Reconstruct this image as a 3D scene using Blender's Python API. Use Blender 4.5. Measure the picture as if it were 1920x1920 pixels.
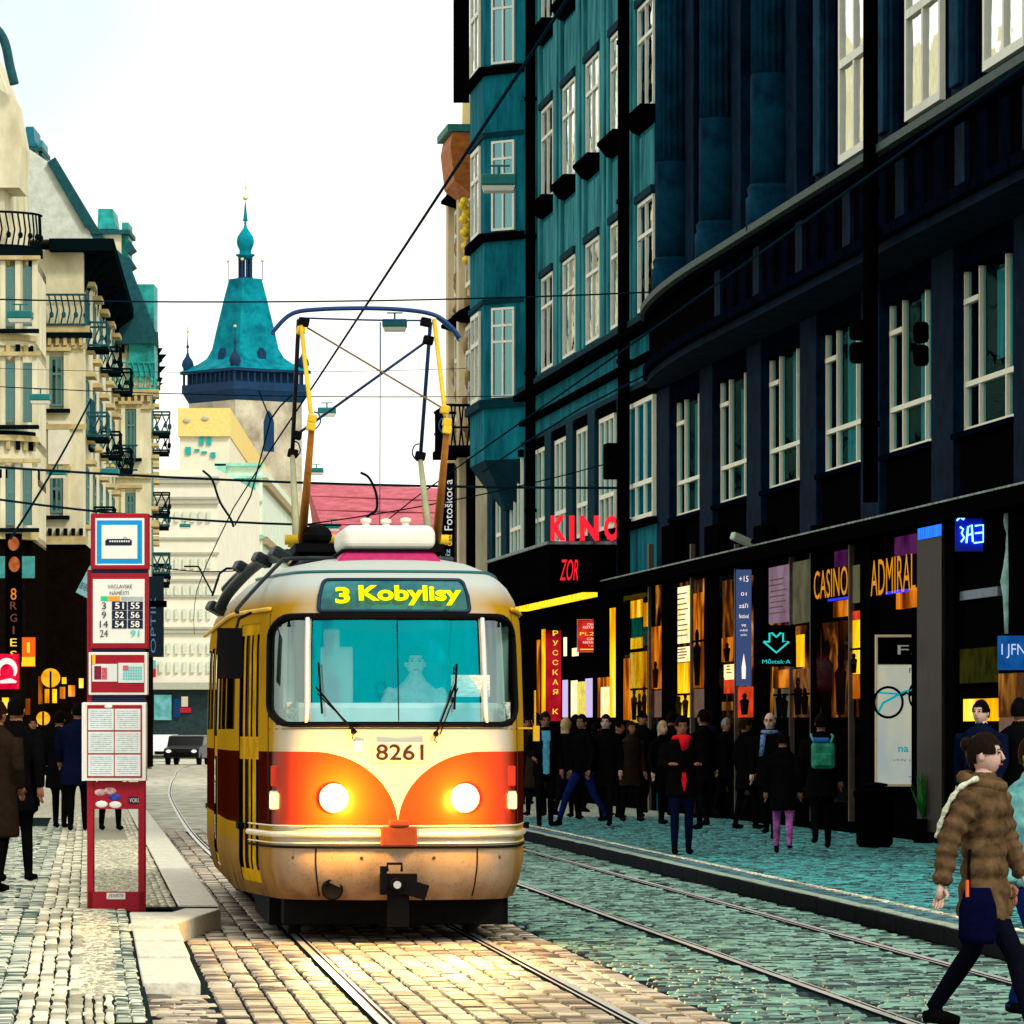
import bpy, bmesh, math, random
import numpy as np
from mathutils import Vector, Matrix, Euler
random.seed(7); RNG = np.random.default_rng(7)
R = math.radians
for o in list(bpy.data.objects): bpy.data.objects.remove(o)
scene = bpy.context.scene
C = scene.collection

# ------------------------------------------------------------------ camera
F = 9600.0; EYE = 1.66; HOR = 1370.0       # focal length and horizon in photo pixels (1920 wide)
cam = bpy.data.cameras.new('camera'); camo = bpy.data.objects.new('camera', cam); C.objects.link(camo)
cam.sensor_width = 36.0; cam.lens = 36.0 * F / 1920.0
cam.shift_y = (HOR - 960.0) / 1920.0
cam.clip_start = 0.5; cam.clip_end = 4000
camo.location = (0, 0, EYE); camo.rotation_euler = (R(90), 0, 0)
scene.camera = camo

# ------------------------------------------------------------------ sky, sun, exposure
SUN_DIR = Vector((0.42, -0.62, 0.66)).normalized()        # towards the sun
world = bpy.data.worlds.new('World'); scene.world = world; world.use_nodes = True
wn = world.node_tree.nodes; wl = world.node_tree.links; wn.clear()
wo = wn.new('ShaderNodeOutputWorld'); bg = wn.new('ShaderNodeBackground')
sky = wn.new('ShaderNodeTexSky'); sky.sky_type = 'NISHITA'; sky.sun_disc = False
sky.sun_elevation = math.asin(SUN_DIR.z); sky.sun_rotation = math.atan2(SUN_DIR.x, SUN_DIR.y)
sky.air_density = 1.0; sky.dust_density = 2.0
tcw = wn.new('ShaderNodeTexCoord'); nzw = wn.new('ShaderNodeTexNoise'); nzw.inputs['Scale'].default_value = 4.5
nzw.inputs['Detail'].default_value = 3.0
mpw = wn.new('ShaderNodeMapping'); mpw.inputs['Location'].default_value = (2.368, -0.464, 0.537)
rpw = wn.new('ShaderNodeValToRGB'); rpw.color_ramp.elements[0].position = 0.42; rpw.color_ramp.elements[1].position = 0.56
rpw.color_ramp.elements[0].color = (0.42, 0.42, 0.42, 1); rpw.color_ramp.elements[1].color = (0.96, 0.96, 0.96, 1)
mxw = wn.new('ShaderNodeMixRGB'); mxw.inputs[2].default_value = (9.2, 9.1, 7.9, 1)   # thick cloud layer, same scale as the sky texture
wl.new(tcw.outputs['Generated'], mpw.inputs[0]); wl.new(mpw.outputs[0], nzw.inputs['Vector'])
wl.new(nzw.outputs[0], rpw.inputs[0]); wl.new(rpw.outputs[0], mxw.inputs[0]); wl.new(sky.outputs[0], mxw.inputs[1])
wl.new(mxw.outputs[0], bg.inputs[0]); bg.inputs[1].default_value = 0.125; wl.new(bg.outputs[0], wo.inputs[0])
sun = bpy.data.lights.new('sun', 'SUN'); suno = bpy.data.objects.new('sun', sun); C.objects.link(suno)
sun.energy = 1.5; sun.angle = R(10); sun.color = (1.0, 0.94, 0.82)
suno.rotation_euler = (-SUN_DIR).to_track_quat('-Z', 'Y').to_euler()
suno.location = (30, -40, 60)
vs = scene.view_settings; vs.view_transform = 'Standard'; vs.look = 'None'; vs.gamma = 1.0; vs.use_curve_mapping = False
vs.exposure = 0.3
scene.cycles.use_denoising = True
scene.cycles.max_bounces = 6; scene.cycles.transparent_max_bounces = 12
scene.cycles.caustics_reflective = False; scene.cycles.caustics_refractive = False
scene.cycles.sample_clamp_indirect = 6.0

# ------------------------------------------------------------------ helpers
def W(px, py, Y):
    s = F / Y
    return Vector(((px - 960) / s, Y, EYE + (HOR - py) / s))
def G(px, py, z=0.0):
    s = (py - HOR) / (EYE - z); Y = F / s
    return Vector(((px - 960) / s, Y, z))

_mats = {}
def M(name, col, rough=0.65, metal=0.0, var=0.18, scale=5.0, bump=0.0, spec=0.2, bscale=40.0, col2=None, rand=False, stretch=None):
    if name in _mats: return _mats[name]
    m = bpy.data.materials.new(name); m.use_nodes = True; _mats[name] = m
    nt = m.node_tree; n = nt.nodes; l = nt.links; p = n['Principled BSDF']
    p.inputs['Roughness'].default_value = rough; p.inputs['Metallic'].default_value = metal
    p.inputs['Specular IOR Level'].default_value = spec
    if var <= 0 and not bump:
        p.inputs['Base Color'].default_value = (*col, 1); return m
    tc = n.new('ShaderNodeTexCoord'); nz = n.new('ShaderNodeTexNoise')
    vec = tc.outputs['Object']
    if stretch:
        mp = n.new('ShaderNodeMapping'); mp.inputs['Scale'].default_value = stretch; l.new(vec, mp.inputs[0]); vec = mp.outputs[0]
    nz.inputs['Scale'].default_value = scale; nz.inputs['Detail'].default_value = 6; nz.inputs['Roughness'].default_value = 0.65
    l.new(vec, nz.inputs['Vector'])
    rp = n.new('ShaderNodeValToRGB'); e = rp.color_ramp.elements
    e[0].position = 0.3; e[1].position = 0.72
    a = [max(0, c * (1 - var)) for c in col]; b = list(col2) if col2 else [min(1, c * (1 + var)) for c in col]
    e[0].color = (*a, 1); e[1].color = (*b, 1)
    if rand:
        oi = n.new('ShaderNodeObjectInfo'); at = n.new('ShaderNodeAttribute'); at.attribute_name = 'tone'
        ad = n.new('ShaderNodeMath'); ad.operation = 'ADD'; l.new(oi.outputs['Random'], ad.inputs[0]) if rand == 'obj' else l.new(at.outputs['Fac'], ad.inputs[0])
        mu = n.new('ShaderNodeMath'); mu.operation = 'MULTIPLY'; mu.inputs[1].default_value = 0.55; l.new(nz.outputs[0], mu.inputs[0])
        l.new(mu.outputs[0], ad.inputs[1])
        sc = n.new('ShaderNodeMath'); sc.operation = 'MULTIPLY'; sc.inputs[1].default_value = 0.68; l.new(ad.outputs[0], sc.inputs[0])
        l.new(sc.outputs[0], rp.inputs[0])
    else:
        l.new(nz.outputs[0], rp.inputs[0])
    l.new(rp.outputs[0], p.inputs['Base Color'])
    if bump:
        n2 = n.new('ShaderNodeTexNoise'); n2.inputs['Scale'].default_value = bscale; n2.inputs['Detail'].default_value = 5
        l.new(vec, n2.inputs['Vector'])
        bp = n.new('ShaderNodeBump'); bp.inputs['Strength'].default_value = bump; bp.inputs['Distance'].default_value = 0.02
        l.new(n2.outputs[0], bp.inputs['Height']); l.new(bp.outputs[0], p.inputs['Normal'])
    return m
def E(name, col, strength=1.0, var=0.0, scale=3.0, col2=None, stretch=None):
    if name in _mats: return _mats[name]
    m = bpy.data.materials.new(name); m.use_nodes = True; _mats[name] = m
    nt = m.node_tree; n = nt.nodes; l = nt.links; n.clear()
    o = n.new('ShaderNodeOutputMaterial'); e = n.new('ShaderNodeEmission'); e.inputs[1].default_value = strength
    e.inputs[0].default_value = (*col, 1); l.new(e.outputs[0], o.inputs[0])
    if var:
        tc = n.new('ShaderNodeTexCoord'); mp = n.new('ShaderNodeMapping'); nz = n.new('ShaderNodeTexNoise'); rp = n.new('ShaderNodeValToRGB')
        if stretch: mp.inputs['Scale'].default_value = stretch
        nz.inputs['Scale'].default_value = scale; nz.inputs['Detail'].default_value = 4
        l.new(tc.outputs['Object'], mp.inputs[0]); l.new(mp.outputs[0], nz.inputs['Vector']); l.new(nz.outputs[0], rp.inputs[0])
        rp.color_ramp.elements[0].position = 0.5 - 0.25 * var; rp.color_ramp.elements[1].position = 0.5 + 0.1 * var
        rp.color_ramp.elements[0].color = (*(col2 or tuple(c * 0.15 for c in col)), 1); rp.color_ramp.elements[1].color = (*col, 1)
        l.new(rp.outputs[0], e.inputs[0])
    return m
def EM(name, stops, strength=1.0, scale=3.0, stretch=(1, 1, 1), dist=1.2, detail=6.0):
    if name in _mats: return _mats[name]
    m = E(name, stops[-1][1], strength, var=1, scale=scale, stretch=stretch); n = m.node_tree.nodes
    rp = [q for q in n if q.type == 'VALTORGB'][0]; nz = [q for q in n if q.type == 'TEX_NOISE'][0]; nz.inputs['Distortion'].default_value = dist; nz.inputs['Detail'].default_value = detail
    while len(rp.color_ramp.elements) > 1: rp.color_ramp.elements.remove(rp.color_ramp.elements[0])
    e = rp.color_ramp.elements[0]; e.position = stops[0][0]; e.color = (*stops[0][1], 1)
    for p, c in stops[1:]: q = rp.color_ramp.elements.new(p); q.color = (*c, 1)
    return m
def GLASS(name, tint, refl=0.5, gloss=(1, 1, 1), rough=0.03, wav=0.0):
    if name in _mats: return _mats[name]
    m = bpy.data.materials.new(name); m.use_nodes = True; _mats[name] = m
    n = m.node_tree.nodes; l = m.node_tree.links; n.clear()
    o = n.new('ShaderNodeOutputMaterial'); mx = n.new('ShaderNodeMixShader'); t = n.new('ShaderNodeBsdfTransparent'); g = n.new('ShaderNodeBsdfGlossy')
    t.inputs[0].default_value = (*tint, 1); g.inputs[0].default_value = (*gloss, 1); g.inputs['Roughness'].default_value = rough
    mx.inputs[0].default_value = refl
    l.new(t.outputs[0], mx.inputs[1]); l.new(g.outputs[0], mx.inputs[2]); l.new(mx.outputs[0], o.inputs[0])
    if wav:
        tc = n.new('ShaderNodeTexCoord'); nz = n.new('ShaderNodeTexNoise'); nz.inputs['Scale'].default_value = 1.3
        bp = n.new('ShaderNodeBump'); bp.inputs['Strength'].default_value = wav; bp.inputs['Distance'].default_value = 0.1
        l.new(tc.outputs['Object'], nz.inputs['Vector']); l.new(nz.outputs[0], bp.inputs['Height']); l.new(bp.outputs[0], g.inputs['Normal'])
    return m

def tag(o, label=None, cat=None, group=None, kind=None):
    if label: o['label'] = label
    if cat: o['category'] = cat
    if group: o['group'] = group
    if kind: o['kind'] = kind
    return o
def empty(name, loc=(0, 0, 0), rz=0.0, label=None, cat=None, group=None):
    o = bpy.data.objects.new(name, None); C.objects.link(o); o.location = loc; o.rotation_euler = (0, 0, rz); o.empty_display_size = 0.2
    return tag(o, label, cat, group)

class MB:
    def __init__(s): s.v = []; s.f = []; s.m = []
    def add(s, vs, fs, mi=0):
        b = len(s.v); s.v.extend([tuple(v) for v in vs])
        for f in fs: s.f.append(tuple(i + b for i in f)); s.m.append(mi)
        return s
    def box(s, x0, x1, y0, y1, z0, z1, mi=0):
        return s.add([(x0, y0, z0), (x1, y0, z0), (x1, y1, z0), (x0, y1, z0), (x0, y0, z1), (x1, y0, z1), (x1, y1, z1), (x0, y1, z1)],
                     [(0, 3, 2, 1), (4, 5, 6, 7), (0, 1, 5, 4), (1, 2, 6, 5), (2, 3, 7, 6), (3, 0, 4, 7)], mi)
    def obox(s, c, sz, rot=(0, 0, 0), mi=0):
        m = Euler(rot).to_matrix(); c = Vector(c); a, b, d = sz[0] / 2, sz[1] / 2, sz[2] / 2
        vs = [c + m @ Vector(p) for p in ((-a, -b, -d), (a, -b, -d), (a, b, -d), (-a, b, -d), (-a, -b, d), (a, -b, d), (a, b, d), (-a, b, d))]
        return s.add(vs, [(0, 3, 2, 1), (4, 5, 6, 7), (0, 1, 5, 4), (1, 2, 6, 5), (2, 3, 7, 6), (3, 0, 4, 7)], mi)
    def prism(s, pts, vec, mi=0):
        n = len(pts); vec = Vector(vec); a = [Vector(p) for p in pts]; b = [p + vec for p in a]
        return s.add(a + b, [tuple(range(n))[::-1], tuple(range(n, 2 * n))] + [(i, (i + 1) % n, n + (i + 1) % n, n + i) for i in range(n)], mi)
    def loft(s, rings, mi=0, cap=True):
        n = len(rings[0]); vs = [p for r in rings for p in r]; fs = []
        for k in range(len(rings) - 1):
            for i in range(n):
                j = (i + 1) % n; fs.append((k * n + i, k * n + j, (k + 1) * n + j, (k + 1) * n + i))
        if cap: fs.append(tuple(range(n))[::-1]); fs.append(tuple(range((len(rings) - 1) * n, len(rings) * n)))
        return s.add(vs, fs, mi)
    def tube(s, pts, r, n=8, mi=0, cap=True, sq=(1, 1)):
        pts = [Vector(p) for p in pts]; k = len(pts); rr = r if isinstance(r, (list, tuple)) else [r] * k
        rings = []; up = None
        for i in range(k):
            t = (pts[min(i + 1, k - 1)] - pts[max(i - 1, 0)]);
            if t.length < 1e-9: t = Vector((0, 0, 1))
            t.normalize()
            if up is None: up = Vector((0, 0, 1)) if abs(t.z) < 0.9 else Vector((0, 1, 0))
            a = t.cross(up)
            if a.length < 1e-6: a = t.cross(Vector((1, 0, 0)))
            a.normalize(); b = a.cross(t).normalized(); up = b
            rings.append([pts[i] + (a * math.cos(2 * math.pi * q / n) * sq[0] + b * math.sin(2 * math.pi * q / n) * sq[1]) * rr[i] for q in range(n)])
        return s.loft(rings, mi, cap)
    def lathe(s, prof, n=16, c=(0, 0, 0), mi=0, ax='z', a0=0.0):
        rings = []
        for (r, h) in prof:
            ring = []
            for q in range(n):
                a = a0 + 2 * math.pi * q / n; x, y = r * math.cos(a), r * math.sin(a)
                p = (x, y, h) if ax == 'z' else ((x, -h, y) if ax == 'y' else (h, x, y))
                ring.append((c[0] + p[0], c[1] + p[1], c[2] + p[2]))
            rings.append(ring)
        return s.loft(rings, mi)
    def ell(s, c, r, n=12, k=8, mi=0):
        rings = []
        for i in range(k + 1):
            th = -math.pi / 2 + math.pi * (i + 0.02 * (i == 0) - 0.02 * (i == k)) / k
            rings.append([(c[0] + r[0] * math.cos(th) * math.cos(2 * math.pi * q / n), c[1] + r[1] * math.cos(th) * math.sin(2 * math.pi * q / n), c[2] + r[2] * math.sin(th)) for q in range(n)])
        return s.loft(rings, mi)
    def mesh(s, name):
        me = bpy.data.meshes.new(name); me.from_pydata(s.v, [], s.f)
        if any(s.m): me.polygons.foreach_set('material_index', s.m)
        me.update(); return me
    def build(s, name, mats, parent=None, smooth=False, loc=None, rot=None, bevel=0.0):
        me = s.mesh(name)
        for m in (mats if isinstance(mats, (list, tuple)) else [mats]): me.materials.append(m)
        if smooth: me.polygons.foreach_set('use_smooth', [True] * len(me.polygons))
        return put(name, me, parent, loc, rot, bevel)
def put(name, me, parent=None, loc=None, rot=None, bevel=0.0):
    o = bpy.data.objects.new(name, me); C.objects.link(o)
    if parent: o.parent = parent
    if loc is not None: o.location = loc
    if rot is not None: o.rotation_euler = rot
    if bevel:
        b = o.modifiers.new('bevel', 'BEVEL'); b.width = bevel; b.segments = 2; b.limit_method = 'ANGLE'
    return o
def Bx(name, b, mat, parent=None, bevel=0.0): return MB().box(*b).build(name, mat, parent, bevel=bevel)
FACE_CAM = (R(90), 0, 0); FACE_OUT = (R(90), 0, R(180))      # lettering turned to the camera / out of a facade
def text(name, body, mat, parent, loc, rot=FACE_CAM, w=None, h=None, ext=0.004, align='CENTER', slant=0.0, bold=0.0, spacing=1.0):
    cu = bpy.data.curves.new(name, 'FONT'); cu.body = body; cu.size = 1.0; cu.extrude = 0.0; cu.offset = bold; cu.shear = slant; cu.space_character = spacing
    cu.resolution_u = 3
    t = bpy.data.objects.new(name, cu); C.objects.link(t)
    me = bpy.data.meshes.new_from_object(t.evaluated_get(bpy.context.evaluated_depsgraph_get()))
    bpy.data.objects.remove(t); bpy.data.curves.remove(cu)
    n = len(me.vertices); co = np.empty(n * 3); me.vertices.foreach_get('co', co); co = co.reshape(-1, 3)
    lo, hi = co.min(0), co.max(0); sx = sy = 1.0; d = np.maximum(hi - lo, 1e-6)
    if w and h: sx, sy = w / d[0], h / d[1]
    elif h: sx = sy = h / d[1]
    elif w: sx = sy = w / d[0]
    cx = (lo[0] + hi[0]) / 2 if align == 'CENTER' else lo[0]
    co[:, 0] = (co[:, 0] - cx) * sx; co[:, 1] = (co[:, 1] - (lo[1] + hi[1]) / 2) * sy; co[:, 2] = ext
    me.vertices.foreach_set('co', co.ravel()); me.update(); me.name = name; me.materials.clear(); me.materials.append(mat)
    if ext > 0.006:
        bm = bmesh.new(); bm.from_mesh(me)
        bmesh.ops.solidify(bm, geom=bm.faces[:], thickness=ext); bm.to_mesh(me); bm.free()
    return put(name, me, parent, loc, rot)
def spline(pts, n):
    P = [np.array(p, float) for p in pts]; P = [2 * P[0] - P[1]] + P + [2 * P[-1] - P[-2]]; out = []
    for i in range(1, len(P) - 2):
        for k in range(n):
            t = k / n; a, b, c, d = P[i - 1:i + 3]
            out.append(0.5 * ((2 * b) + (-a + c) * t + (2 * a - 5 * b + 4 * c - d) * t * t + (-a + 3 * b - 3 * c + d) * t ** 3))
    out.append(P[-2]); return out
def stones(name, mat, parent, cx, cy, sx, sy, z0, h, ang, kind='stuff', chamf=0.88, zf=None):
    n = len(cx); tone = RNG.random(n); co = np.zeros((n, 8, 3)); ca, sa = math.cos(ang), math.sin(ang)
    jit = RNG.normal(0, 0.006, (n, 4, 2))
    for k, (a, b) in enumerate(((-1, -1), (1, -1), (1, 1), (-1, 1))):
        for lev, sc in ((0, 1.0), (1, chamf)):
            lx = a * sx / 2 * sc + jit[:, k, 0]; ly = b * sy / 2 * sc + jit[:, k, 1]
            co[:, lev * 4 + k, 0] = cx + lx * ca - ly * sa; co[:, lev * 4 + k, 1] = cy + lx * sa + ly * ca
            co[:, lev * 4 + k, 2] = z0 if lev == 0 else z0 + h + RNG.normal(0, 0.002, n)
    if zf is not None: co[:, :, 2] += zf(cy)[:, None]
    base = np.arange(n)[:, None] * 8
    fq = np.array([(4, 5, 6, 7), (0, 1, 5, 4), (1, 2, 6, 5), (2, 3, 7, 6), (3, 0, 4, 7)]).reshape(-1)
    idx = (base + fq[None, :]).ravel()
    me = bpy.data.meshes.new(name); me.vertices.add(n * 8); me.vertices.foreach_set('co', co.ravel())
    me.loops.add(n * 20); me.loops.foreach_set('vertex_index', idx.astype(np.int32))
    me.polygons.add(n * 5); me.polygons.foreach_set('loop_start', np.arange(n * 5, dtype=np.int32) * 4)
    at = me.attributes.new('tone', 'FLOAT', 'FACE'); at.data.foreach_set('value', np.repeat(tone, 5))
    me.materials.append(mat); me.update(calc_edges=True); me.validate()
    o = put(name, me, parent); o['kind'] = kind; return o
# ------------------------------------------------------------------ ground, road, pavements
SL = 0.083; ANG = math.atan(SL); CA, SA = math.cos(ANG), math.sin(ANG)
def ab(a, Y): return (a - SL * Y, Y)            # street coordinates: a across (m), Y along the view
m_joint = M('dark_joint', (0.014, 0.024, 0.026), 0.95, var=0.4, spec=0.0)
m_sett_warm = M('warm_granite', (0.24, 0.20, 0.15), 0.5, var=0.55, scale=9, bump=0.6, col2=(0.66, 0.55, 0.40), rand='attr', spec=0.25)
m_sett_warm_o = M('warm_granite_single', (0.24, 0.20, 0.15), 0.5, var=0.55, scale=9, bump=0.6, col2=(0.66, 0.55, 0.40), rand='obj', spec=0.25)
m_sett_teal = M('blue_basalt', (0.002, 0.07, 0.09), 0.55, var=0.75, scale=9, bump=0.5, col2=(0.20, 0.40, 0.31), rand='attr', spec=0.4)
m_mosaic = M('pale_mosaic', (0.50, 0.47, 0.33), 0.7, var=0.35, scale=10, bump=0.4, col2=(0.88, 0.83, 0.62), rand='attr')
m_mosaic_teal = M('bluish_mosaic', (0.0, 0.06, 0.10), 0.6, var=0.75, scale=8, bump=0.5, col2=(0.05, 0.36, 0.36), rand='attr', spec=0.35)
m_kerb = M('pale_granite_kerb', (0.68, 0.64, 0.50), 0.6, var=0.2, scale=14, bump=0.3, col2=(0.86, 0.83, 0.68))
m_kerb_teal = M('greenish_granite_kerb', (0.22, 0.36, 0.29), 0.6, var=0.3, scale=8, bump=0.3, col2=(0.44, 0.52, 0.40))
m_far = M('far_setts', (0.50, 0.48, 0.36), 0.75, var=0.55, scale=2.0, bump=0.6, bscale=9, col2=(0.80, 0.78, 0.62), stretch=(1, 0.35, 1))
m_ground = M('ground', (0.30, 0.29, 0.23), 0.9, var=0.25, scale=0.3)
m_grey = M('grey_green_setts', (0.12, 0.24, 0.21), 0.65, var=0.6, scale=9, bump=0.5, col2=(0.70, 0.72, 0.56), rand='attr')
def sheet(mb, pts, z, mi=0): return mb.add([(x, y, z) for x, y in pts], [tuple(range(len(pts)))], mi)
g = sheet(MB(), [(-1500, -300), (1500, -300), (1500, 2600), (-1500, 2600)], -0.03).build('ground', m_ground); tag(g, 'wide grey town ground reaching to the horizon', kind='structure')
mb = MB()
sheet(mb, [ab(-3.4, 8), ab(7.2, 8), ab(7.2, 88), ab(-3.4, 88)], 0.0, 0)
sheet(mb, [ab(-3.4, 84), ab(6.7, 84), (-6, 150), (-4, 330), (-26, 330), (-17, 180), ab(-3.4, 120)], 0.004, 1)
road = mb.build('road', [m_joint, m_far]); tag(road, 'cobbled street surface with two tram tracks', kind='structure')

def lay(a0, a1, Y0, Y1, wa, wb, jit=0.18, gap=0.016, crosswise=False, skip=()):
    """rows of stones between lateral bounds; returns arrays cx,cy,sx,sy"""
    cx, cy, sx, sy = [], [], [], []
    if not crosswise:
        n = max(1, round((a1 - a0) / wa)); w = (a1 - a0) / n
        for i in range(n):
            ac = a0 + (i + 0.5) * w; b = Y0 + random.random() * wb
            if any(abs(ac - s) < 0.055 + w / 2 for s in skip): continue
            while b < Y1:
                L = wb * (1 + random.uniform(-jit, jit)); x, y = ab(ac, b + L / 2)
                cx.append(x); cy.append(y); sx.append(w - gap); sy.append(L - gap * 1.3); b += L
    else:
        b = Y0
        while b < Y1:
            L = wb * (1 + random.uniform(-jit, jit)); a = a0 - random.random() * wa
            while a < a1:
                w = wa * (1 + random.uniform(-2 * jit, 2 * jit)); ac = a + w / 2
                if ac - w / 2 > a0 - 0.05 and ac + w / 2 < a1 + 0.05 and not any(abs(ac - s) < 0.05 + w / 2 for s in skip):
                    x, y = ab(ac, b + L / 2); cx.append(x); cy.append(y); sx.append(w - gap); sy.append(L - gap)
                a += w
            b += L
    return [np.array(q) for q in (cx, cy, sx, sy)]
T1, T2 = 2.39, 5.34                                         # lateral position of the two tracks
def rails_of(t): return (t - 0.7175, t + 0.7175)
sk = rails_of(T1) + rails_of(T2)
# track bed of the tram's own track: the three hundred nearest setts one by one, the rest joined
near = []; bands = [(0.78, T1 - 0.775), (T1 - 0.645, T1 - 0.0), (T1 + 0.0, T1 + 0.645), (T1 + 0.775, 3.62)]
for (a0, a1) in bands:
    near.append(lay(a0, a1, 26.0, 86, 0.165, 0.21, 0.35, 0.020))
cx, cy, sx, sy = [np.concatenate([q[i] for q in near]) for i in range(4)]
pxs = 960 + cx * F / cy; pys = HOR + EYE * F / cy
vis = (pxs > -20) & (pxs < 1500) & (pys < 1930)
order = np.argsort(np.where(vis, cy, 1e6))[:300]; keep = np.ones(len(cx), bool); keep[order] = False; keep &= pys < 2100
me = MB().add([(-.5, -.5, 0), (.5, -.5, 0), (.5, .5, 0), (-.5, .5, 0), (-.455, -.465, 1), (.455, -.465, 1), (.455, .465, 1), (-.455, .465, 1)],
              [(4, 5, 6, 7), (0, 1, 5, 4), (1, 2, 6, 5), (2, 3, 7, 6), (3, 0, 4, 7)]).mesh('sett'); me.materials.append(m_sett_warm_o)
for i in order:
    o = bpy.data.objects.new('sett', me); C.objects.link(o); o.parent = road
    o.location = (cx[i], cy[i], 0.001); o.scale = (sx[i], sy[i], random.uniform(0.010, 0.019)); o.rotation_euler = (random.gauss(0, .004), random.gauss(0, .01), ANG + random.gauss(0, .03))
stones('setts', m_sett_warm, road, cx[keep], cy[keep], sx[keep], sy[keep], 0.001, 0.013, ANG)
q = lay(3.66, 6.55, 27, 90, 0.15, 0.11, 0.25, 0.018, True, skip=rails_of(T2))
stones('setts', m_sett_teal, road, *q, 0.001, 0.014, ANG)
q = lay(-3.3, 0.76, 22, 34, 0.19, 0.13, 0.2, 0.018, True)
keepL = (q[1] < 32.2) & (q[0] + SL * q[1] > 0.35) ; stones('setts', m_sett_warm, road, *[k[keepL] for k in q], 0.001, 0.013, ANG)

# rails
m_steel = M('polished_rail', (0.74, 0.71, 0.66), 0.3, metal=0.35, var=0.12, scale=3, spec=.5)
m_groove = M('rail_groove', (0.01, 0.01, 0.012), 0.8, var=0)
ax1 = spline([(10, 1.56), (29, -.017), (41.07, -1.019), (60, -2.59), (83.9, -4.57), (124.6, -7.6), (149, -9.24), (179, -11.1), (234, -14.2), (330, -17.5)], 12)
def rail_mesh(off):
    mb = MB(); L = len(ax1); P = [Vector((p[1], p[0], 0)) for p in ax1]
    for (w0, w1, z, mi) in ((-0.034, 0.018, 0.0185, 0), (0.018, 0.044, 0.006, 1), (0.044, 0.062, 0.0175, 0)):
        vs = []
        for i in range(L):
            t = (P[min(i + 1, L - 1)] - P[max(i - 1, 0)]).normalized(); nrm = Vector((t.y, -t.x, 0))
            sgn = 1 if off[1] > 0 else -1
            for w in (w0, w1): vs.append(P[i] + nrm * (off[0] + off[1] - sgn * w) + Vector((0, 0, z)))
        mb.add(vs, [(2 * i, 2 * i + 1, 2 * i + 3, 2 * i + 2) for i in range(L - 1)], mi)
    return mb
for k, (t0, lab) in enumerate(((0.0, 'tram track under the red and white tram'), (2.95, 'second tram track beside the right pavement'))):
    tr = empty('tram_track', (0, 0, 0)); tag(tr, lab, kind='structure')
    for s in (-0.7175, 0.7175): rail_mesh((t0, s)).build('rail', [m_steel, m_groove], tr)

# left stop platform
KZ = 0.17; K1 = 1.13
mb = MB(); sheet(mb, [ab(-3.4, 43.3), ab(K1 - 0.02, 43.3), ab(K1 - 0.02, 170), ab(-3.4, 170)], KZ - 0.016, 0)
for a0, a1 in ((K1 - 0.03, K1 - 0.02),): mb.prism([(*ab(a0, 43.3), 0), (*ab(a1, 43.3), 0), (*ab(a1, 43.3), KZ - .02), (*ab(a0, 43.3), KZ - .02)], (-SL * 126, 126, 0))
sheet(mb, [ab(-3.4, 88), ab(0.77, 88), ab(0.77, 170), ab(-3.4, 170)], KZ - 0.006, 1)
plat = mb.build('platform', [m_joint, M('far_mosaic', (0.55, 0.52, 0.38), 0.8, var=0.3, scale=3, bump=0.4, stretch=(3, .3, 1))]); tag(plat, 'paved tram stop platform left of the tram', kind='structure')
def slab(mb_or, parent, a0, a1, Y0, Y1, z0, z1, mat, name='kerb_stone', g=0.012):
    p = [ab(a0 + g, Y0 + g), ab(a1, Y0 + g), ab(a1, Y1 - g), ab(a0 + g, Y1 - g)]
    mb = MB(); dz = random.uniform(-.004, .004)
    mb.prism([(x, y, z0) for x, y in p], (0, 0, z1 - z0 + dz)); return mb.build(name, mat, parent, bevel=0.012)
Yb = 43.75
while Yb < 150:
    L = random.uniform(0.95, 1.25) * (1 if Yb < 90 else 4); slab(None, plat, K1 - 0.36, K1, Yb, Yb + L, 0.0, KZ, m_kerb); Yb += L
# angled end stone of the platform
mb = MB(); e0, e1, e2, e3 = G(414, 1704, KZ), G(326, 1733, KZ), G(250, 1733, KZ), G(345, 1704, KZ)
mb.prism([(e0.x, e0.y, 0), (e3.x, e3.y + .06, 0), (e2.x - .04, e2.y, 0), (e1.x, e1.y, 0)], (0, 0, KZ + 0.003)); mb.build('kerb_stone', m_kerb, plat, bevel=0.012)
LZ = 0.075
SLZ = lambda Y: np.interp(Y, (33.0, 42.8), (0.0, KZ - LZ - .002))
mb = MB()
for Ya, Yz in ((10, 33), (33, 43.3)): mb.add([(*ab(-3.4, Ya), LZ - .014 + SLZ(Ya)), (*ab(.36, Ya), LZ - .014 + SLZ(Ya)), (*ab(.36, Yz), LZ - .014 + SLZ(Yz)), (*ab(-3.4, Yz), LZ - .014 + SLZ(Yz))], [(0, 1, 2, 3)])
low = mb.build('pavement', m_joint); tag(low, 'pale mosaic pavement sloping down in front of the platform', kind='structure')
Yb = 32.0
for L in (3.3, 2.2, 1.9, 1.6, 1.1): slab(None, low, 0.33, 0.71, Yb, Yb + L, 0.0, LZ + 0.01 + float(SLZ(Yb + L / 2)), m_kerb, g=0.02); Yb += L
def strip(a0, a1, Y0, Y1, wa, wb, z, mat, par, cross=False, jit=.2, gap=.014): stones('mosaic_stones', mat, par, *lay(a0, a1, Y0, Y1, wa, wb, jit, gap, cross), z, 0.013, ANG, zf=SLZ if par is low else None)
strip(0.56, 0.76, 43.7, 88, 0.066, 0.066, KZ - .014, m_mosaic, plat)
strip(0.04, 0.56, 43.7, 70, 0.05, 0.05, KZ - .014, m_mosaic, plat, True, gap=.008)
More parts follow.
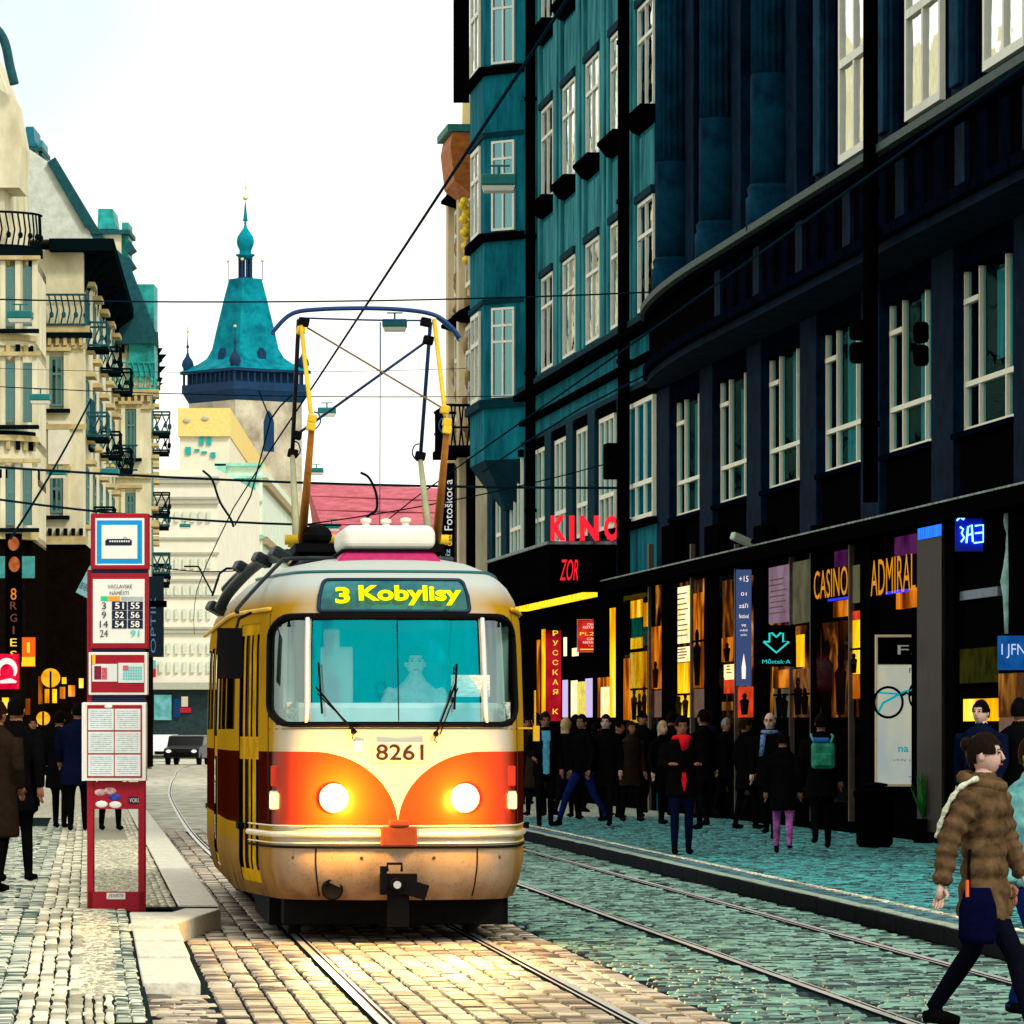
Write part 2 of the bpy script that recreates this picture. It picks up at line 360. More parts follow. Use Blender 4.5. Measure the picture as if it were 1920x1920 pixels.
mbp = MB(); sheet(mbp, [ab(0.04, 70), ab(.56, 70), ab(.56, 88), ab(.04, 88)], KZ - .003); mbp.build('mosaic_band', m_mosaic, plat)
strip(-0.38, 0.04, 43.2, 88, 0.105, 0.30, KZ - .014, m_mosaic, plat, gap=.015)
strip(-0.62, -0.38, 43.2, 88, 0.12, 0.13, KZ - .016, m_grey, plat)
strip(-3.3, -0.62, 43.2, 80, 0.13, 0.11, KZ - .016, m_grey, plat, True)
strip(-0.02, 0.16, 30.8, 42.9, 0.05, 0.05, LZ - .012, m_mosaic, low, True, gap=.012)
strip(0.16, 0.33, 28, 42.9, 0.085, 0.12, LZ - .014, m_grey, low)
strip(-0.40, -0.02, 27.5, 42.9, 0.095, 0.34, LZ - .012, m_mosaic, low, gap=.014)
strip(-0.02, 0.16, 27.5, 30.6, 0.06, 0.30, LZ - .012, m_mosaic, low, gap=.02)
strip(-0.66, -0.40, 27, 42.9, 0.13, 0.13, LZ - .014, m_grey, low)
strip(-3.3, -0.66, 27, 42.9, 0.11, 0.10, LZ - .014, m_grey, low, True, gap=.010)

# right pavement
KR = 6.61; m_kface = M('shaded_kerb_face', (.004, .006, .010), .8, var=.4, spec=.02)  # near-black colour puts the shade of the kerb face into the stone
mb = MB(); sheet(mb, [ab(KR + .02, 10), ab(24, 10), ab(22, 330), ab(KR + .02, 130)], 0.136, 0)
sheet(mb, [ab(KR + .2, 88), ab(22, 88), ab(22, 130), ab(KR + .2, 130)], 0.146, 1)
pave = mb.build('pavement', [m_joint, M('far_blue_mosaic', (0.30, 0.36, 0.30), 0.7, var=0.4, scale=2, stretch=(2, .4, 1), bump=.4)]); tag(pave, 'right pavement of bluish mosaic in front of the shops', kind='structure')
Yb = 20
while Yb < 130:
    L = random.uniform(1.0, 1.5) * (1 if Yb < 75 else 3); slab(None, pave, KR, KR + 0.035, Yb, Yb + L, 0, 0.148, m_kface, g=.004); slab(None, pave, KR + .035, KR + 0.17, Yb, Yb + L, 0, 0.152, m_kerb_teal, 'edging_stone'); Yb += L
strip(KR + .17, KR + .44, 26, 90, 0.135, 0.135, 0.132, M('dark_band_setts', (0.02, 0.09, 0.12), 0.6, var=.4, col2=(.08, .2, .22), rand='attr'), pave)
strip(KR + .44, KR + .52, 26, 90, 0.08, 0.1, 0.137, m_mosaic, pave)
strip(KR + .52, 9.3, 32, 90, 0.115, 0.115, 0.134, m_mosaic_teal, pave, True)
strip(9.3, 12.4, 46, 90, 0.16, 0.14, 0.134, m_mosaic_teal, pave, True)
# ------------------------------------------------------------------ the tram
TF = Vector((-0.88, 39.5, 0.018)); TR = math.atan(0.083)
tram = empty('tram', TF, TR, 'red and cream tram number 8261 with both headlights on and pantograph raised', 'tram')
def tl(px, py, y):                        # photo pixel at a given depth behind the tram front -> tram coordinates
    c, s = math.cos(TR), math.sin(TR)
    k = (px - 960) / F                    # solve for local x on the plane local y = const
    # world = TF + (x c - y s, x s + y c) ; X = k Y
    x = (k * (TF.y + y * c) - TF.x + y * s) / (c - k * s)
    Yw = TF.y + x * s + y * c
    return Vector((x, y, EYE + (HOR - py) * Yw / F - TF.z))
hp = [(0, 0), (.3, .015), (.55, .06), (.74, .145), (.87, .28), (.945, .47), (1.0, .80), (1.07, 1.35), (1.15, 2.1), (1.21, 2.9), (1.23, 4.0)]
half = [tuple(p) for p in spline(hp, 7)]
L_T = 14.0
right = half + [(1.23, y) for y in np.linspace(4.2, 9.8, 29)] + [(x, L_T - y) for x, y in half[::-1]]
loop = right + [(-x, y) for x, y in right[-2:0:-1]]; NL = len(loop)
zs = list(np.linspace(0.33, 0.74, 9)) + list(np.linspace(0.78, 2.56, 60)) + list(np.linspace(2.59, 2.86, 10)) + [2.89, 2.92, 2.95, 2.975, 3.0, 3.02, 3.035, 3.045, 3.05]
def interp(z, tab): return float(np.interp(z, [t[0] for t in tab], [t[1] for t in tab]))
OFF = [(.33, .16), (.45, .05), (.6, .01), (.74, 0), (.9, 0), (1.5, .03), (1.69, .06), (2.53, .27), (2.7, .36), (2.8, .46), (2.86, .57), (2.92, .75), (2.98, 1.05), (3.02, 1.45), (3.05, 2.4)]
SHR = [(.33, .07), (.45, .03), (.6, .0), (1.69, .0), (2.3, .015), (2.53, .03), (2.7, .07), (2.8, .13), (2.86, .19), (2.92, .28), (2.98, .42), (3.02, .6), (3.045, .85), (3.05, 1.0)]
def surf(x, y, z, out=0.0):
    wf = max(0.0, 1 - y / 3.2) if y < 7 else -max(0.0, 1 - (L_T - y) / 3.2)
    wf = math.copysign(min(1, abs(wf) * 1.25), wf)
    k = 1 - interp(z, SHR) / 1.23; yy = y + interp(z, OFF) * wf
    return Vector((x * k, yy, z)), wf
V = [[surf(x, y, z)[0] for (x, y) in loop] for z in zs]
def opening(x, y, z):
    ax = abs(x)
    if y < 0.62 and ax < 1.0 and 1.70 < z < 2.53:                     # windscreen band
        if ax > .93: return None if (z > 2.46 or z < 1.76) else ('corner', x > 0)
        if .675 < ax < .715: return None
        return 'screen' if ax <= .675 else ('corner', x > 0)
    if 0.8 < y < 13.2 and ax > .9:
        doors = ((1.05, 2.25), (6.35, 7.7), (11.6, 12.8))
        if x < 0:
            for di, (a, b) in enumerate(doors):
                if a < y < b:
                    if .42 < z < 2.5:
                        m = (a + b) / 2; q = (y - a) / (b - a) * 4; f = q - math.floor(q)
                        if f < .17 or f > .83 or z < .55 or 1.42 < z < 1.58 or z > 2.42: return ('door', di)
                        return ('dpane', di, int(q), z > 1.5)
                    return None
        if 1.66 < z < 2.42:
            for a in (2.45, 3.75, 5.05, 7.9, 9.15, 10.4):
                if a + .06 < y < a + 1.16: return ('wpane', a, x > 0)
    return None
groups = {}
for r in range(len(zs) - 1):
    for c in range(NL):
        d = (c + 1) % NL
        cx_ = (loop[c][0] + loop[d][0]) / 2; cy_ = (loop[c][1] + loop[d][1]) / 2; cz_ = (zs[r] + zs[r + 1]) / 2
        groups.setdefault(opening(cx_, cy_, cz_), []).append((r, c, d))
# paint scheme; gold light and shade of the tram's sides put into the colour
def tram_paint():
    m = bpy.data.materials.new('tram_paint'); m.use_nodes = True; n = m.node_tree.nodes; l = m.node_tree.links; p = n['Principled BSDF']
    p.inputs['Specular IOR Level'].default_value = 0.10
    tc = n.new('ShaderNodeTexCoord'); sx = n.new('ShaderNodeSeparateXYZ'); l.new(tc.outputs['Object'], sx.inputs[0])
    def mt(op, a, b=None, clamp=False):
        q = n.new('ShaderNodeMath'); q.operation = op; q.use_clamp = clamp
        for i, v in enumerate((a, b)):
            if v is None: continue
            if isinstance(v, (int, float)): q.inputs[i].default_value = v
            else: l.new(v, q.inputs[i])
        return q.outputs[0]
    def mix(f, a, b):
        q = n.new('ShaderNodeMixRGB'); l.new(f, q.inputs[0])
        for i, v in ((1, a), (2, b)):
            if isinstance(v, tuple): q.inputs[i].default_value = (*v, 1)
            else: l.new(v, q.inputs[i])
        return q.outputs[0]
    ax = mt('ABSOLUTE', sx.outputs[0]); z = sx.outputs[2]; y = sx.outputs[1]
    u = mt('DIVIDE', mt('MAXIMUM', mt('SUBTRACT', 0.66, ax), 0.0), 0.66); v = mt('DIVIDE', mt('SUBTRACT', z, 0.9), 0.58)
    e = mt('ADD', mt('POWER', u, 2.0), mt('POWER', v, 2.0))
    red = mt('MULTIPLY', mt('LESS_THAN', e, 1.0), mt('GREATER_THAN', z, 0.9))
    nz = n.new('ShaderNodeTexNoise'); nz.inputs['Scale'].default_value = 3.5; nz.inputs['Detail'].default_value = 8; l.new(tc.outputs['Object'], nz.inputs['Vector'])
    nf = n.new('ShaderNodeTexNoise'); nf.inputs['Scale'].default_value = 60; nf.inputs['Detail'].default_value = 4; l.new(tc.outputs['Object'], nf.inputs['Vector'])
    dirt = mt('MULTIPLY', mt('SUBTRACT', 1.0, mt('DIVIDE', z, 0.95), True), mt('MULTIPLY', nz.outputs[0], 2.6), True)     # road dirt thrown up on the skirt
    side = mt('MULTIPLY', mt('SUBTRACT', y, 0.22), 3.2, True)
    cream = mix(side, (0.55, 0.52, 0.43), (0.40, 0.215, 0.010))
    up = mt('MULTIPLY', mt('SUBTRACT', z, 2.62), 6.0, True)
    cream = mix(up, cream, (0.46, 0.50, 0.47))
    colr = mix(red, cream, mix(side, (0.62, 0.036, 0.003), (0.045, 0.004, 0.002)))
    low = mt('MULTIPLY', mt('LESS_THAN', z, 0.74), 0.55); colr = mix(low, colr, (0.36, 0.20, 0.08)); colr = mix(dirt, colr, (0.12, 0.065, 0.03))
    sp = mt('MULTIPLY', mt('GREATER_THAN', nf.outputs[0], 0.62), mt('MULTIPLY', dirt, 0.7), True)
    colr = mix(sp, colr, (0.05, 0.04, 0.035))
    l.new(mt('MULTIPLY', mt('SUBTRACT', 1.0, side), 0.18), p.inputs['Specular IOR Level']); l.new(colr, p.inputs['Base Color']); rr = mt('ADD', mt('MULTIPLY', dirt, 0.4), 0.27); l.new(rr, p.inputs['Roughness'])
    return m
m_tp = tram_paint()
m_black = M('black_rubber', (0.004, 0.004, 0.005), 0.7, var=0, spec=.03)
m_chrome = M('bumper_trim', (0.80, 0.72, 0.52), 0.25, metal=0.35, var=0.1)
m_door = M('golden_door_frame', (0.50, 0.27, 0.012), 0.5, var=0.4, scale=4, spec=.0)
m_screen = GLASS('tinted_windscreen', (0.92, 1.0, 1.0), 0.27, (0.0, 0.84, 1.0), 0.05, wav=0.25)
m_corner = GLASS('corner_glass', (0.55, 0.75, 0.70), 0.22, (0.8, 0.95, 0.95), 0.03)
m_side = GLASS('side_glass', (.06, .05, .04), .05, (.9, .6, .2), .08)
def grp(name, key, mat, out=0.0, smooth=True):
    mb = MB(); idx = {}
    for (r, c, d) in groups.get(key, []):
        f = []
        for (a, b) in ((r, c), (r, d), (r + 1, d), (r + 1, c)):
            if (a, b) not in idx: idx[(a, b)] = len(mb.v); v = V[a][b]; mb.v.append((v.x * (1 - out), v.y + out * (1 if v.y < 7 else -1), v.z))
            f.append(idx[(a, b)])
        mb.f.append(tuple(f)); mb.m.append(0)
    return mb.build(name, mat, tram, smooth)
body = grp('body', None, m_tp)
sc_o = grp('windscreen', 'screen', m_screen, .012)
cn_o = [grp('corner_window', ('corner', s), m_corner, .012) for s in (False, True)]
dr = [grp('door', ('door', i), m_door, .006) for i in range(3)]
for key in [k for k in groups if isinstance(k, tuple)]:
    if key[0] == 'wpane': grp('side_window', key, m_side, .01)
    if key[0] == 'dpane': grp('door_glass', key, m_side, .012).parent = dr[key[1]]
def at_front(x, z, out=0.0):
    hx = np.array([h[0] for h in half]); hy = np.array([h[1] for h in half]); y = float(np.interp(abs(x), hx, hy))
    v, wf = surf(x, y, z); return Vector((v.x, v.y - out, v.z))
def contour(pts, r, name, mat, out=0.012, n=6, parent=None, closed=True):
    P = [at_front(x, z, out) for x, z in pts]
    if closed: P = P + [P[0], P[1]]
    return MB().tube(P, r, n).build(name, mat, parent or tram, True)
def rrect(x0, x1, z0, z1, r, n=5, dens=14):
    pts = []
    for (cx0, cz0, a0) in ((x1 - r, z1 - r, 0), (x0 + r, z1 - r, 90), (x0 + r, z0 + r, 180), (x1 - r, z0 + r, 270)):
        for k in range(n + 1): a = R(a0 + 90 * k / n); pts.append((cx0 + r * math.cos(a), cz0 + r * math.sin(a)))
    out = []
    for i, p in enumerate(pts):
        q = pts[(i + 1) % len(pts)]; d = math.hypot(q[0] - p[0], q[1] - p[1]); m = max(1, int(d * dens))
        out += [(p[0] + (q[0] - p[0]) * k / m, p[1] + (q[1] - p[1]) * k / m) for k in range(m)]
    return out
contour(rrect(-.975, .975, 1.69, 2.535, .15), .024, 'window_gasket', m_black)
for s in (-1, 1):
    MB().tube([at_front(s * .695, z, .016) for z in np.linspace(1.70, 2.52, 10)], .02, 8).build('windscreen_pillar', M('pale_pillar', (0.72, 0.70, 0.70), .3, var=.05), tram, True)
MB().tube([at_front(.01, z, .012) for z in np.linspace(1.72, 2.50, 8)], .004, 6).build('windscreen_seam', m_black, tram)
# dark visor band behind the top of the windscreen
mb = MB(); xsv = np.linspace(-.92, .92, 24); mb.add([at_front(x, z, -.02) for x in xsv for z in (2.46 - .05 * (1 - abs(x)), 2.54)], [(2 * i, 2 * i + 2, 2 * i + 3, 2 * i + 1) for i in range(23)]); mb.build('sun_visor', m_black, tram)
# bumper rails
for z, r, mt_ in ((0.905, .007, m_chrome), (0.838, .026, m_chrome), (0.772, .007, m_chrome), (0.742, .010, m_black)):
    pts = []
    for (x, y) in [(-q[0], q[1]) for q in half[::-1] if q[1] < 1.6] + [q for q in half[1:] if q[1] < 1.6]:
        v, wf = surf(x, y, z); nrm = Vector((x, (y - 1.2) * 0.9, 0)).normalized(); pts.append(v + nrm * .012)
    MB().tube(pts, r, 8, sq=(0.55, 1.0) if r > .03 else (1, 1)).build('bumper_strip', mt_, tram, True)
mb = MB(); mb.box(-.135, .145, -.075, .03, .745, .905); mb.box(-.075, .085, -.09, .02, .90, .955); mb.build('coupler_cover', M('rusty_cover', (0.16, 0.03, 0.012), .7, var=.4), tram, bevel=.015)
# skirt seams, hole, coupler
for x in (-.63, .62): MB().tube([at_front(x, z, .002) for z in np.linspace(.36, .735, 8)], .006, 6).build('panel_seam', m_black, tram)
MB().lathe([(.001, .02), (.062, .02), (.072, .035), (.082, .03), (.085, .0)], 20, (-.50, at_front(-.5, .42).y - .0, .415), ax='y').build('tow_hole', m_black, tram, True)
mb = MB(); mb.obox((0, -.06, .46), (.28, .18, .16)); mb.obox((-.12, -.13, .5), (.05, .06, .2)); mb.tube([(-.09, -.14, .56), (-.09, -.15, .62), (.02, -.15, .62), (.02, -.14, .56)], .012, 8)
mb.obox((.13, -.1, .42), (.18, .12, .12), (0, .3, 0)); mb.lathe([(.001, 0.0), (.05, 0), (.05, .14), (.001, .14)], 14, (-.02, -.1, .46), ax='y'); mb.obox((0, -.02, .3), (.16, .2, .34))
mb.build('coupler', m_black, tram, bevel=.008)
MB().lathe([(.018, 0), (.03, 0), (.03, .01), (.018, .01)], 10, (-.02, -.245, .46), ax='y').build('coupler_ring', M('bare_steel', (.6, .6, .62), .3, metal=.8, var=.1), tram)
# undercarriage and wheels
mb = MB(); mb.box(-.86, .86, .55, 13.5, .13, .5); mb.box(-.95, .95, 1.2, 4.6, .10, .42); mb.box(-.95, .95, 10, 13.3, .10, .42); mb.build('undercarriage', m_black, tram)
for y in (2.1, 4.0, 10.2, 12.1):
    for x in (-.7175, .7175):
        w = MB().lathe([(.05, -.06), (.33, -.06), (.36, -.04), (.33, .05), (.05, .06)], 24, (x, y, .335), ax='x').build('wheel', M('wheel_steel', (.05, .045, .04), .5, metal=.5, var=.3), tram, True)
# headlights
m_head = E('headlight_glow', (1.0, 0.93, 0.70), 30.0); m_ind = E('indicator_glow', (1.0, 0.50, 0.06), 9.0)
m_rim = M('lamp_rim', (0.75, 0.70, 0.6), .2, metal=.8, var=.05)
for x in (-.49, .52):
    p = at_front(x, 1.12); n_out = Vector((x * .25, -1, 0)).normalized()
    h = MB().lathe([(.112, -.03), (.118, .0), (.115, .02), (.098, .022), (.096, .0)], 28, (p.x, p.y - .0, p.z), ax='y').build('headlight', m_rim, tram, True)
    MB().lathe([(.001, .058), (.04, .054), (.07, .042), (.092, .018), (.094, -.01)], 28, (p.x, p.y, p.z), ax='y').build('lens', m_head, h, True)
    ld = bpy.data.lights.new('headlight_glare_fill', 'POINT'); lo = bpy.data.objects.new('headlight_glare_fill', ld); C.objects.link(lo); lo.parent = tram  # added point light before the panel, imitating headlight glare
    ld.energy = 100 if x < 0 else 60; ld.color = (1.0, .46, .03); ld.shadow_soft_size = .06; lo.location = (p.x, p.y - .26, p.z)
    ls = bpy.data.lights.new('headlight_beam', 'SPOT'); so = bpy.data.objects.new('headlight_beam', ls); C.objects.link(so); so.parent = tram
    ls.energy = 480; ls.color = (1.0, .64, .20); ls.spot_size = R(46); ls.spot_blend = .8; ls.shadow_soft_size = .08; so.location = (p.x, p.y - .12, p.z); so.rotation_euler = (R(90 - 9), 0, R(180))
for x in (-.925, .90):
    p = at_front(x, 1.10); a = .7 * (1 if x > 0 else -1)
    q = MB(); q.obox((p.x, p.y + .01, p.z), (.11, .05, .15), (0, 0, a)); ql = q.build('indicator_lamp', m_rim, tram, bevel=.015)
    MB().obox((p.x * 1.012, p.y - .02, p.z - .005), (.085, .03, .12), (0, 0, a)).build('lens', m_ind, ql, bevel=.012)
    q = MB(); q.obox((p.x, p.y, p.z + .19), (.09, .035, .16), (0, 0, a)); q.build('reflector', M('red_reflector', (.45, .03, .01), .2, var=.1), tram, bevel=.01)
# seams and fixings on the front shell
m_seam = M('dark_seam_gap', (.05, .035, .02), .8, var=0)  # dark colour for panel seams and rivets
MB().tube([at_front(x, 1.655, .001) for x in np.linspace(-.97, .97, 40)], .0035, 5).build('panel_seam', m_seam, tram)
for s in (-1, 1): MB().tube([surf(s * x, y, z)[0] + Vector((s * .003, -.002, 0)) for (x, y), z in zip([(.975, .62)] * 12, np.linspace(.93, 2.56, 12))], .0035, 5).build('panel_seam', m_seam, tram)
for x in (-.8, -.28, .28, .8):
    p = at_front(x, .66); MB().lathe([(.001, .006), (.012, .005), (.014, 0)], 10, (p.x, p.y, p.z), ax='y').build('rivet', m_seam, tram)
# number plate, sticker
pn = at_front(.015, 1.475)
MB().obox((pn.x, pn.y - .006, pn.z), (.41, .006, .155), (R(-3), 0, 0)).build('number_plate', M('plate_cream', (.62, .59, .50), .4, var=.05), tram)
text('fleet_number', '8261', M('brown_black_print', (.035, .012, .006), .5, var=0), tram, (pn.x, pn.y - .012, pn.z), (R(87), 0, 0), w=.37, h=.125, bold=.012)
ps = at_front(-.305, 1.52); MB().obox((ps.x, ps.y - .006, ps.z), (.075, .006, .085), (R(-3), 0, 0)).build('sticker', M('blue_sticker', (.35, .5, .75), .4, var=.5, scale=20), tram)
# destination sign
dz0, dz1, dx0, dx1 = 2.575, 2.815, -.615, .60
def grid_patch(x0, x1, z0, z1, out, nx=24, nz=6):
    mb = MB(); xs_ = np.linspace(x0, x1, nx); zz = np.linspace(z0, z1, nz)
    mb.add([at_front(x, z, out) for z in zz for x in xs_], [(k * nx + i, k * nx + i + 1, (k + 1) * nx + i + 1, (k + 1) * nx + i) for k in range(nz - 1) for i in range(nx - 1)]); return mb
ds = grid_patch(dx0, dx1, dz0, dz1, .012).build('destination_sign', M('sign_dark_glass', (0.0, .085, .10), .12, var=.5, scale=3, col2=(.01, .22, .24), spec=.5), tram, True)
contour(rrect(dx0 - .005, dx1 + .005, dz0 - .005, dz1 + .005, .035), .016, 'sign_gasket', M('dark_blue_gasket', (.004, .02, .045), .4, var=0), out=.014, parent=ds)
m_led = E('yellow_led', (1.0, .93, .0), 1.25)
ctr = at_front(0, 2.695); tilt = math.atan2(interp(2.8, OFF) - interp(2.6, OFF), .2)
def led(s, x, w, h):
    p = at_front(x, 2.695, .05); text('sign_text', s, m_led, ds, (p.x, p.y - .01, p.z), (R(90) - tilt, 0, -0.06 * 0), w=w, h=h, ext=.0, bold=.035)
led('3', -.435, .115, .165); led('Kobylisy', .12, .80, .20)
# wipers
for pv, tip, b0, b1 in (((662, 1372), (592, 1288), (597, 1242), (604, 1338)), ((816, 1376), (857, 1278), (859, 1245), (852, 1330))):
    def sc(p, o=.03): q = tl(p[0], p[1], .1); return at_front(q.x, q.z, o)
    w = MB(); P, T = sc(pv, .05), sc(tip, .05)
    w.tube([P, P.lerp(T, .5) + Vector((0, -.012, 0)), T], .008, 6); w.tube([P + Vector((.03, 0, -.005)), T + Vector((.012, 0, -.05))], .005, 6); w.ell(tuple(P), (.022, .025, .022))
    w.tube([P, P + Vector((-.01, 0, -.05)), P + Vector((.01, -.005, -.07))], .004, 5)
    wo_ = w.build('wiper', m_black, tram, True); MB().tube([sc(b0), sc(b1)], .009, 6).build('wiper_blade', m_black, wo_)
# roof seam, gutter, edge strip
for s in (-1, 1):
    pts = [surf(x * s, y, 2.60)[0] + Vector((s * .02, 0, 0)) for x, y in half if y > .55] + [surf(s * 1.23, y, 2.60)[0] + Vector((s * .02, 0, 0)) for y in (5, 7, 9, 10, 11.5, 12.8)]
    MB().tube(pts, .018, 6).build('gutter', M('golden_gutter', (.75, .44, .02), .45, var=.2, spec=.08), tram, True)
pts = [surf(x, y, 2.88)[0] + Vector((0, 0, .012)) for x, y in [(-q[0], q[1]) for q in half[::-1] if q[1] < 3] + [q for q in half[1:] if q[1] < 3]]
MB().tube(pts, .012, 6).build('roof_trim', M('teal_trim', (.02, .16, .18), .4, var=.1), tram, True)
# roof mat, roof box
mb = MB(); mb.box(-.62, .62, 2.6, 11.5, 3.03, 3.075); mb.build('roof_mat', M('roof_walkway', (.05, .06, .065), .9, var=.3), tram, bevel=.02)
yb = 1.25
p0, p1 = tl(645, 1000, yb), tl(815, 1000, yb); zb0, zb1, zb2 = 3.03, 3.075, 3.28
xa, xb = p0.x, p1.x
MB().loft([[(xa - .06, yb, zb0 - .05), (xb + .06, yb, zb0 - .05), (xb + .06, yb + 1.5, zb0 - .05), (xa - .06, yb + 1.5, zb0 - .05)], [(xa + .01, yb + .04, zb1), (xb - .01, yb + .04, zb1), (xb - .01, yb + 1.46, zb1), (xa + .01, yb + 1.46, zb1)]]).build('roof_box_base', M('magenta_base', (.48, .010, .12), .5, var=.2, scale=20), tram, bevel=.02)
rb = MB().box(xa - .01, xb + .01, yb + .02, yb + 1.48, zb1 + .008, zb2); rbo = rb.build('roof_box', M('white_box', (.80, .79, .70), .45, var=.06), tram, bevel=.075); rbo.modifiers[0].segments = 5
MB().box(xa - .02, xb + .02, yb + .01, yb + 1.49, zb1 - .004, zb1 + .012).build('box_seal', m_black, tram, bevel=.004)
for q in ((.05, 1.2), (-.12, 1.1), (.2, 1.0)): MB().lathe([(.05, 0), (.05, .03), (.03, .035), (.03, .06), (.045, .065), (.045, .09), (.02, .1)], 12, (q[0], yb + q[1], zb2)).build('insulator', M('porcelain', (.75, .72, .62), .3, var=.1), tram, True)
# roof conduits on the near left edge
m_hose = M('black_hose', (.006, .012, .016), .45, var=0)
def hose(pts, r, nm='roof_conduit'): return MB().tube([tuple(q) for q in spline([tuple(tl(*p)) for p in pts], 6)], r, 8).build(nm, m_hose, tram, True)
hose([(445, 1150, 1.25), (450, 1135, 1.3), (520, 1060, 1.9), (540, 1048, 2.0), (600, 1048, 2.0), (640, 1052, 2.0), (648, 1075, 1.9)], .017)
hose([(412, 1142, 6.2), (430, 1110, 6.0), (470, 1068, 5.4), (500, 1050, 4.8), (540, 1040, 3.6)], .05)
hose([(420, 1105, 6.4), (450, 1075, 6.0), (492, 1050, 5.0)], .03)
for p in ((525, 1040, 3.0), (492, 1050, 4.6), (456, 1066, 5.6), (405, 1141, 6.6)): q = tl(*p); MB().obox(tuple(q), (.16, .2, .09), (0, .5, .2)).build('conduit_clamp', m_hose, tram, bevel=.02)
# rear-view mirror
mb = MB(); q = tl(431, 1225, 0.95); mb.obox(tuple(q), (.2, .07, .40)); q2 = tl(448, 1160, 1.25); mb.tube([tuple(q + Vector((.05, 0, .19))), tuple(q2), tuple(q2 + Vector((.1, .1, .05)))], .014, 6); mb.build('rear_view_mirror', m_black, tram, bevel=.03)
mb = MB(); q = at_front(1.0, 1.66); mb.tube([tuple(q), (q.x + .13, q.y + .05, q.z)], .008, 6); mb.obox((q.x + .15, q.y + .06, q.z - .04), (.05, .06, .12)); mb.tube([(q.x + .14, q.y + .05, q.z), (q.x + .14, q.y + .05, q.z + .3)], .008, 6); mb.build('side_marker_arm', M('yellow_plastic', (.75, .42, .02), .4, var=.1), tram)
# cab interior; cyan wall, pale dashboard and white panel stand in for windscreen reflections
m_cab = M('cab_reflection_cyan', (.0, .46, .58), .8, var=.3); m_dash = M('pale_dash_reflection', (.80, .80, .74), .6, var=.08)
MB().box(-.84, .84, .45, .95, 1.45, 1.86).build('dashboard_reflection', m_dash, tram, bevel=.04)
MB().box(-.98, .98, 1.85, 1.9, .9, 2.5).build('cab_reflection_wall', m_cab, tram)
mb = MB(); mb.obox((-.42, 1.1, 2.0), (.26, .04, .62)); mb.obox((-.46, 1.09, 2.34), (.13, .04, .22)); mb.build('cab_reflection_panel', M('white_reflection', (.85, .82, .74), .6, var=.06), tram, bevel=.05)
MB().obox((.22, 1.55, 1.9), (.48, .1, .62)).build('driver_seat', M('seat_cloth', (.03, .12, .16), .9, var=.2), tram, bevel=.06)
MB().obox((.58, at_front(.58, 1.99).y + .035, 1.99), (.30, .006, .17)).build('windscreen_notice', M('notice_print', (.55, .68, .68), .6, var=.5, scale=18, stretch=(1, 1, 9)), sc_o)
for x in (-.80, .86):
    p = at_front(x, 1.79, -.05); MB().obox(tuple(p), (.10, .008, .15), (0, 0, .5 if x > 0 else -.5)).build('route_card', M('card_print', (.5, .5, .42), .6, var=.9, scale=30), cn_o[x > 0])
for x in (-.86, .84):
    p = at_front(x, 2.2, -.3); MB().obox((p.x, p.y + .25, 2.1), (.10, .3, .85), (0, 0, .3)).build('cab_post', M('pale_post', (.5, .55, .5), .6, var=.1), tram)
mb = MB().box(-1.18, 1.18, 1.9, 13.2, .85, .9); mb.build('floor', m_black, tram)
for y in (3.3, 4.6, 8.4, 9.7): MB().box(-1.1, -.6, y, y + .45, .9, 1.7).build('passenger_seat', M('red_seat', (.25, .02, .02), .6, var=.1), tram, bevel=.05)
# pantograph
m_or = M('orange_brown_arm', (.42, .15, .02), .45, var=.3, scale=8); m_ye = M('yellow_arm', (.80, .52, .02), .4, var=.2); m_bl = M('dark_blue_steel', (.008, .045, .16), .4, var=.2); m_gy = M('grey_green_arm', (.35, .36, .20), .5, var=.2)
pan = empty('pantograph'); pan.parent = tram
YF, YM, YR = 3.4, 4.3, 5.2
def pt(px, py, y): return tuple(tl(px, py, y))
def bar(name, a, b, r, m, r2=None): return MB().tube([a, b], [r, r2 or r], 8).build(name, m, pan, True)
bar('lower_arm', pt(566, 1018, YM), pt(585, 795, YF), .040, m_or, .026); bar('lower_arm', pt(818, 1020, YM), pt(838, 805, YF), .040, m_or, .026)
bar('upper_arm', pt(585, 795, YF), pt(564, 605, YM), .019, m_ye); bar('upper_arm', pt(838, 805, YF), pt(814, 600, YM), .019, m_ye)
bar('lower_arm', pt(556, 1015, YM), pt(548, 850, YR), .034, m_gy, .022); bar('lower_arm', pt(803, 995, YM), pt(788, 860, YR), .034, m_gy, .022)
bar('upper_arm', pt(548, 850, YR), pt(560, 600, YM), .019, M('black_arm', (.006, .008, .02), .4, var=0)); bar('upper_arm', pt(788, 860, YR), pt(807, 605, YM), .017, m_bl)
bar('diagonal_brace', pt(577, 615, YM), pt(838, 770, YF), .0085, M('copper_rod', (.22, .12, .06), .4, var=.1)); bar('diagonal_brace', pt(560, 812, YR), pt(800, 640, YM), .013, m_bl)
MB().tube([tuple(q) for q in spline([pt(511, 628, YM), pt(516, 617, YM), pt(548, 588, YM), pt(600, 580, YM), pt(690, 578, YM), pt(770, 582, YM), pt(818, 592, YM), pt(848, 615, YM), pt(862, 634, YM)], 6)], .019, 8).build('contact_strip', m_bl, pan, True)
MB().tube([tuple(q) for q in spline([pt(560, 596, YM + .2), pt(690, 600, YM + .2), pt(790, 601, YM + .2)], 4)], .009, 6).build('head_bar', m_bl, pan)
MB().tube([pt(818, 596, YM), pt(850, 622, YM), pt(860, 640, YM)], .009, 6).build('horn', m_bl, pan)
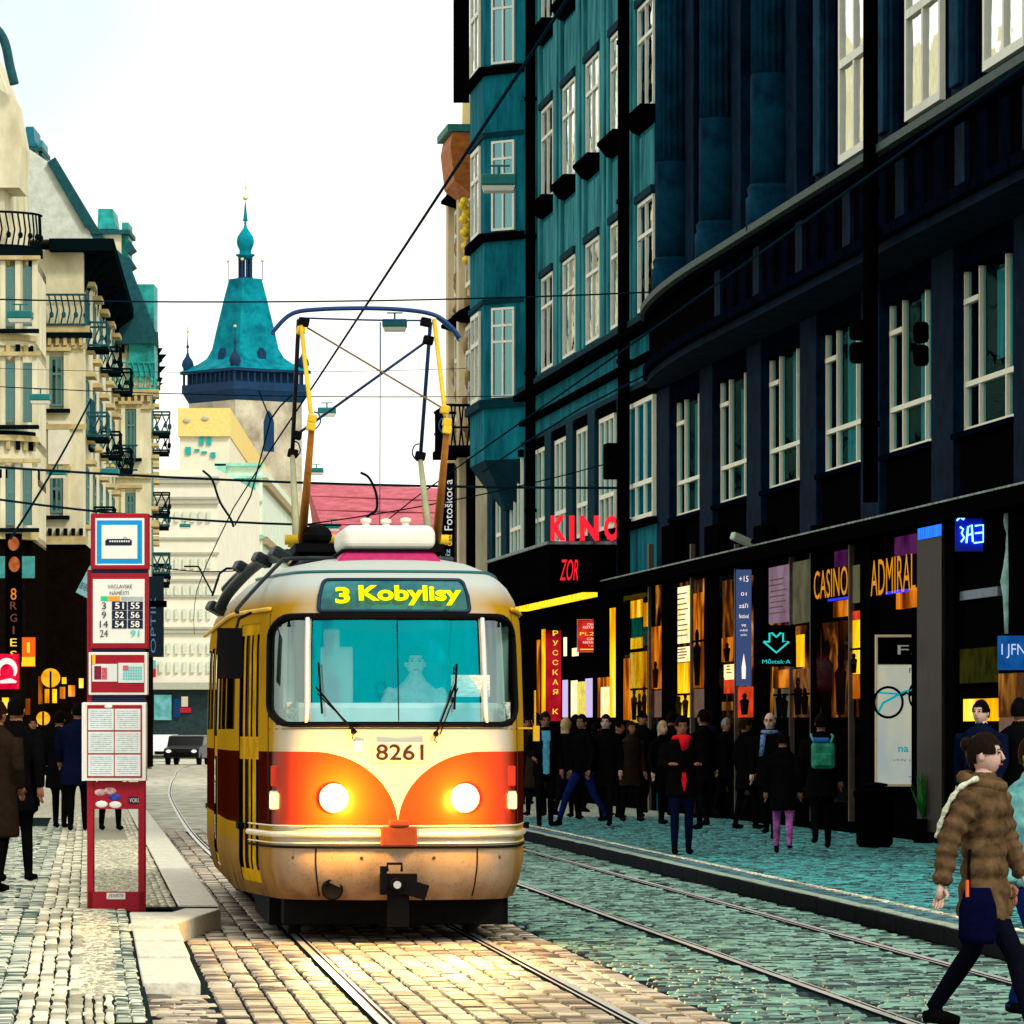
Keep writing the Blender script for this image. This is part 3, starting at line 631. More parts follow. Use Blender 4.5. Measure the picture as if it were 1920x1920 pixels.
for p in ((570, 604, YM), (798, 604, YM), (803, 638, YM), (556, 816, YR), (549, 850, YR), (788, 855, YR)): MB().obox(pt(*p), (.09, .1, .075), (0, .2, 0)).build('joint_block', m_black, pan, bevel=.012)
for p in ((564, 620, YM), (585, 785, YF), (583, 800, YF), (834, 768, YF), (838, 792, YF), (838, 806, YF)): MB().obox(pt(*p), (.075, .09, .07), (0, .15, 0)).build('joint_block', m_ye, pan, bevel=.012)
for (x_, y_, yy, sg) in ((588, 790, YF, 1), (836, 800, YF, -1), (550, 845, YR, 1), (786, 850, YR, -1)):
    MB().tube([tuple(q) for q in spline([pt(x_, y_ - 18, yy), pt(x_ + 9 * sg, y_ - 14, yy), pt(x_ + 13 * sg, y_, yy), pt(x_ + 6 * sg, y_ + 12, yy), pt(x_, y_ + 14, yy)], 5)], .007, 6).build('jumper_cable', m_bl, pan, True)
mb = MB(); b0, b1 = tl(545, 1012, YM), tl(830, 1012, YM)
MB().tube([(b0.x - .05, YM, b0.z), (b1.x + .05, YM, b1.z)], .045, 10).build('base_tube', m_ye, pan, True); MB().tube([(b0.x, YM + .6, b0.z), (b1.x, YM + .6, b1.z)], .045, 10).build('base_tube', m_ye, pan, True)
mb = MB(); mb.box(b0.x + .02, b1.x - .02, YM - .5, YM + 1.1, b0.z - .12, b0.z - .05)
for x in (b0.x + .1, b1.x - .1, -.1):
    for y in (YM - .4, YM + .9): mb.lathe([(.06, -.3), (.06, -.2), (.09, -.19), (.05, -.15), (.09, -.13), (.05, -.1), (.05, -.05)], 10, (x, y, b0.z))
mb.ell((b0.x + .22, YM - .1, b0.z + .03), (.13, .16, .10)); mb.build('base_frame', m_black, pan)
bar('control_rope', pt(713, 604, YM), pt(713, 700, YM), .006, m_bl); bar('control_rope', pt(713, 700, YM), pt(712, 990, YM), .004, M('grey_rope', (.06, .12, .17), .6, var=0))
# ------------------------------------------------------------------ right side of the street
FA = Vector((6.34, 63.4, 0)); FD = Vector((-0.1077, 0.9942, 0)); FRZ = math.atan2(FD.y, FD.x)
def fu(px, v=0.0): return (F * (13.2 - v) / (px + 80.0) - 63.36) / 0.9942      # distance along the facade for a photo column
def fz(px, py, v=0.0): return EYE + (HOR - py) * (13.2 - v) / (px + 80.0)
def fw_(u, v, z): return FA + FD * u + Vector((-FD.y, FD.x, 0)) * v + Vector((0, 0, z))
m_navy = M('navy_shaded_stone', (0.0003, 0.004, 0.018), .8, var=.6, scale=2.2, bump=.5, col2=(.0012, .018, .045), spec=.02)  # facade's shade put into the colour as dark navy
m_navyd = M('black_shaded_stone', (0.0015, 0.0025, 0.008), .9, var=.5, scale=3, bump=.2, spec=0.0)  # deeper shade of the same facade, put into the colour
m_ink = M('ink_black', (0.0014, 0.0014, 0.002), .9, var=0, spec=0.0)
m_teal = M('teal_render', (0.001, 0.085, 0.13), .85, var=.5, scale=2.4, bump=.35, bscale=60, col2=(.008, .22, .29), spec=.03, stretch=(1, 1, .22))
m_teald = M('dark_teal_trim', (0.002, 0.028, 0.045), .85, var=.3, scale=3, spec=.03)
m_teall = M('light_teal_pilaster', (0.008, 0.15, 0.20), .8, var=.5, scale=2.4, stretch=(1, 1, .22), bump=.35, bscale=60, col2=(.06, .34, .38), spec=.03)
m_white = M('white_window_paint', (0.80, 0.80, 0.70), .5, var=.08)
m_pane = GLASS('street_window_glass', (.02, .05, .06), .93, (.95, 1.0, .97), .03, wav=.15)
m_paned = GLASS('dark_window_glass', (.45, .8, .85), .035, (.3, .85, .95), .03, wav=.1)
m_curt = M('pale_curtain', (.0, .16, .20), .9, var=.8, scale=2, stretch=(7, 1, .3), col2=(.06, .42, .42))
_wcache = {}
def window(parent, loc, w, h, rz=0.0, cols=(.5,), rows=(.65,), fr=.07, mfr=None, mgl=None, d=.07, curtain=None):
    """a framed window standing on loc, width along local x, outward local +y"""
    mfr = mfr or m_white; mgl = mgl or m_pane
    key = (round(w, 2), round(h, 2), cols, rows, fr, mfr.name, mgl.name, d)
    if key not in _wcache:
        mb = MB(); mb.box(-w / 2, w / 2, 0, d, 0, fr); mb.box(-w / 2, w / 2, 0, d, h - fr, h); mb.box(-w / 2, -w / 2 + fr, 0.002, d - .002, fr, h - fr); mb.box(w / 2 - fr, w / 2, .002, d - .002, fr, h - fr)
        for c in cols: x = -w / 2 + c * w; mb.box(x - fr * .45, x + fr * .45, .004, d - .004, fr, h - fr)
        for r in rows: mb.box(-w / 2 + fr, w / 2 - fr, .006, d + .004, r * h - fr * .5, r * h + fr * .5)
        me = mb.mesh('window'); me.materials.append(mfr)
        pm = MB().add([(-w / 2 + fr, d * .4, fr), (w / 2 - fr, d * .4, fr), (w / 2 - fr, d * .4, h - fr), (-w / 2 + fr, d * .4, h - fr)], [(0, 1, 2, 3)]).mesh('pane'); pm.materials.append(mgl)
        _wcache[key] = (me, pm)
    me, pm = _wcache[key]; o = put('window', me, parent, loc, (0, 0, rz)); put('pane', pm, o)
    if curtain:
        x0, x1, z0, z1 = curtain
        MB().add([(x0, d * .2, z0), (x1, d * .2, z0), (x1, d * .2, z1), (x0, d * .2, z1)], [(0, 1, 2, 3)]).build('curtain', m_curt, o)
    return o

# --- dark bow-fronted building with columns
db = empty('dark_building', FA, FRZ, 'building with its shade coloured dark navy, bow front and fluted columns on the right', 'building')
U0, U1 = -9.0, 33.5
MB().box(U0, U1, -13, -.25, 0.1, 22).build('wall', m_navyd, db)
MB().box(U0 - .3, U1, -13, .6, 22, 23).build('cornice', m_navyd, db)
mezz = [2.6 + 5.45 * k for k in range(-2, 6)]
edges = [U0] + [q for c in mezz for q in (c - 1.95, c + 1.95)] + [U1]
for i in range(0, len(edges), 2):
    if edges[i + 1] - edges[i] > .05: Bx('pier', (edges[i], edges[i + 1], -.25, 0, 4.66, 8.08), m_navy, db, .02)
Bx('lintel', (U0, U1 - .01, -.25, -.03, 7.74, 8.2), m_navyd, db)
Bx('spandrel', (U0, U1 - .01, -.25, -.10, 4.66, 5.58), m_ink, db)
for k, c in enumerate(mezz):
    if c < 0: continue
    cur = [(-.9, .1, .85, 2.0), (-.95, -.1, .1, 2.2), (-.9, .35, .1, 2.2), (-.8, .0, .7, 2.2), (-.6, .0, .1, 1.9), (-.5, .1, .1, 2.0)][k - 2] if 0 <= k - 2 < 6 else None
    window(db, (c, -.235, 5.60), 3.88, 2.36, 0, (.30, .74), (.27,), .07, M('cream_window_paint', (.86, .84, .68), .5, var=.06), m_paned, .09, cur)
    Bx('transom', (c + .95, c + 1.88, -.20, -.13, 7.30, 7.37), M('cream_window_paint', (0, 0, 0)), db)
    Bx('sill', (c - 1.98, c + 1.98, -.235, .03, 5.52, 5.59), m_navyd, db)
def plan(v, du=0.0):
    pts = [(U0, -.3), (U0, v)]
    for k in range(25): a = math.pi / 2 * k / 24; pts.append((U1 - 11.6 + 11.5 * math.sin(a), .02 + du * .3 + (v - .02) * math.cos(a)))
    return pts + [(U1 - .02, -.3)]
def ledge(nm, v, z0, z1, m, du=0.0, par=None): return MB().prism([(x, y, z0) for x, y in plan(v, du)], (0, 0, z1 - z0)).build(nm, m, par or db)
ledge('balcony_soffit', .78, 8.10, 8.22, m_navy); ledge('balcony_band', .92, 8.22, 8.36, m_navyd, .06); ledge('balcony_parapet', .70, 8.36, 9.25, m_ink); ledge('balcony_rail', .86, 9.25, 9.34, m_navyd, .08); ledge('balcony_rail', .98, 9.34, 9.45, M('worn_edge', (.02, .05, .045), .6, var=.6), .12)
for k in range(28):
    u = U0 + .8 + k * 1.36
    if u < U1 - 13: Bx('parapet_panel', (u, u + .62, .69, .76, 8.44, 9.2), m_navyd if k % 3 else m_navy, db, .01)
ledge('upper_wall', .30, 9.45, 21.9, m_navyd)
m_col = M('column_stone', (.0008, .018, .050), .75, var=.5, scale=2, bump=.3, col2=(.003, .055, .11), spec=.02)
for k, (u, vv) in enumerate(((28.2, .42), (21.7, .58), (15.9, .62))):
    sh = empty('column', (u, vv, -.42)); sh.parent = db
    MB().lathe([(.40, 9.8), (.40, 10.3), (.36, 10.34), (.38, 10.45), (.33, 10.52)], 24).build('column_base', m_col, sh, True)
    MB().lathe([(.33, 10.5), (.325, 12.2), (.318, 12.22)], 28).build('shaft', m_col, sh, True)
    rings = []
    for z in (12.2, 16, 20.5):
        n = 96; rings.append([((.285 + .035 * abs(math.cos(9 * 2 * math.pi * q / n))) * math.cos(2 * math.pi * q / n), (.285 + .035 * abs(math.cos(9 * 2 * math.pi * q / n))) * math.sin(2 * math.pi * q / n), z) for q in range(n)])
    MB().loft(rings).build('fluted_shaft', m_col, sh, True)
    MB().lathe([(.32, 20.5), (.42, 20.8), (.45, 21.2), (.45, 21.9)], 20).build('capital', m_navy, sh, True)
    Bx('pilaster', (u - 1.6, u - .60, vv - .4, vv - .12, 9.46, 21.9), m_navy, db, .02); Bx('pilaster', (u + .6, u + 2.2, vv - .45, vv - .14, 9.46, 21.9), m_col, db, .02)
for u in (12.6, 7.4, 2.1, -3.2): 
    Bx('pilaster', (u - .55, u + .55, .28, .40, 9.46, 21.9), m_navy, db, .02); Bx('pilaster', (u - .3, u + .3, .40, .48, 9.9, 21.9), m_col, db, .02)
for c in (10.0, 4.75, -.55, -5.8):
    window(db, (c, .305, 9.9), 2.5, 2.6, 0, (.5,), (.55,), .12, m_white, m_pane, .08)
    window(db, (c, .305, 13.7), 2.5, 2.6, 0, (.5,), (.55,), .12, m_white, m_pane, .08)
def pipe(par, u, v, z0, z1, r=.09):
    mb = MB(); mb.tube([(u, v, z0), (u, v, z1)], r, 10)
    for z in np.arange(z0 + 1, z1, 3.1): mb.lathe([(r * 1.25, z), (r * 1.25, z + .08)], 10, (u, v, 0))
    return mb.build('downpipe', m_ink, par, True)
pipe(db, fu(1630, 1.05), 1.05, 4.7, 21.8, .10)
# --- ground floor shops
Bx('shopfront', (U0, U1 - .012, -.25, -.02, .12, 4.40), m_ink, db)
lg = MB(); lg.box(U0, 38.6, -.25, .42, 4.40, 4.62); lg.build('shop_ledge', m_ink, db)
MB().box(U0, 38.6, .36, .44, 4.62, 4.645).build('ledge_edge', M('worn_zinc', (.20, .24, .22), .6, var=.9, scale=6), db)
def span(px0, px1, y0, y1, v0, v1):
    pc = (px0 + px1) / 2; u0, u1 = fu(px1, v1), fu(px0, v1); return (u0, u1, v0, v1, fz(pc, y1, v1), fz(pc, y0, v1))
def panel(nm, px0, px1, y0, y1, mat, v=.04, par=None, t=.05): return Bx(nm, span(px0, px1, y0, y1, v - t, v), mat, par or db)
for a, b in ((1240, 1262), (1320, 1344), (1412, 1432), (1519, 1526), (1612, 1630), (1766, 1788), (1156, 1164)):
    panel('shop_pier', a, b, 985, 1575, m_ink, .12, t=.14)
ey = EM('shop_yellow', [(.25, (.20, .05, .0)), (.42, (.75, .28, .0)), (.55, (1.0, .60, .01)), (.75, (1.0, .85, .25))], 1.2, 1.1, (1, 1, .6), .5, 2.0); ew = E('shop_cream', (1.0, .86, .52), 1.2, var=.8, scale=3, col2=(1.0, .6, .12)); eo = EM('shop_orange', [(.3, (.015, .004, .0)), (.45, (.22, .04, .0)), (.58, (.70, .19, .01)), (.78, (1.0, .5, .05))], .95, 1.3, (1, 1, .5), .8, 2.5)
eamb = EM('shop_amber_depth', [(.40, (.001, .0006, .0004)), (.52, (.05, .012, .002)), (.62, (.28, .08, .006)), (.74, (.85, .38, .03))], .9, 1.2, (1, 1, .7), 1.0, 3.0)
er = E('shop_red', (.80, .06, .02), .9, var=1.0, scale=3, col2=(.25, .02, .0)); eb = M('brown_stone', (.22, .09, .06), .6, var=.5, scale=6)
eg = E('shop_green', (.0, .16, .10), .6, var=1, scale=3, col2=(.0, .01, .01)); epk = E('shop_pinkwhite', (.40, .27, .36), .55, var=1, scale=1.2, col2=(.22, .08, .14))
epu = E('shop_purple', (.11, .018, .10), .6, var=1, scale=2, col2=(.02, .0, .04)); ebr = EM('shop_brown', [(.3, (.006, .003, .001)), (.5, (.10, .035, .008)), (.65, (.34, .14, .02)), (.8, (.8, .4, .05))], .8, 1.8, (1, 1, .7), 1.0, 3.0); eol = E('shop_olive', (.16, .15, .08), .6, var=1, scale=1.5, col2=(.02, .04, .04))
for a in ((1164, 1240, 1095, 1345, eamb), (1262, 1320, 1090, 1345, eamb), (1344, 1412, 1085, 1345, eamb), (1433, 1519, 1060, 1345, eamb), (1527, 1612, 1165, 1345, eamb)): panel('shop_interior', *a, .02, None, .03)
for a in ((1265, 1293, 1100, 1206, ew), (1265, 1293, 1213, 1241, ew), (1265, 1293, 1243, 1345, ey), (1295, 1317, 1112, 1290, eo), (1294, 1320, 1292, 1345, eb),
          (1182, 1205, 1125, 1158, ey), (1184, 1204, 1158, 1196, eg), (1206, 1214, 1130, 1175, ey), (1182, 1205, 1195, 1216, ey), (1205, 1214, 1176, 1210, eg), (1181, 1213, 1222, 1355, ey), (1165, 1180, 1228, 1350, ebr), (1216, 1238, 1175, 1292, eo), (1215, 1240, 1295, 1345, eb),
          (1346, 1351, 1150, 1345, ey), (1353, 1376, 1195, 1240, eo), (1357, 1376, 1272, 1300, er), (1357, 1374, 1244, 1270, ew), (1352, 1372, 1316, 1332, ebr), (1377, 1411, 1288, 1345, er),  # last red panel is a reddish reflection drawn as glow
          (1434, 1479, 1062, 1168, epk), (1480, 1518, 1052, 1168, eol), (1493, 1506, 1190, 1250, ey), (1449, 1478, 1256, 1290, eo), (1451, 1479, 1292, 1345, eol), (1480, 1518, 1254, 1345, ebr),
          (1564, 1590, 1032, 1062, epu), (1562, 1590, 1126, 1156, eo), (1592, 1611, 1146, 1163, er), (1592, 1611, 1163, 1264, ey), (1592, 1611, 1266, 1310, eo), (1592, 1611, 1060, 1130, eol),
          (1677, 1716, 1004, 1040, epu), (1680, 1716, 1104, 1140, eo), (1789, 1870, 1105, 1122, M('steel_lintel', (.10, .14, .2), .4, var=.3)), (1806, 1868, 1310, 1352, ey), (1795, 1866, 1215, 1280, E('shop_dim', (.03, .03, .004), .7, var=1)), (1872, 1925, 1262, 1345, ebr), (1873, 1925, 1262, 1500, eb)):
    panel('lit_pane' if 'shop_' in a[4].name else 'facing', *a)
panel('lit_disc', 1358, 1376, 1262, 1274, ew, .05)
for a, b in ((1262, 1265), (1293, 1295), (1214, 1216), (1376, 1377.5), (1590, 1592), (1518, 1519.5), (1432, 1434), (1479, 1480)): panel('glazing_bar', a, b, 1020, 1540, M('bronze_bar', (.10, .07, .05), .4, metal=.4, var=.2), .09, t=.08)
for a, b in ((1164, 1240), (1262, 1320), (1344, 1412), (1433, 1519), (1527, 1612)):
    u0, u1 = fu(b, .1), fu(a, .1); MB().add([(u0, .10, .6), (u1, .10, .6), (u1, .10, 4.3), (u0, .10, 4.3)], [(0, 1, 2, 3)]).build('shop_glass', GLASS('shop_glass', (.92, .92, .9), .035, (.8, .9, 1), .05), db)
dk = M('display_dark', (.004, .003, .003), .9, var=0, spec=0.0)
for px, y0, y1, wd in ((1188, 1290, 1350, 6), (1198, 1300, 1350, 5), (1207, 1285, 1350, 5), (1172, 1270, 1345, 5), (1228, 1240, 1290, 6), (1272, 1305, 1345, 6), (1284, 1300, 1345, 6), (1306, 1180, 1285, 7), (1362, 1205, 1240, 6), (1460, 1290, 1345, 6), (1470, 1300, 1345, 6), (1495, 1270, 1340, 7), (1508, 1290, 1340, 6), (1600, 1225, 1262, 5), (1395, 1300, 1340, 8), (1550, 1200, 1340, 9), (1575, 1220, 1340, 9)):
    u, zz0, zz1 = fu(px, .06), fz(px, y1, .06), fz(px, y0, .06); rw_ = wd * 13.1 / (px + 80) ; fg = empty('display_figure', (u, .055, 0)); fg.parent = db; hh = zz1 - zz0
    MB().loft([ring0 for ring0 in [[(rw_ * r_ * 6 * math.cos(2 * math.pi * q / 12), .012 * math.sin(2 * math.pi * q / 12), zz0 + hh * t_) for q in range(12)] for t_, r_ in ((0, .8), (.25, .95), (.5, 1.1), (.66, 1.25), (.74, .5), (.78, .42), (.84, .62), (.92, .62), (1, .2))]]).build('bust', dk, fg, True)
for a, b, y0, y1, n in ((1267, 1291, 1112, 1200, 9), (1267, 1291, 1216, 1238, 4), (1440, 1476, 1085, 1158, 7), (1358, 1374, 1248, 1266, 3)):
    for k in range(n): y = y0 + (y1 - y0) * k / n; panel('poster_line', a + random.uniform(1, 5), b - random.uniform(1, 9), y, y + 2.2, M('poster_print_line', (.20, .10, .04), .8, var=.2), .046, t=.004)
for a, b, y in ((1165, 1214, 1219), (1181, 1213, 1290), (1265, 1293, 1300), (1295, 1317, 1200), (1344, 1376, 1242), (1449, 1518, 1300), (1592, 1611, 1215), (1433, 1518, 1172)): panel('glazing_bar', a, b, y, y + 4, dk, .075, t=.03)
# metal-clad pillar by the casino door
mp = M('brushed_pillar', (.008, .008, .012), .45, metal=.3, var=.7, scale=3, stretch=(8, 8, .5), col2=(.045, .026, .014), spec=.03)  # coppery tone keeps the pillar's warm reflections in its colour
panel('metal_pillar', 1719, 1765, 975, 1560, mp, .16, t=.18)
pb = panel('pillar_blue_top', 1720, 1764, 972, 1008, E('blue_pillar_top', (.02, .16, 1.0), 1.6, var=1, scale=6, col2=(.0, .02, .25), stretch=(6, 6, .4)), .175, t=.01)  # blue top of the pillar drawn as an emissive panel

# --- shop signs and fittings (things of their own)
def camsign(name, label, cat, px0, px1, y0, y1, Y, mat, t=.06, bevel=.01, group=None):
    a, b = W(px0, y1, Y), W(px1, y0, Y); r = empty(name, ((a.x + b.x) / 2, Y, a.z), 0, label, cat, group); w, h = b.x - a.x, b.z - a.z
    MB().box(-w / 2, w / 2, 0, t, 0, h).build('board', mat, r, bevel=bevel); return r, w, h
m_redneon = E('red_neon', (1.0, .015, .03), 1.1); m_amber = E('amber_letters', (.70, .26, .015), .85); m_blk = m_ink
def facsign(name, label, s, px0, px1, y0, y1, mat, v, ext=.006):
    pc = (px0 + px1) / 2; r = empty(name, fw_(fu(pc, v), v, fz(pc, (y0 + y1) / 2, v)), FRZ, label, 'sign')
    text('lettering', s, mat, r, (0, 0, 0), FACE_OUT, w=abs(fu(px0, v) - fu(px1, v)), h=fz(pc, y0, v) - fz(pc, y1, v), ext=ext, bold=.0)
    return r
facsign('casino_sign', 'amber lit letters spelling CASINO above a dark shop window', 'CASINO', 1526, 1589, 1066, 1120, m_amber, .12)
r = facsign('casino_sign', 'amber lit letters spelling ADMIRAL beside the metal pillar', 'ADMIRAL', 1632, 1716, 1044, 1112, m_amber, .12)
panel('neon_tube', 1660, 1700, 1107, 1112, E('blue_neon', (.02, .03, 1.0), 1.3), .10, t=.02); panel('neon_tube', 1552, 1588, 1121, 1125, E('blue_neon', (0, 0, 1), 1), .10, t=.02)
# metro sign
r, w, h = camsign('metro_sign', 'black square metro sign with teal arrow reading Mustek A', 'sign', 1419, 1492, 1172, 1250, 78.0, m_blk)
mtq = E('teal_light', (.02, .60, .55), 1.0)
ar = [(-.62, .02), (-.36, .02), (-.36, .42), (-.30, .46), (-.03, .20), (.0, .17), (.03, .20), (.30, .46), (.36, .42), (.36, .02), (.62, .02), (0, -.58)]
ar = [(-.62, .0), (-.33, .0), (-.33, .44), (-.2, .44), (0, .24), (.2, .44), (.33, .44), (.33, .0), (.62, .0), (0, -.56)]
pts = [(x * w * .53, -.012, h * .60 + z * h * .47) for x, z in ar]
MB().tube(pts + [pts[0], pts[1]], .016, 6).build('arrow_outline', mtq, r)
text('lettering', 'Můstek·A', mtq, r, (0, -.01, h * .13), w=w * .72, h=h * .11)
# restaurant sign, red vertical sign
m_rs = E('red_sign_face', (.62, .03, .02), .9, var=.3, scale=4, col2=(.42, .01, .01)); m_wt = E('sign_white', (1, .85, .75), .95); m_yt = E('sign_yellow', (1, .62, .04), 1.1)
r, w, h = camsign('restaurant_sign', 'red square restaurant sign with yellow and white lettering', 'sign', 1083, 1143, 1162, 1222, 106, m_rs)
MB().box(-w / 2 - .012, w / 2 + .012, .01, .05, -.012, h + .012).build('border', M('pale_border', (.8, .6, .6), .5, var=0), r)
for s, zz, ww, mt_, hh in (('ČESKÁ', .86, .4, m_wt, .07), ('RESTAURACE', .76, .66, m_wt, .07), ('PLZEŇ', .58, .86, m_yt, .14), ('CZECH', .40, .42, m_wt, .07), ('RESTAURANT', .29, .66, m_wt, .07), ('1. patro', .18, .3, m_yt, .05)):
    text('lettering', s, mt_, r, (0, -.006, h * zz), w=w * ww, h=h * hh)
pts = [(-w * .42, -.008, h * .09), (w * .2, -.008, h * .09), (w * .2, -.008, h * .12), (w * .4, -.008, h * .075), (w * .2, -.008, h * .03), (w * .2, -.008, h * .06), (-w * .42, -.008, h * .06)]
MB().add(pts, [tuple(range(7))]).build('arrow', m_yt, r)
r, w, h = camsign('vertical_sign', 'tall red vertical sign with yellow Cyrillic lettering under the cinema canopy', 'sign', 1024, 1052, 1182, 1352, 104, E('deep_red_face', (.60, .012, .03), .85, var=.5, scale=1.2, col2=(.12, .0, .0), stretch=(1, 1, .6)))
for k, ch in enumerate('РУССКАЯ К'):
    if ch != ' ': text('lettering', ch, m_yt, r, (w * .12, -.006, h * (.97 - .108 * k)), w=w * .36, h=h * .058, bold=.01)
# vertical banner
r, w, h = camsign('vertical_banner', 'purple and blue vertical banner with white print between shop windows', 'banner', 1380, 1409, 1068, 1286, 83, E('banner_face', (.02, .10, .22), .8, var=2.2, scale=.55, col2=(.09, .02, .14), stretch=(.5, .5, 1)), t=.03)
for s, zz, ww, hh in (('+15', .92, .6, .05), ('01', .79, .36, .03), ('září', .69, .6, .04), ('festival', .60, .62, .035), ('ve', .52, .3, .02), ('světě', .48, .5, .02), ('umění', .44, .4, .02)): text('lettering', s, m_wt, r, (0, -.006, h * zz), w=w * ww, h=h * hh)
pts = [(-.03, -.006, h * .06), (.03, -.006, h * .06), (.035, -.006, h * .16), (0, -.006, h * .28), (-.035, -.006, h * .16)]; MB().add(pts, [tuple(range(5))]).build('emblem', m_wt, r)
# hanging poster with spectacles
r, w, h = camsign('poster_case', 'framed advertising poster showing large spectacles beside the metal pillar', 'poster', 1641, 1730, 1190, 1475, 71.0, M('pale_frame', (.80, .60, .38), .5, var=.1), t=.08)
fr = .035; pp = E('poster_paper', (.52, .48, .32), .8, var=1.3, scale=1.3, col2=(.08, .26, .38), stretch=(1.2, 1, .45))
MB().box(-w / 2 + fr, w / 2 - fr, -.012, .0, fr, h * .80).build('poster_sheet', pp, r); MB().box(-w / 2 + fr, w / 2 - fr, -.012, 0, h * .805, h - fr).build('poster_head', m_blk, r)
text('lettering', 'F.', M('poster_grey', (.7, .7, .6), .5, var=0), r, (.1, -.02, h * .9), w=.24, h=.13); text('lettering', 'Fo', m_blk, r, (.2, -.02, h * .765), w=.12, h=.07)
text('lettering', 'na v', E('poster_teal', (.0, .26, .28), .8), r, (.12, -.02, h * .245), w=.26, h=.075, bold=.02); text('lettering', 'vždy při', M('faint_print', (.30, .40, .34), .6, var=0), r, (.08, -.02, h * .175), w=.34, h=.05); text('lettering', 'www.', m_blk, r, (.2, -.02, h * .065), w=.14, h=.02)
def ringpts(cx, cz, rx, rz, a0=0, a1=360, n=28): return [(cx + rx * math.cos(R(a)), -.025, cz + rz * math.sin(R(a))) for a in np.linspace(a0, a1, n)]
sp_ = MB(); sp_.tube(ringpts(-.15, h * .555, .20, .21), .018, 6); sp_.tube(ringpts(.26, h * .60, .12, .19, 95, 300), .016, 6); sp_.tube([(.04, -.025, h * .60), (.1, -.025, h * .62), (.15, -.025, h * .60), (.24, -.025, h * .67), (.3, -.025, h * .72)], .022, 6); sp_.build('spectacles_print', m_blk, r)
MB().tube([(-.3, -.02, h * .48), (-.22, -.02, h * .55), (.05, -.02, h * .62), (.28, -.02, h * .65)], .02, 6).build('spectacles_arm_print', E('cyan_print', (.0, .34, .38), .8), r); MB().tube([(-.3, -.02, h * .62), (.1, -.02, h * .605)], .016, 6).build('spectacles_arm_print', E('cyan_print', (0, 0, 0)), r)
MB().ell((.26, -.022, h * .40), (.05, .008, .13)).build('bird_print', E('blue_print', (.01, .08, .16), .8), r)
# neon sign over the doorway, mannequin, blue sign
nr = empty('neon_sign', W(1832, 990, 66), 0, 'blue neon sign over a dark doorway on the far right', 'sign'); nb = E('blue_white_neon', (.14, .40, 1.0), 4.0); s_ = F / 66
def npoly(pl): return MB().tube([((x - 1832) / s_, 0, (990 - y) / s_) for x, y in pl], .012, 6)
for pl in ([(1794, 976), (1800, 970), (1806, 974), (1812, 966), (1820, 970), (1826, 962), (1836, 966), (1842, 962), (1852, 960), (1862, 956), (1868, 953)], [(1800, 988), (1806, 992), (1803, 1000), (1808, 1008), (1802, 1016)], [(1812, 1018), (1815, 988), (1822, 984), (1824, 1016)], [(1814, 1003), (1824, 1001)], [(1828, 986), (1844, 984), (1844, 1016), (1826, 1018)], [(1828, 1000), (1844, 998)], [(1852, 988), (1858, 985), (1860, 992), (1854, 996), (1862, 1000)], [(1868, 986), (1862, 994), (1868, 1002)], [(1852, 1016), (1858, 1010), (1868, 1014)]):
    npoly(pl).build('neon_tube', nb, nr)
npoly([(1846, 960), (1858, 974), (1866, 968)]).build('neon_tube', m_redneon, nr); MB().box(-.28, .28, .03, .05, -.3, .28).build('backboard', M('neon_lit_blue', (.005, .02, .5), .6, var=0), nr)  # backboard blue holds the glow of the neon in its colour
mn = empty('mannequin', W(1893, 1188, 64.5), 0, 'pale teal draped mannequin in the window at the right edge', 'mannequin'); s_ = F / 64.5
mm_ = M('pale_teal_drape', (.16, .50, .48), .7, var=.5, scale=4, col2=(.5, .75, .68))
mb = MB(); rg = []
for y, rx in ((1188, .07), (1150, .09), (1120, .075), (1090, .10), (1060, .085), (1030, .07), (1010, .05), (1000, .035), (990, .05), (975, .06), (958, .05), (948, .02)):
    rg.append([(rx * math.cos(2 * math.pi * q / 14) + .02 * math.sin(y * .05), rx * .8 * math.sin(2 * math.pi * q / 14), (1188 - y) / s_) for q in range(14)])
mb.loft(rg); mb.build('figure', mm_, mn, True)
r, w, h = camsign('shop_sign', 'blue sign board with white print at the right edge', 'sign', 1871, 1935, 1192, 1256, 63.5, E('blue_board', (.01, .10, .36), .8, var=1.2, scale=4, col2=(.0, .03, .14)))
text('lettering', 'I JFN', E('pale_blue_print', (.5, .6, .85), .9), r, (-.02, -.006, h * .55), w=w * .7, h=h * .42)
# security camera and lamp on the ledge
sc_ = empty('security_camera', fw_(fu(1460), .45, fz(1460, 1012)), FRZ, 'pale security camera on the ledge above the metro sign', 'camera')
MB().obox((0, .15, 0), (.12, .42, .13), (R(18), 0, .5)).build('housing', M('pale_green_plastic', (.50, .62, .48), .5, var=.05), sc_, bevel=.03); MB().tube([(0, -.3, -.12), (0, 0, -.02)], .03, 8).build('bracket', m_ink, sc_)
for nm, px, py, lab in (('traffic_light', 1607, 640, 'black signal head hanging before the third mezzanine window'), ('traffic_light', 1727, 645, 'black signal head hanging before the second mezzanine window')):
    t = empty(nm, W(px, py, 60), 0, lab, 'signal', 'hanging black signal heads'); b = MB(); b.box(-.09, .09, -.08, .08, .01, .26); b.box(-.09, .09, -.08, .08, -.26, -.01); b.build('housing', m_ink, t, bevel=.05); MB().tube([(0, 0, .25), (0, 0, .5)], .01, 6).build('hanger', m_ink, t)
sb = empty('loudspeaker_box', fw_(37.4, .25, 6.6), FRZ, 'black box fixed beside the mezzanine window near the cinema', 'box'); MB().box(-.25, .25, -.25, .25, 0, .7).build('housing', m_ink, sb, bevel=.03)

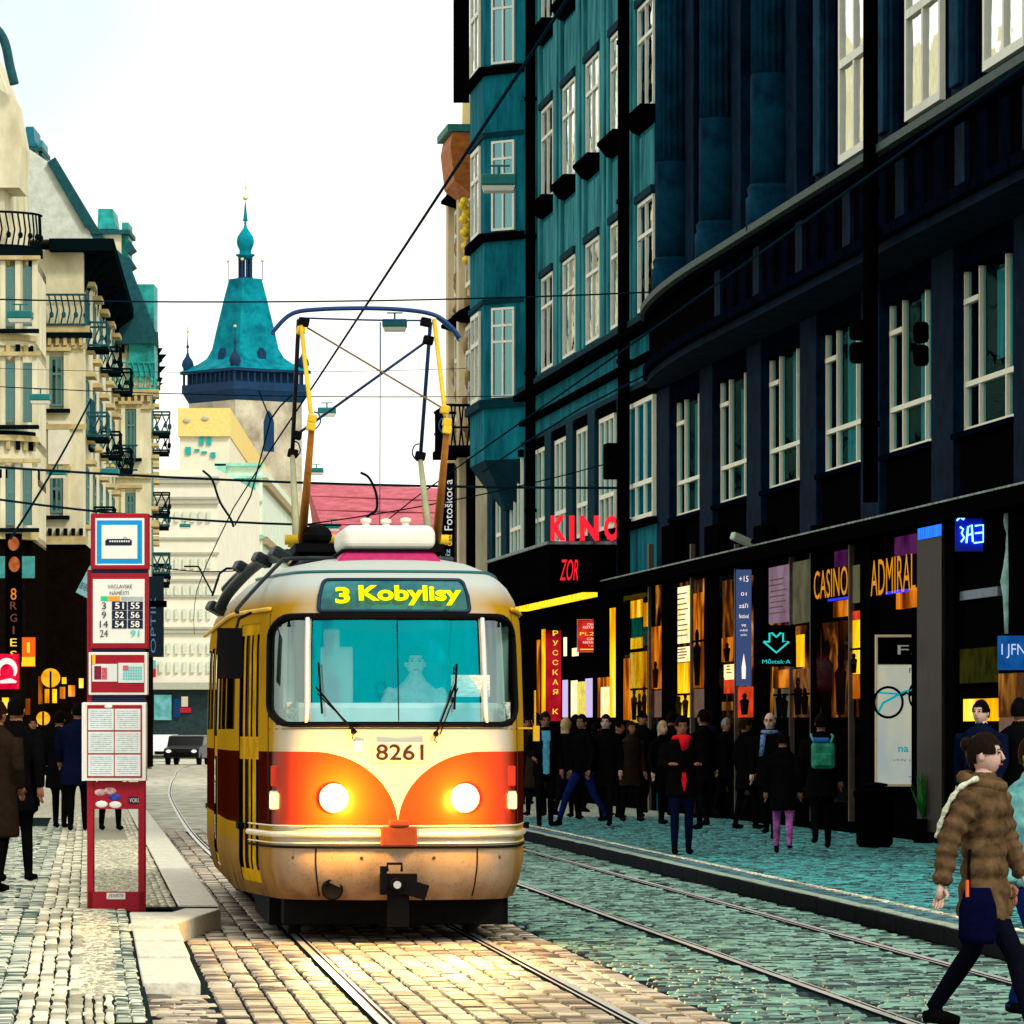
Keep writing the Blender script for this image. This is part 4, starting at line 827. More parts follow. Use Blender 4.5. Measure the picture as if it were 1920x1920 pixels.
# --- teal building with oriel and cinema canopy
tb = empty('teal_building', FA, FRZ, 'tall teal rendered building with white windows, oriel and cinema canopy', 'building')
U2, U3 = 33.5, 63.8
MB().box(U2, U3, -13, 0, 0.1, 25).build('wall', m_teal, tb)
MB().box(U2, 55.9, 0.0, .55, 25, 25.5).build('cornice', m_teald, tb); MB().box(U2, U3, -13, -.01, 25, 28).build('roof', m_teald, tb)
Bx('shopfront', (U2 + .01, U3, 0, .04, .12, 4.45), m_ink, tb)
ufar = [35.8, 39.9, 44.0, 48.1, 52.2]
for k, uf in enumerate(ufar):
    Bx('pilaster', (uf + .14, uf + 1.35, 0, .10, 9.62, 24.9), m_teall, tb, .02); Bx('pilaster', (uf + .45, uf + 1.04, .10, .15, 9.62, 24.9), m_teall, tb, .02)
    for z in (9.72, 13.5, 17.4, 21.3):
        window(tb, (uf - 1.1, .003, z), 2.2, 2.1, 0, (.5,), (.68,), .07, m_white, m_pane, .06)
        if z > 10:
            MB().prism([(uf - 2.35, 0, z - .32), (uf - 2.35, .14, z - .28), (uf - 2.35, .32, z - .06), (uf - 2.35, .32, z), (uf - 2.35, 0, z)], (2.48, 0, 0)).build('sill', m_ink, tb)
            Bx('apron_panel', (uf - 2.1, uf - .1, 0, .035, z - 1.55, z - .42), m_teall, tb, .01)
        Bx('lintel', (uf - 2.3, uf + .1, 0, .12, z + 2.12, z + 2.26), m_teald, tb)
for (z0, z1, v, m) in ((9.30, 9.42, .30, m_ink), (9.42, 9.60, .20, m_teald), (8.72, 8.84, .16, m_ink), (8.25, 8.36, .12, m_teald)): MB().box(U2 + .02, 55.9, 0, v, z0, z1).build('string_course', m, tb)
for k, uf in enumerate([37.2, 41.6, 45.4, 49.4, 53.6, 58.6, 61.8]):
    w = 3.7 if k == 0 else 2.4
    window(tb, (uf - w / 2, .003, 5.72), w, 2.3, 0, (.33, .66), (.3,), .09, M('cream_window_paint', (0, 0, 0)), m_paned, .08)
    Bx('lintel', (uf - w - .2, uf + .2, 0, .14, 8.05, 8.2), m_ink, tb); Bx('pier', (uf + .12, uf + (1.3 if k else 1.0), 0, .16, 4.7, 8.24), m_teald if k else m_navy, tb, .02)
    Bx('sill', (uf - w - .1, uf + .1, 0, .18, 5.58, 5.70), m_ink, tb)
pipe(tb, fu(994, .25), .25, 5.6, 25, .12); pipe(tb, fu(1169, .25), .25, 4.7, 25, .12)
# oriel
pl = [(56.2, 0.004), (57.1, .85), (60.4, .85), (61.3, .004)]
MB().prism([(x, y, 8.0) for x, y in pl], (0, 0, 17)).build('oriel', m_teal, tb)
MB().loft([[(58, .02, 6.9), (58.4, .2, 6.9), (59, .2, 6.9), (59.4, .02, 6.9)], [(56.6, .004, 7.6), (57.4, .6, 7.6), (60.1, .6, 7.6), (60.9, .004, 7.6)], [(x, y, 8.0) for x, y in pl]]).build('oriel_corbel', m_teald, tb)
az = math.atan2(.85, .9); mid = Vector(((56.2 + 57.1) / 2, .425, 0)); nrm = Vector((-.85, .9, 0)).normalized()
for z in (9.45, 13.35, 17.25, 21.2):
    window(tb, tuple(mid + nrm * .004 + Vector((0, 0, z))), .70, 2.1, az, (.5,), (.62, .8), .055, m_white, GLASS('teal_pane', (.0, .25, .3), .35, (.5, 1, 1), .05), .06)
    window(tb, (58.75, .854, z), 1.9, 2.1, 0, (.5,), (.65,), .1, m_white, m_pane, .06)
    p2 = [(56.1, .0), (57.03, .98), (60.47, .98), (61.4, 0)]; MB().prism([(x, y, z - .24) for x, y in p2], (0, 0, .2)).build('oriel_ledge', m_teald if z < 10 else m_ink, tb)
    p2 = [(56.16, .0), (57.07, .9), (60.43, .9), (61.34, 0)]; MB().prism([(x, y, z + 2.2) for x, y in p2], (0, 0, .12)).build('oriel_moulding', m_teald, tb)
# cinema canopy with letters
MB().box(38.6, 50.5, .05, 1.45, 4.42, 5.40).build('canopy', m_ink, tb, bevel=.02); MB().box(38.55, 50.55, .05, 1.50, 5.36, 5.42).build('canopy_edge', M('worn_zinc', (0, 0, 0)), tb)
eyl = E('canopy_light', (1.0, .60, .02), 1.6, var=.8, scale=3, col2=(.6, .25, .0))
for k in range(9): Bx('canopy_light', (38.9 + k * 1.42, 40.2 + k * 1.42, .45, .75, 4.33, 4.415), eyl, tb)
kr = empty('cinema_sign', fw_(38.55, .72, 5.42), 0, 'red illuminated letters KINO standing on the black canopy', 'sign')
for ch, px in zip('KINO', (1045, 1070, 1103, 1145)):
    text('letter', ch, m_redneon, kr, ((px - 1097) / 94.5, 0, .26), w={'I': .10, 'N': .38}.get(ch, .31), h=.50, ext=.05, bold=.05)
zr = empty('cinema_name_sign', fw_(38.58, 1.0, 4.8), 0, 'slanted red neon letters ZOR on the canopy side', 'sign'); text('lettering', 'ZOR', m_redneon, zr, (-.06, -.03, .05), w=.36, h=.42, slant=.3)
for a in ((1143, 1151, 1140, 1345, ey), (1015, 1020, 1180, 1345, ey), (1005, 1010, 1200, 1345, eo), (1072, 1082, 1215, 1230, ew), (1070, 1080, 1276, 1345, ew), (1082, 1096, 1278, 1345, E('shop_poster', (1.0, .75, .10), 1.0, var=2, scale=7, col2=(.02, .12, .12))), (1097, 1108, 1272, 1345, E('shop_lilac', (.60, .50, .78), .9)), (1120, 1144, 1270, 1345, eo), (1126, 1143, 1288, 1345, ew), (1054, 1062, 1275, 1345, E('shop_lilac', (0, 0, 0))), (1056, 1060, 1195, 1230, ew), (1160, 1180, 1235, 1350, eo)):
    panel('lit_pane', *a, .07, tb)

# --- cream building further on, with copper soffit, balcony and blade signs
cb = empty('cream_building', FA, FRZ, 'ornate cream building with deep copper brown eaves beyond the teal one', 'building')
m_cream = M('cream_stucco', (.74, .58, .34), .8, var=.35, scale=1.2, bump=.5, bscale=6, col2=(.88, .76, .52), stretch=(2, 2, .5))
V0 = .35
MB().box(63.9, 70, -12, V0, .1, 16.7).build('wall', m_cream, cb)
sof = M('copper_soffit', (.42, .12, .02), .6, var=.5, scale=2, stretch=(1, 1, 3))
MB().prism([(64.0, V0, 14.9), (64.0, .88, 15.3), (64.0, .98, 16.2), (64.0, .92, 16.5), (64.0, V0, 16.5)], (2.6, 0, 0)).build('eaves', sof, cb)
MB().box(63.95, 66.8, V0, 1.05, 16.52, 16.7).build('gutter', M('verdigris', (.02, .18, .16), .6, var=.2), cb)
mb = MB(); mb.loft([[(64.2, -1, z), (66.5, -1, z), (66.5, -.3 + .75 * s, z), (64.2, -.3 + .75 * s, z)] for z, s in ((16.7, 1), (17.8, .97), (18.6, .85), (19.3, .62), (19.8, .35), (20.1, .12))]); mb.build('gable', M('ochre_gable', (.80, .60, .24), .8, var=.15), cb)
for u in (65.2, 68):
    for z in (9.6, 12.8):
        window(cb, (u, V0 + .003, z), 1.5, 2.2, 0, (.5,), (.7,), .1, m_white, m_pane, .07)
        MB().prism([(u - .95, V0, z + 2.3), (u - .95, V0 + .4, z + 2.42), (u - .95, V0 + .4, z + 2.5), (u - .95, V0, z + 2.7)], (1.9, 0, 0)).build('pediment', m_ink, cb)
    Bx('pilaster', (u + 1.0, u + 1.5, V0, V0 + .22, 5.5, 16), m_cream, cb, .03)
orn = MB()
for k in range(70): u, z = random.uniform(64, 69.6), random.uniform(9, 14.8); orn.ell((u, V0 + .02, z), (random.uniform(.08, .25), random.uniform(.05, .16), random.uniform(.06, .3)), 7, 5)
oo = orn.build('stucco_ornament', M('ornament_brown', (.30, .20, .09), .9, var=.6, scale=3), cb, True); oo['kind'] = 'stuff'  # ornament darker and browner than the wall stucco
gl = MB()
for k in range(14): gl.ell((64.1 + k * .13, .62 - .02 * k + .06 * math.sin(k * 2), 14.8 - k * .10), (.12, .11, .11), 8, 6)
go = gl.build('gilded_bosses', M('gilded', (.95, .62, .03), .3, metal=.3, var=.2), cb, True); go['kind'] = 'stuff'
ba = empty('balcony'); ba.parent = cb
MB().box(64.2, 67.5, V0, 1.1, 8.55, 8.75).build('balcony_slab', m_ink, ba)
rl = MB(); rl.tube([(64.3, V0, 9.75), (64.3, 1.05, 9.75), (67.4, 1.05, 9.75), (67.4, V0, 9.75)], .04, 6); rl.tube([(64.3, V0, 9.2), (64.3, 1.05, 9.2), (67.4, 1.05, 9.2)], .03, 6)
for k in range(7): v = V0 + .08 + k * .1; rl.tube([(64.3, v, 8.75), (64.3, v + .05 * (-1) ** k, 9.2), (64.3, v, 9.75)], .022, 5)
for k in range(14): u = 64.4 + k * .22; rl.tube([(u, 1.05, 8.75), (u + .08 * (-1) ** k, 1.05, 9.2), (u, 1.05, 9.75)], .022, 5)
rl.build('railing', m_ink, ba)
Bx('shopfront', (64.0, 70, V0, V0 + .02, .1, 8.5), m_ink, cb)
def blade(label, px0, px1, y0, y1, Y, texts):
    r, w, h = camsign('blade_sign', label, 'sign', px0, px1, y0, y1, Y, m_ink, t=.12)
    for s, fx, fzc, hh, ln, mt_ in texts: text('lettering', s, mt_, r, (w * fx, -.01, h * fzc), (R(90), R(-90), 0), w=h * ln, h=w * hh)
    return r
pw = E('sign_plain_white', (.75, .78, .74), .8); pc_ = E('sign_pale_cyan', (.28, .52, .56), .8)
blade('black blade sign with white and yellow vertical lettering beside the pantograph', 826, 853, 868, 1075, 131, [('Fotoškoda', 0.05, .62, .55, .46, pw), ('dna', .05, .30, .5, .1, E('sign_plain_yellow', (.9, .6, .02), .9)), ('Jíz', .05, .17, .45, .1, pc_)])
blade('black blade sign with three lines of vertical lettering below the balcony', 855, 893, 880, 1075, 129.5, [('CENTRUM', -.15, .62, .2, .25, pc_), ('ČLOVĚKA V TÍSNI', .18, .70, .2, .42, pc_), ('LANGHANS', .02, .2, .28, .36, pw)])
blade('tall dark green vertical sign high above the copper eaves', 850, 880, -40, 192, 127, []); blade('narrow black vertical sign on the cream facade', 845, 868, 508, 640, 133, [])
# ------------------------------------------------------------------ left side of the street
m_ivory = M('ivory_stucco', (.70, .63, .40), .85, var=.22, scale=.9, bump=.4, bscale=5, col2=(.88, .84, .62), stretch=(1, 1, .5))
m_ivd = M('ochre_moulding', (.52, .42, .20), .8, var=.3, scale=2)
m_verd = M('verdigris_copper', (.01, .26, .26), .5, var=.5, scale=2, col2=(.03, .50, .46)); m_verdd = M('dark_verdigris', (.004, .07, .09), .6, var=.4)
m_zinc = M('pale_zinc_roof', (.66, .72, .66), .5, var=.2, scale=3); m_iron = M('dark_ironwork_and_shade', (.002, .006, .008), .8, var=0, spec=0.0)
m_shopd = M('dark_shopfront', (.005, .003, .002), .9, var=.4, spec=0.0); m_dpane = GLASS('left_window_glass', (.02, .06, .08), .2, (.4, .9, .95), .04)
def nwin(par, px0, px1, y0, y1, Y, cols=(.5,), rows=(.66,), fr=.09):
    a, b = W(px0, y1, Y), W(px1, y0, Y); w, h = b.x - a.x, b.z - a.z
    window(par, ((a.x + b.x) / 2, Y - .01, a.z), w, h, math.pi, cols, rows, fr, M('window_sash', (.10, .22, .22), .6, var=.1), m_dpane, .08)
    c = (a.x + b.x) / 2; Bx('window_surround', (c - w / 2 - .2, c - w / 2 - .02, Y - .16, Y - .003, a.z - .1, b.z + .2), m_ivory, par); Bx('window_surround', (c + w / 2 + .02, c + w / 2 + .2, Y - .16, Y - .003, a.z - .1, b.z + .2), m_ivory, par)
    Bx('window_hood', (c - w / 2 - .3, c + w / 2 + .3, Y - .32, Y - .004, b.z + .22, b.z + .36), m_ivd, par); Bx('sill', (c - w / 2 - .25, c + w / 2 + .25, Y - .28, Y - .005, a.z - .24, a.z - .1), m_iron, par)
def side_face(par, P0, P1, rows, n, w, h):       # windows on the grazing street side
    d = Vector((P1[0] - P0[0], P1[1] - P0[1], 0)); L = d.length; rz = math.atan2(-d.y, -d.x); nrm = Vector((d.y, -d.x, 0)) / L
    for z in rows:
        for k in range(n):
            p = Vector((P0[0], P0[1], z)) + d * ((k + .5) / n); window(par, tuple(p + nrm * .01), w, h, rz, (.5,), (.66,), .1, M('window_sash', (0, 0, 0)), m_dpane, .06)
            if (k + int(z)) % 2 == 0:
                bc = empty('balcony'); bc.parent = par; t_ = d / L; c0 = p + nrm * .06; pts_ = [tuple((c0 - t_ * (w / 2 + .3))[:2]), tuple((c0 - t_ * (w / 2 + .3) + nrm * .75)[:2]), tuple((c0 + t_ * (w / 2 + .3) + nrm * .75)[:2]), tuple((c0 + t_ * (w / 2 + .3))[:2])]
                railing(bc, pts_, z - .05, z + .85, m_iron if k % 3 else m_verdd, step=.3); MB().prism([(x, y, z - .2) for x, y in pts_], (0, 0, .14)).build('balcony_slab', m_iron, bc)
            q = p + nrm * .15; MB().obox((q.x, q.y, z - .15), (w + .4, .35, .15), (0, 0, rz)).build('sill', m_ivd, par); MB().obox((q.x, q.y, z + h + .2), (w + .5, .4, .16), (0, 0, rz)).build('window_hood', m_ivd, par)
def railing(par, pts, z0, z1, m, nm='railing', step=.22):
    mb = MB()
    for z in (z0 + .04, z1): mb.tube([(x, y, z) for x, y in pts], .045, 5)
    for i in range(len(pts) - 1):
        a, b = Vector(pts[i]), Vector(pts[i + 1]); n = max(2, int((b - a).length / step))
        for k in range(n):
            p = a.lerp(b, k / n); q = a.lerp(b, (k + .5) / n); mb.tube([(p.x, p.y, z0), (q.x, q.y, (z0 + z1) / 2), (p.x, p.y, z1)], .03, 4)
            if k % 2: mb.ell((q.x, q.y, z0 + (z1 - z0) * .35), (.09, .05, .12), 6, 4)
    return mb.build(nm, m, par)
def eave_drips(par, P0, P1, z, out, n):
    a, b = Vector(P0), Vector(P1); d = b - a; nrm = Vector((d.y, -d.x)).normalized()
    for k in range(n):
        p = a + d * ((k + .5) / n); w = random.uniform(.06, .16); h = random.uniform(.5, 1.5)
        q = p + nrm * out * random.uniform(.1, .8)
        MB().prism([(p.x, p.y, z), (q.x, q.y, z), (p.x + (q.x - p.x) * .3, p.y + (q.y - p.y) * .3, z - h * .5), (p.x, p.y, z - h)], (0, w * 3, 0)).build('eaves_bracket', m_iron, par)
# house A
Y1_ = 191.0; A0, A1, A2 = (-18.6, Y1_), (-16.0, Y1_), (-17.2, 222.0)
ha = empty('ivory_house', (0, 0, 0), 0, 'ivory house with shade-blackened eaves and pale mansard behind the stop sign', 'building')
MB().prism([(*A0, 8.6), (*A1, 8.6), (*A2, 8.6), (-26, 222, 8.6), (-26, Y1_, 8.6)], (0, 0, 11.0)).build('wall', m_ivory, ha)
MB().prism([(A0[0], A0[1] - .1, .1), (A1[0] + .1, A1[1] - .1, .1), (A2[0] + .1, A2[1], .1), (-26, 222, .1), (-26, Y1_ - .1, .1)], (0, 0, 8.5)).build('shopfront', m_shopd, ha)
MB().prism([(-17.2, Y1_ - .8, 19.5), (-14.8, Y1_ - .8, 19.5), (-16.5, 224, 19.5), (-18, 224, 19.5)], (0, 0, .45)).build('eaves', m_iron, ha)  # black here is the soffit shade put into the colour
eave_drips(ha, A1, A2, 19.5, 1.2, 16); Bx('string_course', (A0[0], A1[0] + .15, Y1_ - .3, Y1_ - .006, 8.6, 8.9), m_ivd, ha)
MB().prism([(-15.6, Y1_ - .3, 19.96), (-16.9, Y1_ - .3, 22.6), (-18.4, Y1_ - .3, 23.6), (-26, Y1_ - .3, 23.6), (-26, Y1_ - .3, 19.96)], (-1.6, 30, 0)).build('mansard_roof', m_zinc, ha)
MB().prism([(-15.3, Y1_ - .5, 20.2), (-15.5, Y1_ - .5, 20.5), (-17.0, Y1_ - .5, 23.0), (-17.3, Y1_ - .5, 22.8), (-15.9, Y1_ - .5, 20.4)], (0, .5, 0)).build('roof_ridge', m_verdd, ha)
nwin(ha, 94, 119, 670, 762, Y1_); nwin(ha, 95, 118, 893, 962, Y1_)
for z0, z1, e, m in ((16.3, 16.5, .35, m_iron), (16.5, 16.75, .25, m_ivd), (15.9, 16.1, .15, m_ivd), (12.9, 13.1, .12, m_ivd)): Bx('string_course', (A0[0], A1[0] + e, Y1_ - e, Y1_ - .007, z0, z1), m, ha)
railing(ha, [(-18.4, Y1_ - .3), (-15.9, Y1_ - .3), (-16.1, Y1_ + 4)], 16.75, 17.9, m_verdd)
Bx('apron_panel', (-17.3, -16.5, Y1_ - .1, Y1_ - .006, 11.6, 13.2), M('pale_stucco_panel', (.80, .78, .64), .8, var=.1), ha)
side_face(ha, A1, A2, (16.2, 12.8, 9.5), 5, 1.7, 2.1)
for (px, py) in ((158, 800), (157, 840)): 
    b = empty('balcony'); b.parent = ha; Y = 196; p = W(px, py, Y); Bx('balcony_slab', (p.x - 1.0, p.x + .3, Y - .8, Y + 1.4, p.z - .1, p.z), m_iron, b); railing(b, [(p.x - 1, Y - .8), (p.x + .3, Y - .8), (p.x + .3, Y + 1.4)], p.z, p.z + 1.0, m_verdd)
# dormers
def dormer(par, px0, px1, y0, y1, Y, mt_):
    a, b = W(px0, y1, Y), W(px1, y0, Y); w = b.x - a.x; h = b.z - a.z
    Bx('dormer_wall', (a.x + w * .1, b.x - w * .22, Y, Y + 3, a.z, b.z - h * .22), m_ivory, par); Bx('dormer_wall', (b.x - w * .22, b.x, Y + .3, Y + 2.6, a.z, b.z - h * .12), m_verd, par)
    MB().box(a.x - w * .15, b.x + w * .08, Y - .3, Y + 3.1, b.z - h * .24, b.z - h * .2).build('dormer_cornice', m_verdd, par); MB().prism([(a.x, Y - .1, b.z - h * .19), (a.x + w * .6, Y - .1, b.z - h * .19), (a.x + w * .5, Y - .1, b.z), (a.x + w * .02, Y - .1, b.z)], (0, 2.8, 0)).build('dormer_roof', mt_, par)
    for k in range(4): z_ = a.z + h * (.1 + .16 * k); MB().prism([(b.x, Y - .1, z_), (b.x + .3, Y - .1, z_ + .2), (b.x + .12, Y - .1, z_ + .5), (b.x, Y - .1, z_ + .6)], (0, 1.5, 0)).build('dormer_scroll', m_verdd, par)
dormer(ha, 48, 78, 238, 430, Y1_ + .5, M('blue_copper', (.01, .16, .26), .5, var=.3)); 
# house B
Yb_ = 222.0; B0, B1, B2 = (-17.6, Yb_), (-15.65, Yb_), (-17.7, 252.0)
hb = empty('ivory_house', (0, 0, 0), 0, 'ivory house with turquoise railings and dormer nearest the white block', 'building')
MB().prism([(*B0, 8.2), (*B1, 8.2), (*B2, 8.2), (-26, 252, 8.2), (-26, Yb_, 8.2)], (0, 0, 10.2)).build('wall', m_ivory, hb)
MB().prism([(B0[0], B0[1] - .1, .1), (B1[0] + .1, B1[1] - .1, .1), (*B2, .1), (-26, 252, .1), (-26, Yb_ - .1, .1)], (0, 0, 8.1)).build('shopfront', m_shopd, hb)
MB().prism([(-18.0, Yb_ - .6, 18.4), (-15.3, Yb_ - .6, 18.4), (-17.3, 252, 18.4), (-19, 252, 18.4)], (0, 0, .5)).build('eaves', m_verdd, hb)
MB().prism([(-15.4, Yb_ - .5, 18.9), (-16.6, Yb_ - .5, 22), (-19, Yb_ - .5, 24.3), (-26, Yb_ - .5, 24.3), (-26, Yb_ - .5, 18.9)], (-2.0, 28, 0)).build('mansard_roof', m_verdd, hb)
dormer(hb, 183, 240, 392, 590, Yb_ - .3, m_verd)
nwin(hb, 236, 255, 768, 855, Yb_); nwin(hb, 236, 254, 925, 978, Yb_)
for z0, z1, e, m in ((16.2, 16.45, .35, m_ivd), (15.6, 15.8, .15, m_ivd), (12.6, 12.8, .2, m_ivd)): Bx('string_course', (B0[0], B1[0] + e, Yb_ - e, Yb_ - .007, z0, z1), m, hb)
railing(hb, [(-17.4, Yb_ - .3), (-15.5, Yb_ - .3), (-15.7, Yb_ + 4)], 16.45, 17.6, m_verd); Bx('corner_turret', (-16.6, -15.5, Yb_ - .25, Yb_ + 2, 17.0, 21.0), m_verd, hb); railing(hb, [(-17.4, Yb_ - .5), (-16.2, Yb_ - .5)], 12.9, 14.0, m_verdd)
side_face(hb, B1, B2, (14.8, 11.6, 8.6), 4, 1.6, 1.9); eave_drips(hb, B1, B2, 18.4, .9, 8)
pp_ = MB(); x0 = W(205, 600, 221).x; pp_.tube([(x0, 220.5, 8.6), (x0, 220.5, 19)], .13, 8); pp_.build('downpipe', m_iron, hb, True)
pq = MB(); pq.tube([tuple(W(198, 590, 218)), tuple(W(180, 700, 218)), tuple(W(168, 830, 218))], .08, 6); pq.build('cable', m_iron, hb)
# house C, nearest, rounded oriel
hc = empty('ivory_house', (0, 0, 0), 0, 'nearest ivory house on the left with rounded oriel and iron balcony', 'building'); Yc = 177.0
def cplan(r, yo=0.0, xe=-17.0):
    pts = [(-34, Yc + 12), (-34, Yc + 1.5), (-19.6, Yc + 1.5)]
    for k in range(13): a = math.pi * (k / 12); pts.append((-18.2 - r * math.cos(a), Yc + 1.5 - r * math.sin(a) * .9))
    return pts + [(-16.75, Yc + 1.5), (-17.2, Yc + 12)]
MB().prism([(x, y, 8.4) for x, y in cplan(1.45)], (0, 0, 10.0)).build('wall', m_ivory, hc)
MB().prism([(x, y, .1) for x, y in cplan(1.3)], (0, 0, 8.3)).build('shopfront', m_shopd, hc)
for z0, z1, r, m in ((18.1, 18.4, 1.85, m_iron), (15.2, 15.4, 1.65, m_ivd), (15.0, 15.2, 1.55, m_ivory), (11.9, 12.05, 1.6, m_iron), (11.7, 11.9, 1.7, m_ivd), (10.4, 10.7, 1.75, m_iron), (8.3, 8.6, 1.7, m_ivd)): MB().prism([(x, y, z0) for x, y in cplan(r)], (0, 0, z1 - z0)).build('string_course', m, hc)
railing(hc, [p for p in cplan(1.8)[3:16]], 18.4, 19.6, m_iron, step=.16); railing(hc, cplan(1.68)[3:10], 15.4, 15.9, m_verdd)
for px0, px1, n0 in ((12, 28, 0), (44, 60, 1)):
    for y0, y1 in ((500, 612), (680, 792), (880, 985)): nwin(hc, px0, px1, y0, y1, Yc + .18 + .28 * n0, rows=(.6,))
MB().prism([(-34, Yc + 1.0, 18.4), (-17.6, Yc + 1.0, 18.4), (-17.7, Yc + 1, 22.3), (-18.0, Yc + 1, 24.5), (-18.6, Yc + 1, 26.0), (-34, Yc + 1, 26.4)], (0, 9, 0)).build('attic_wall', m_ivory, hc)
MB().tube([tuple(q) for q in spline([(-17.2, Yc, 24.0), (-17.35, Yc, 24.6), (-17.6, Yc, 25.6), (-18.2, Yc, 26.1), (-20, Yc, 26.4)], 6)], .16, 8).build('gable_coping', m_verdd, hc, True)
MB().prism([(-17.9, Yc + .6, 20.5), (-17.1, Yc + .6, 20.5), (-17.0, Yc + .6, 22.0), (-17.3, Yc + .6, 23.6), (-17.9, Yc + .6, 24)], (0, 3, 0)).build('attic_pier', m_ivory, hc)

for k in range(9): x = A0[0] + .15 + k * .29; Bx('bracket', (x, x + .13, Y1_ - .30, Y1_ - .01, 16.02, 16.3), m_ivd, ha); Bx('bracket', (x, x + .13, Y1_ - .26, Y1_ - .01, 8.95, 9.2), m_iron, ha)
for k in range(7): x = B0[0] + .12 + k * .28; Bx('bracket', (x, x + .13, Yb_ - .30, Yb_ - .01, 15.92, 16.2), m_ivd, hb); Bx('bracket', (x, x + .13, Yb_ - .2, Yb_ - .01, 18.05, 18.38), m_iron, hb)
for z_ in (17.75, 14.75, 11.4, 10.1):
    for k, (x, y) in enumerate(cplan(1.52)[3:16]): Bx('bracket', (x - .07, x + .07, y - .12, y + .12, z_, z_ + .3), m_iron if k % 2 else m_ivd, hc)
# street-level signs on the left
def disc(par, nm, c, r, m, y=-.03): return MB().lathe([(.001, .02), (r, .02), (r, 0), (.001, 0)], 24, c, ax='y').build(nm, m, par)
r, w, h = camsign('vertical_sign', 'tall black vertical sign with food pictures and yellow letters at the left edge', 'sign', 10, 41, 1000, 1242, 150, m_ink)
fo = E('food_print', (.60, .16, .05), .8, var=1.6, scale=4, col2=(.02, .004, .0))
MB().ell((0, 0, h * .92), (w * .34, .02, h * .055)).build('food_picture', fo, r); MB().ell((.02, 0, h * .76), (w * .34, .02, h * .06)).build('food_picture', fo, r)
for k, ch in enumerate('RGIES'): text('lettering', ch, m_yt if k > 2 else M('faint_red_print', (.20, .05, .02), .6, var=0), r, (0, -.01, h * (.44 - .095 * k)), w=w * (.1 if ch == 'I' else .4), h=h * .06)
text('lettering', '8', E('orange_print', (.8, .22, .02), .9), r, (0, -.01, h * .53), w=w * .35, h=h * .09)
r, w, h = camsign('shop_sign', 'red square light box with a white swirl at the left edge', 'sign', -22, 36, 1226, 1292, 146, E('red_lightbox', (.85, .01, .05), .95, var=.3, scale=2, col2=(.6, .0, .03)))
MB().tube([(w * .1 + w * .28 * math.cos(R(a)), -.02, h * .52 + h * .28 * math.sin(R(a))) for a in range(-30, 215, 15)], [.03 + .055 * math.sin(math.pi * k / 16) for k in range(17)], 8).build('swirl', m_wt, r); MB().tube([(-.1, -.02, h * .2), (.2, -.02, h * .24), (.36, -.02, h * .2)], [.04, .07, .03], 8).build('swirl', m_wt, r)
r, w, h = camsign('shop_sign', 'small orange and yellow hanging sign with a figure one', 'sign', 40, 66, 1195, 1250, 152, E('orange_lightbox', (.85, .12, .01), .95)); MB().box(-w / 2 + .01, w / 2 - .01, -.012, 0, .02, h * .33).build('lower_band', E('yellow_lightbox', (1, .55, .02), 1.1), r); text('lettering', '1', m_yt, r, (0, -.01, h * .65), w=w * .2, h=h * .36)
for (px, py, rr, lab) in ((95, 1271, 18, 'round yellow hanging sign among the left shop lights'), (81, 1347, 13, 'small round orange sign low behind the waiting people')):
    q = empty('round_sign', W(px, py, 155), 0, lab, 'sign'); disc(q, 'face', (0, 0, 0), rr * 155 / F, E('amber_disc', (.95, .50, .02), .9, var=.5, scale=3, col2=(.8, .3, .0))); MB().tube([(0, -.03, .2), (0, -.03, -.35)], .03, 6).build('bracket', m_ink, q)
lp = empty('shop_window_display', W(60, 1340, 172), 0, 'row of warm lit shop windows behind the people on the left', 'shop window')
for a in ((4, 16, 1308, 1340), (48, 56, 1310, 1340), (72, 79, 1268, 1320), (84, 92, 1292, 1318), (98, 106, 1292, 1318), (112, 122, 1288, 1310), (128, 140, 1285, 1306), (116, 124, 1270, 1282), (148, 156, 1272, 1290), (62, 70, 1350, 1362)):
    p, q = W(a[0], a[3], 172), W(a[1], a[2], 172); o = lp.location; Bx('lit_pane', (p.x - o.x, q.x - o.x, 0, .1, p.z - o.z, q.z - o.z), ey if a[0] % 8 else eo, lp)
r, w, h = camsign('banner', 'pale blue slanted banner with dark letters left of the stop sign', 'banner', 140, 172, 1062, 1118, 150, M('pale_blue_banner', (.22, .48, .52), .7, var=.15), t=.02); r.rotation_euler = (0, R(28), 0)
text('lettering', 'PI', M('navy_print', (.0, .03, .06), .6, var=0), r, (w * .12, -.01, h * .72), w=w * .35, h=h * .3); text('lettering', 'BEVERNOU', M('navy_print', (0, 0, 0)), r, (0, -.01, h * .3), w=w * .9, h=h * .22)
for (x0, x1, lab) in ((41, 65, 'turquoise fascia board right of the food sign'), (-14, 9, 'turquoise fascia board left of the food sign')): camsign('fascia_board', lab, 'sign', x0, x1, 1043, 1084, 160, M('turquoise_board', (.05, .28, .28), .7, var=.4, scale=3))
for k, px in enumerate((25 * 2, 77, 100)): 
    pass
r, w, h = camsign('vertical_sign', 'dark navy vertical sign box just right of the stop sign', 'sign', 279, 307, 1081, 1232, 110, M('night_navy_board', (.003, .016, .03), .7, var=.2)); text('lettering', 'OPTIK', E('faint_blue_print', (.10, .22, .34), .7), r, (-w * .2, -.01, h * .4), (R(90), R(-90), 0), w=h * .7, h=w * .35)
MB().box(-w / 2, w / 2 + .06, -.02, .1, h * .62, h * .7).build('collar', m_ink, r)

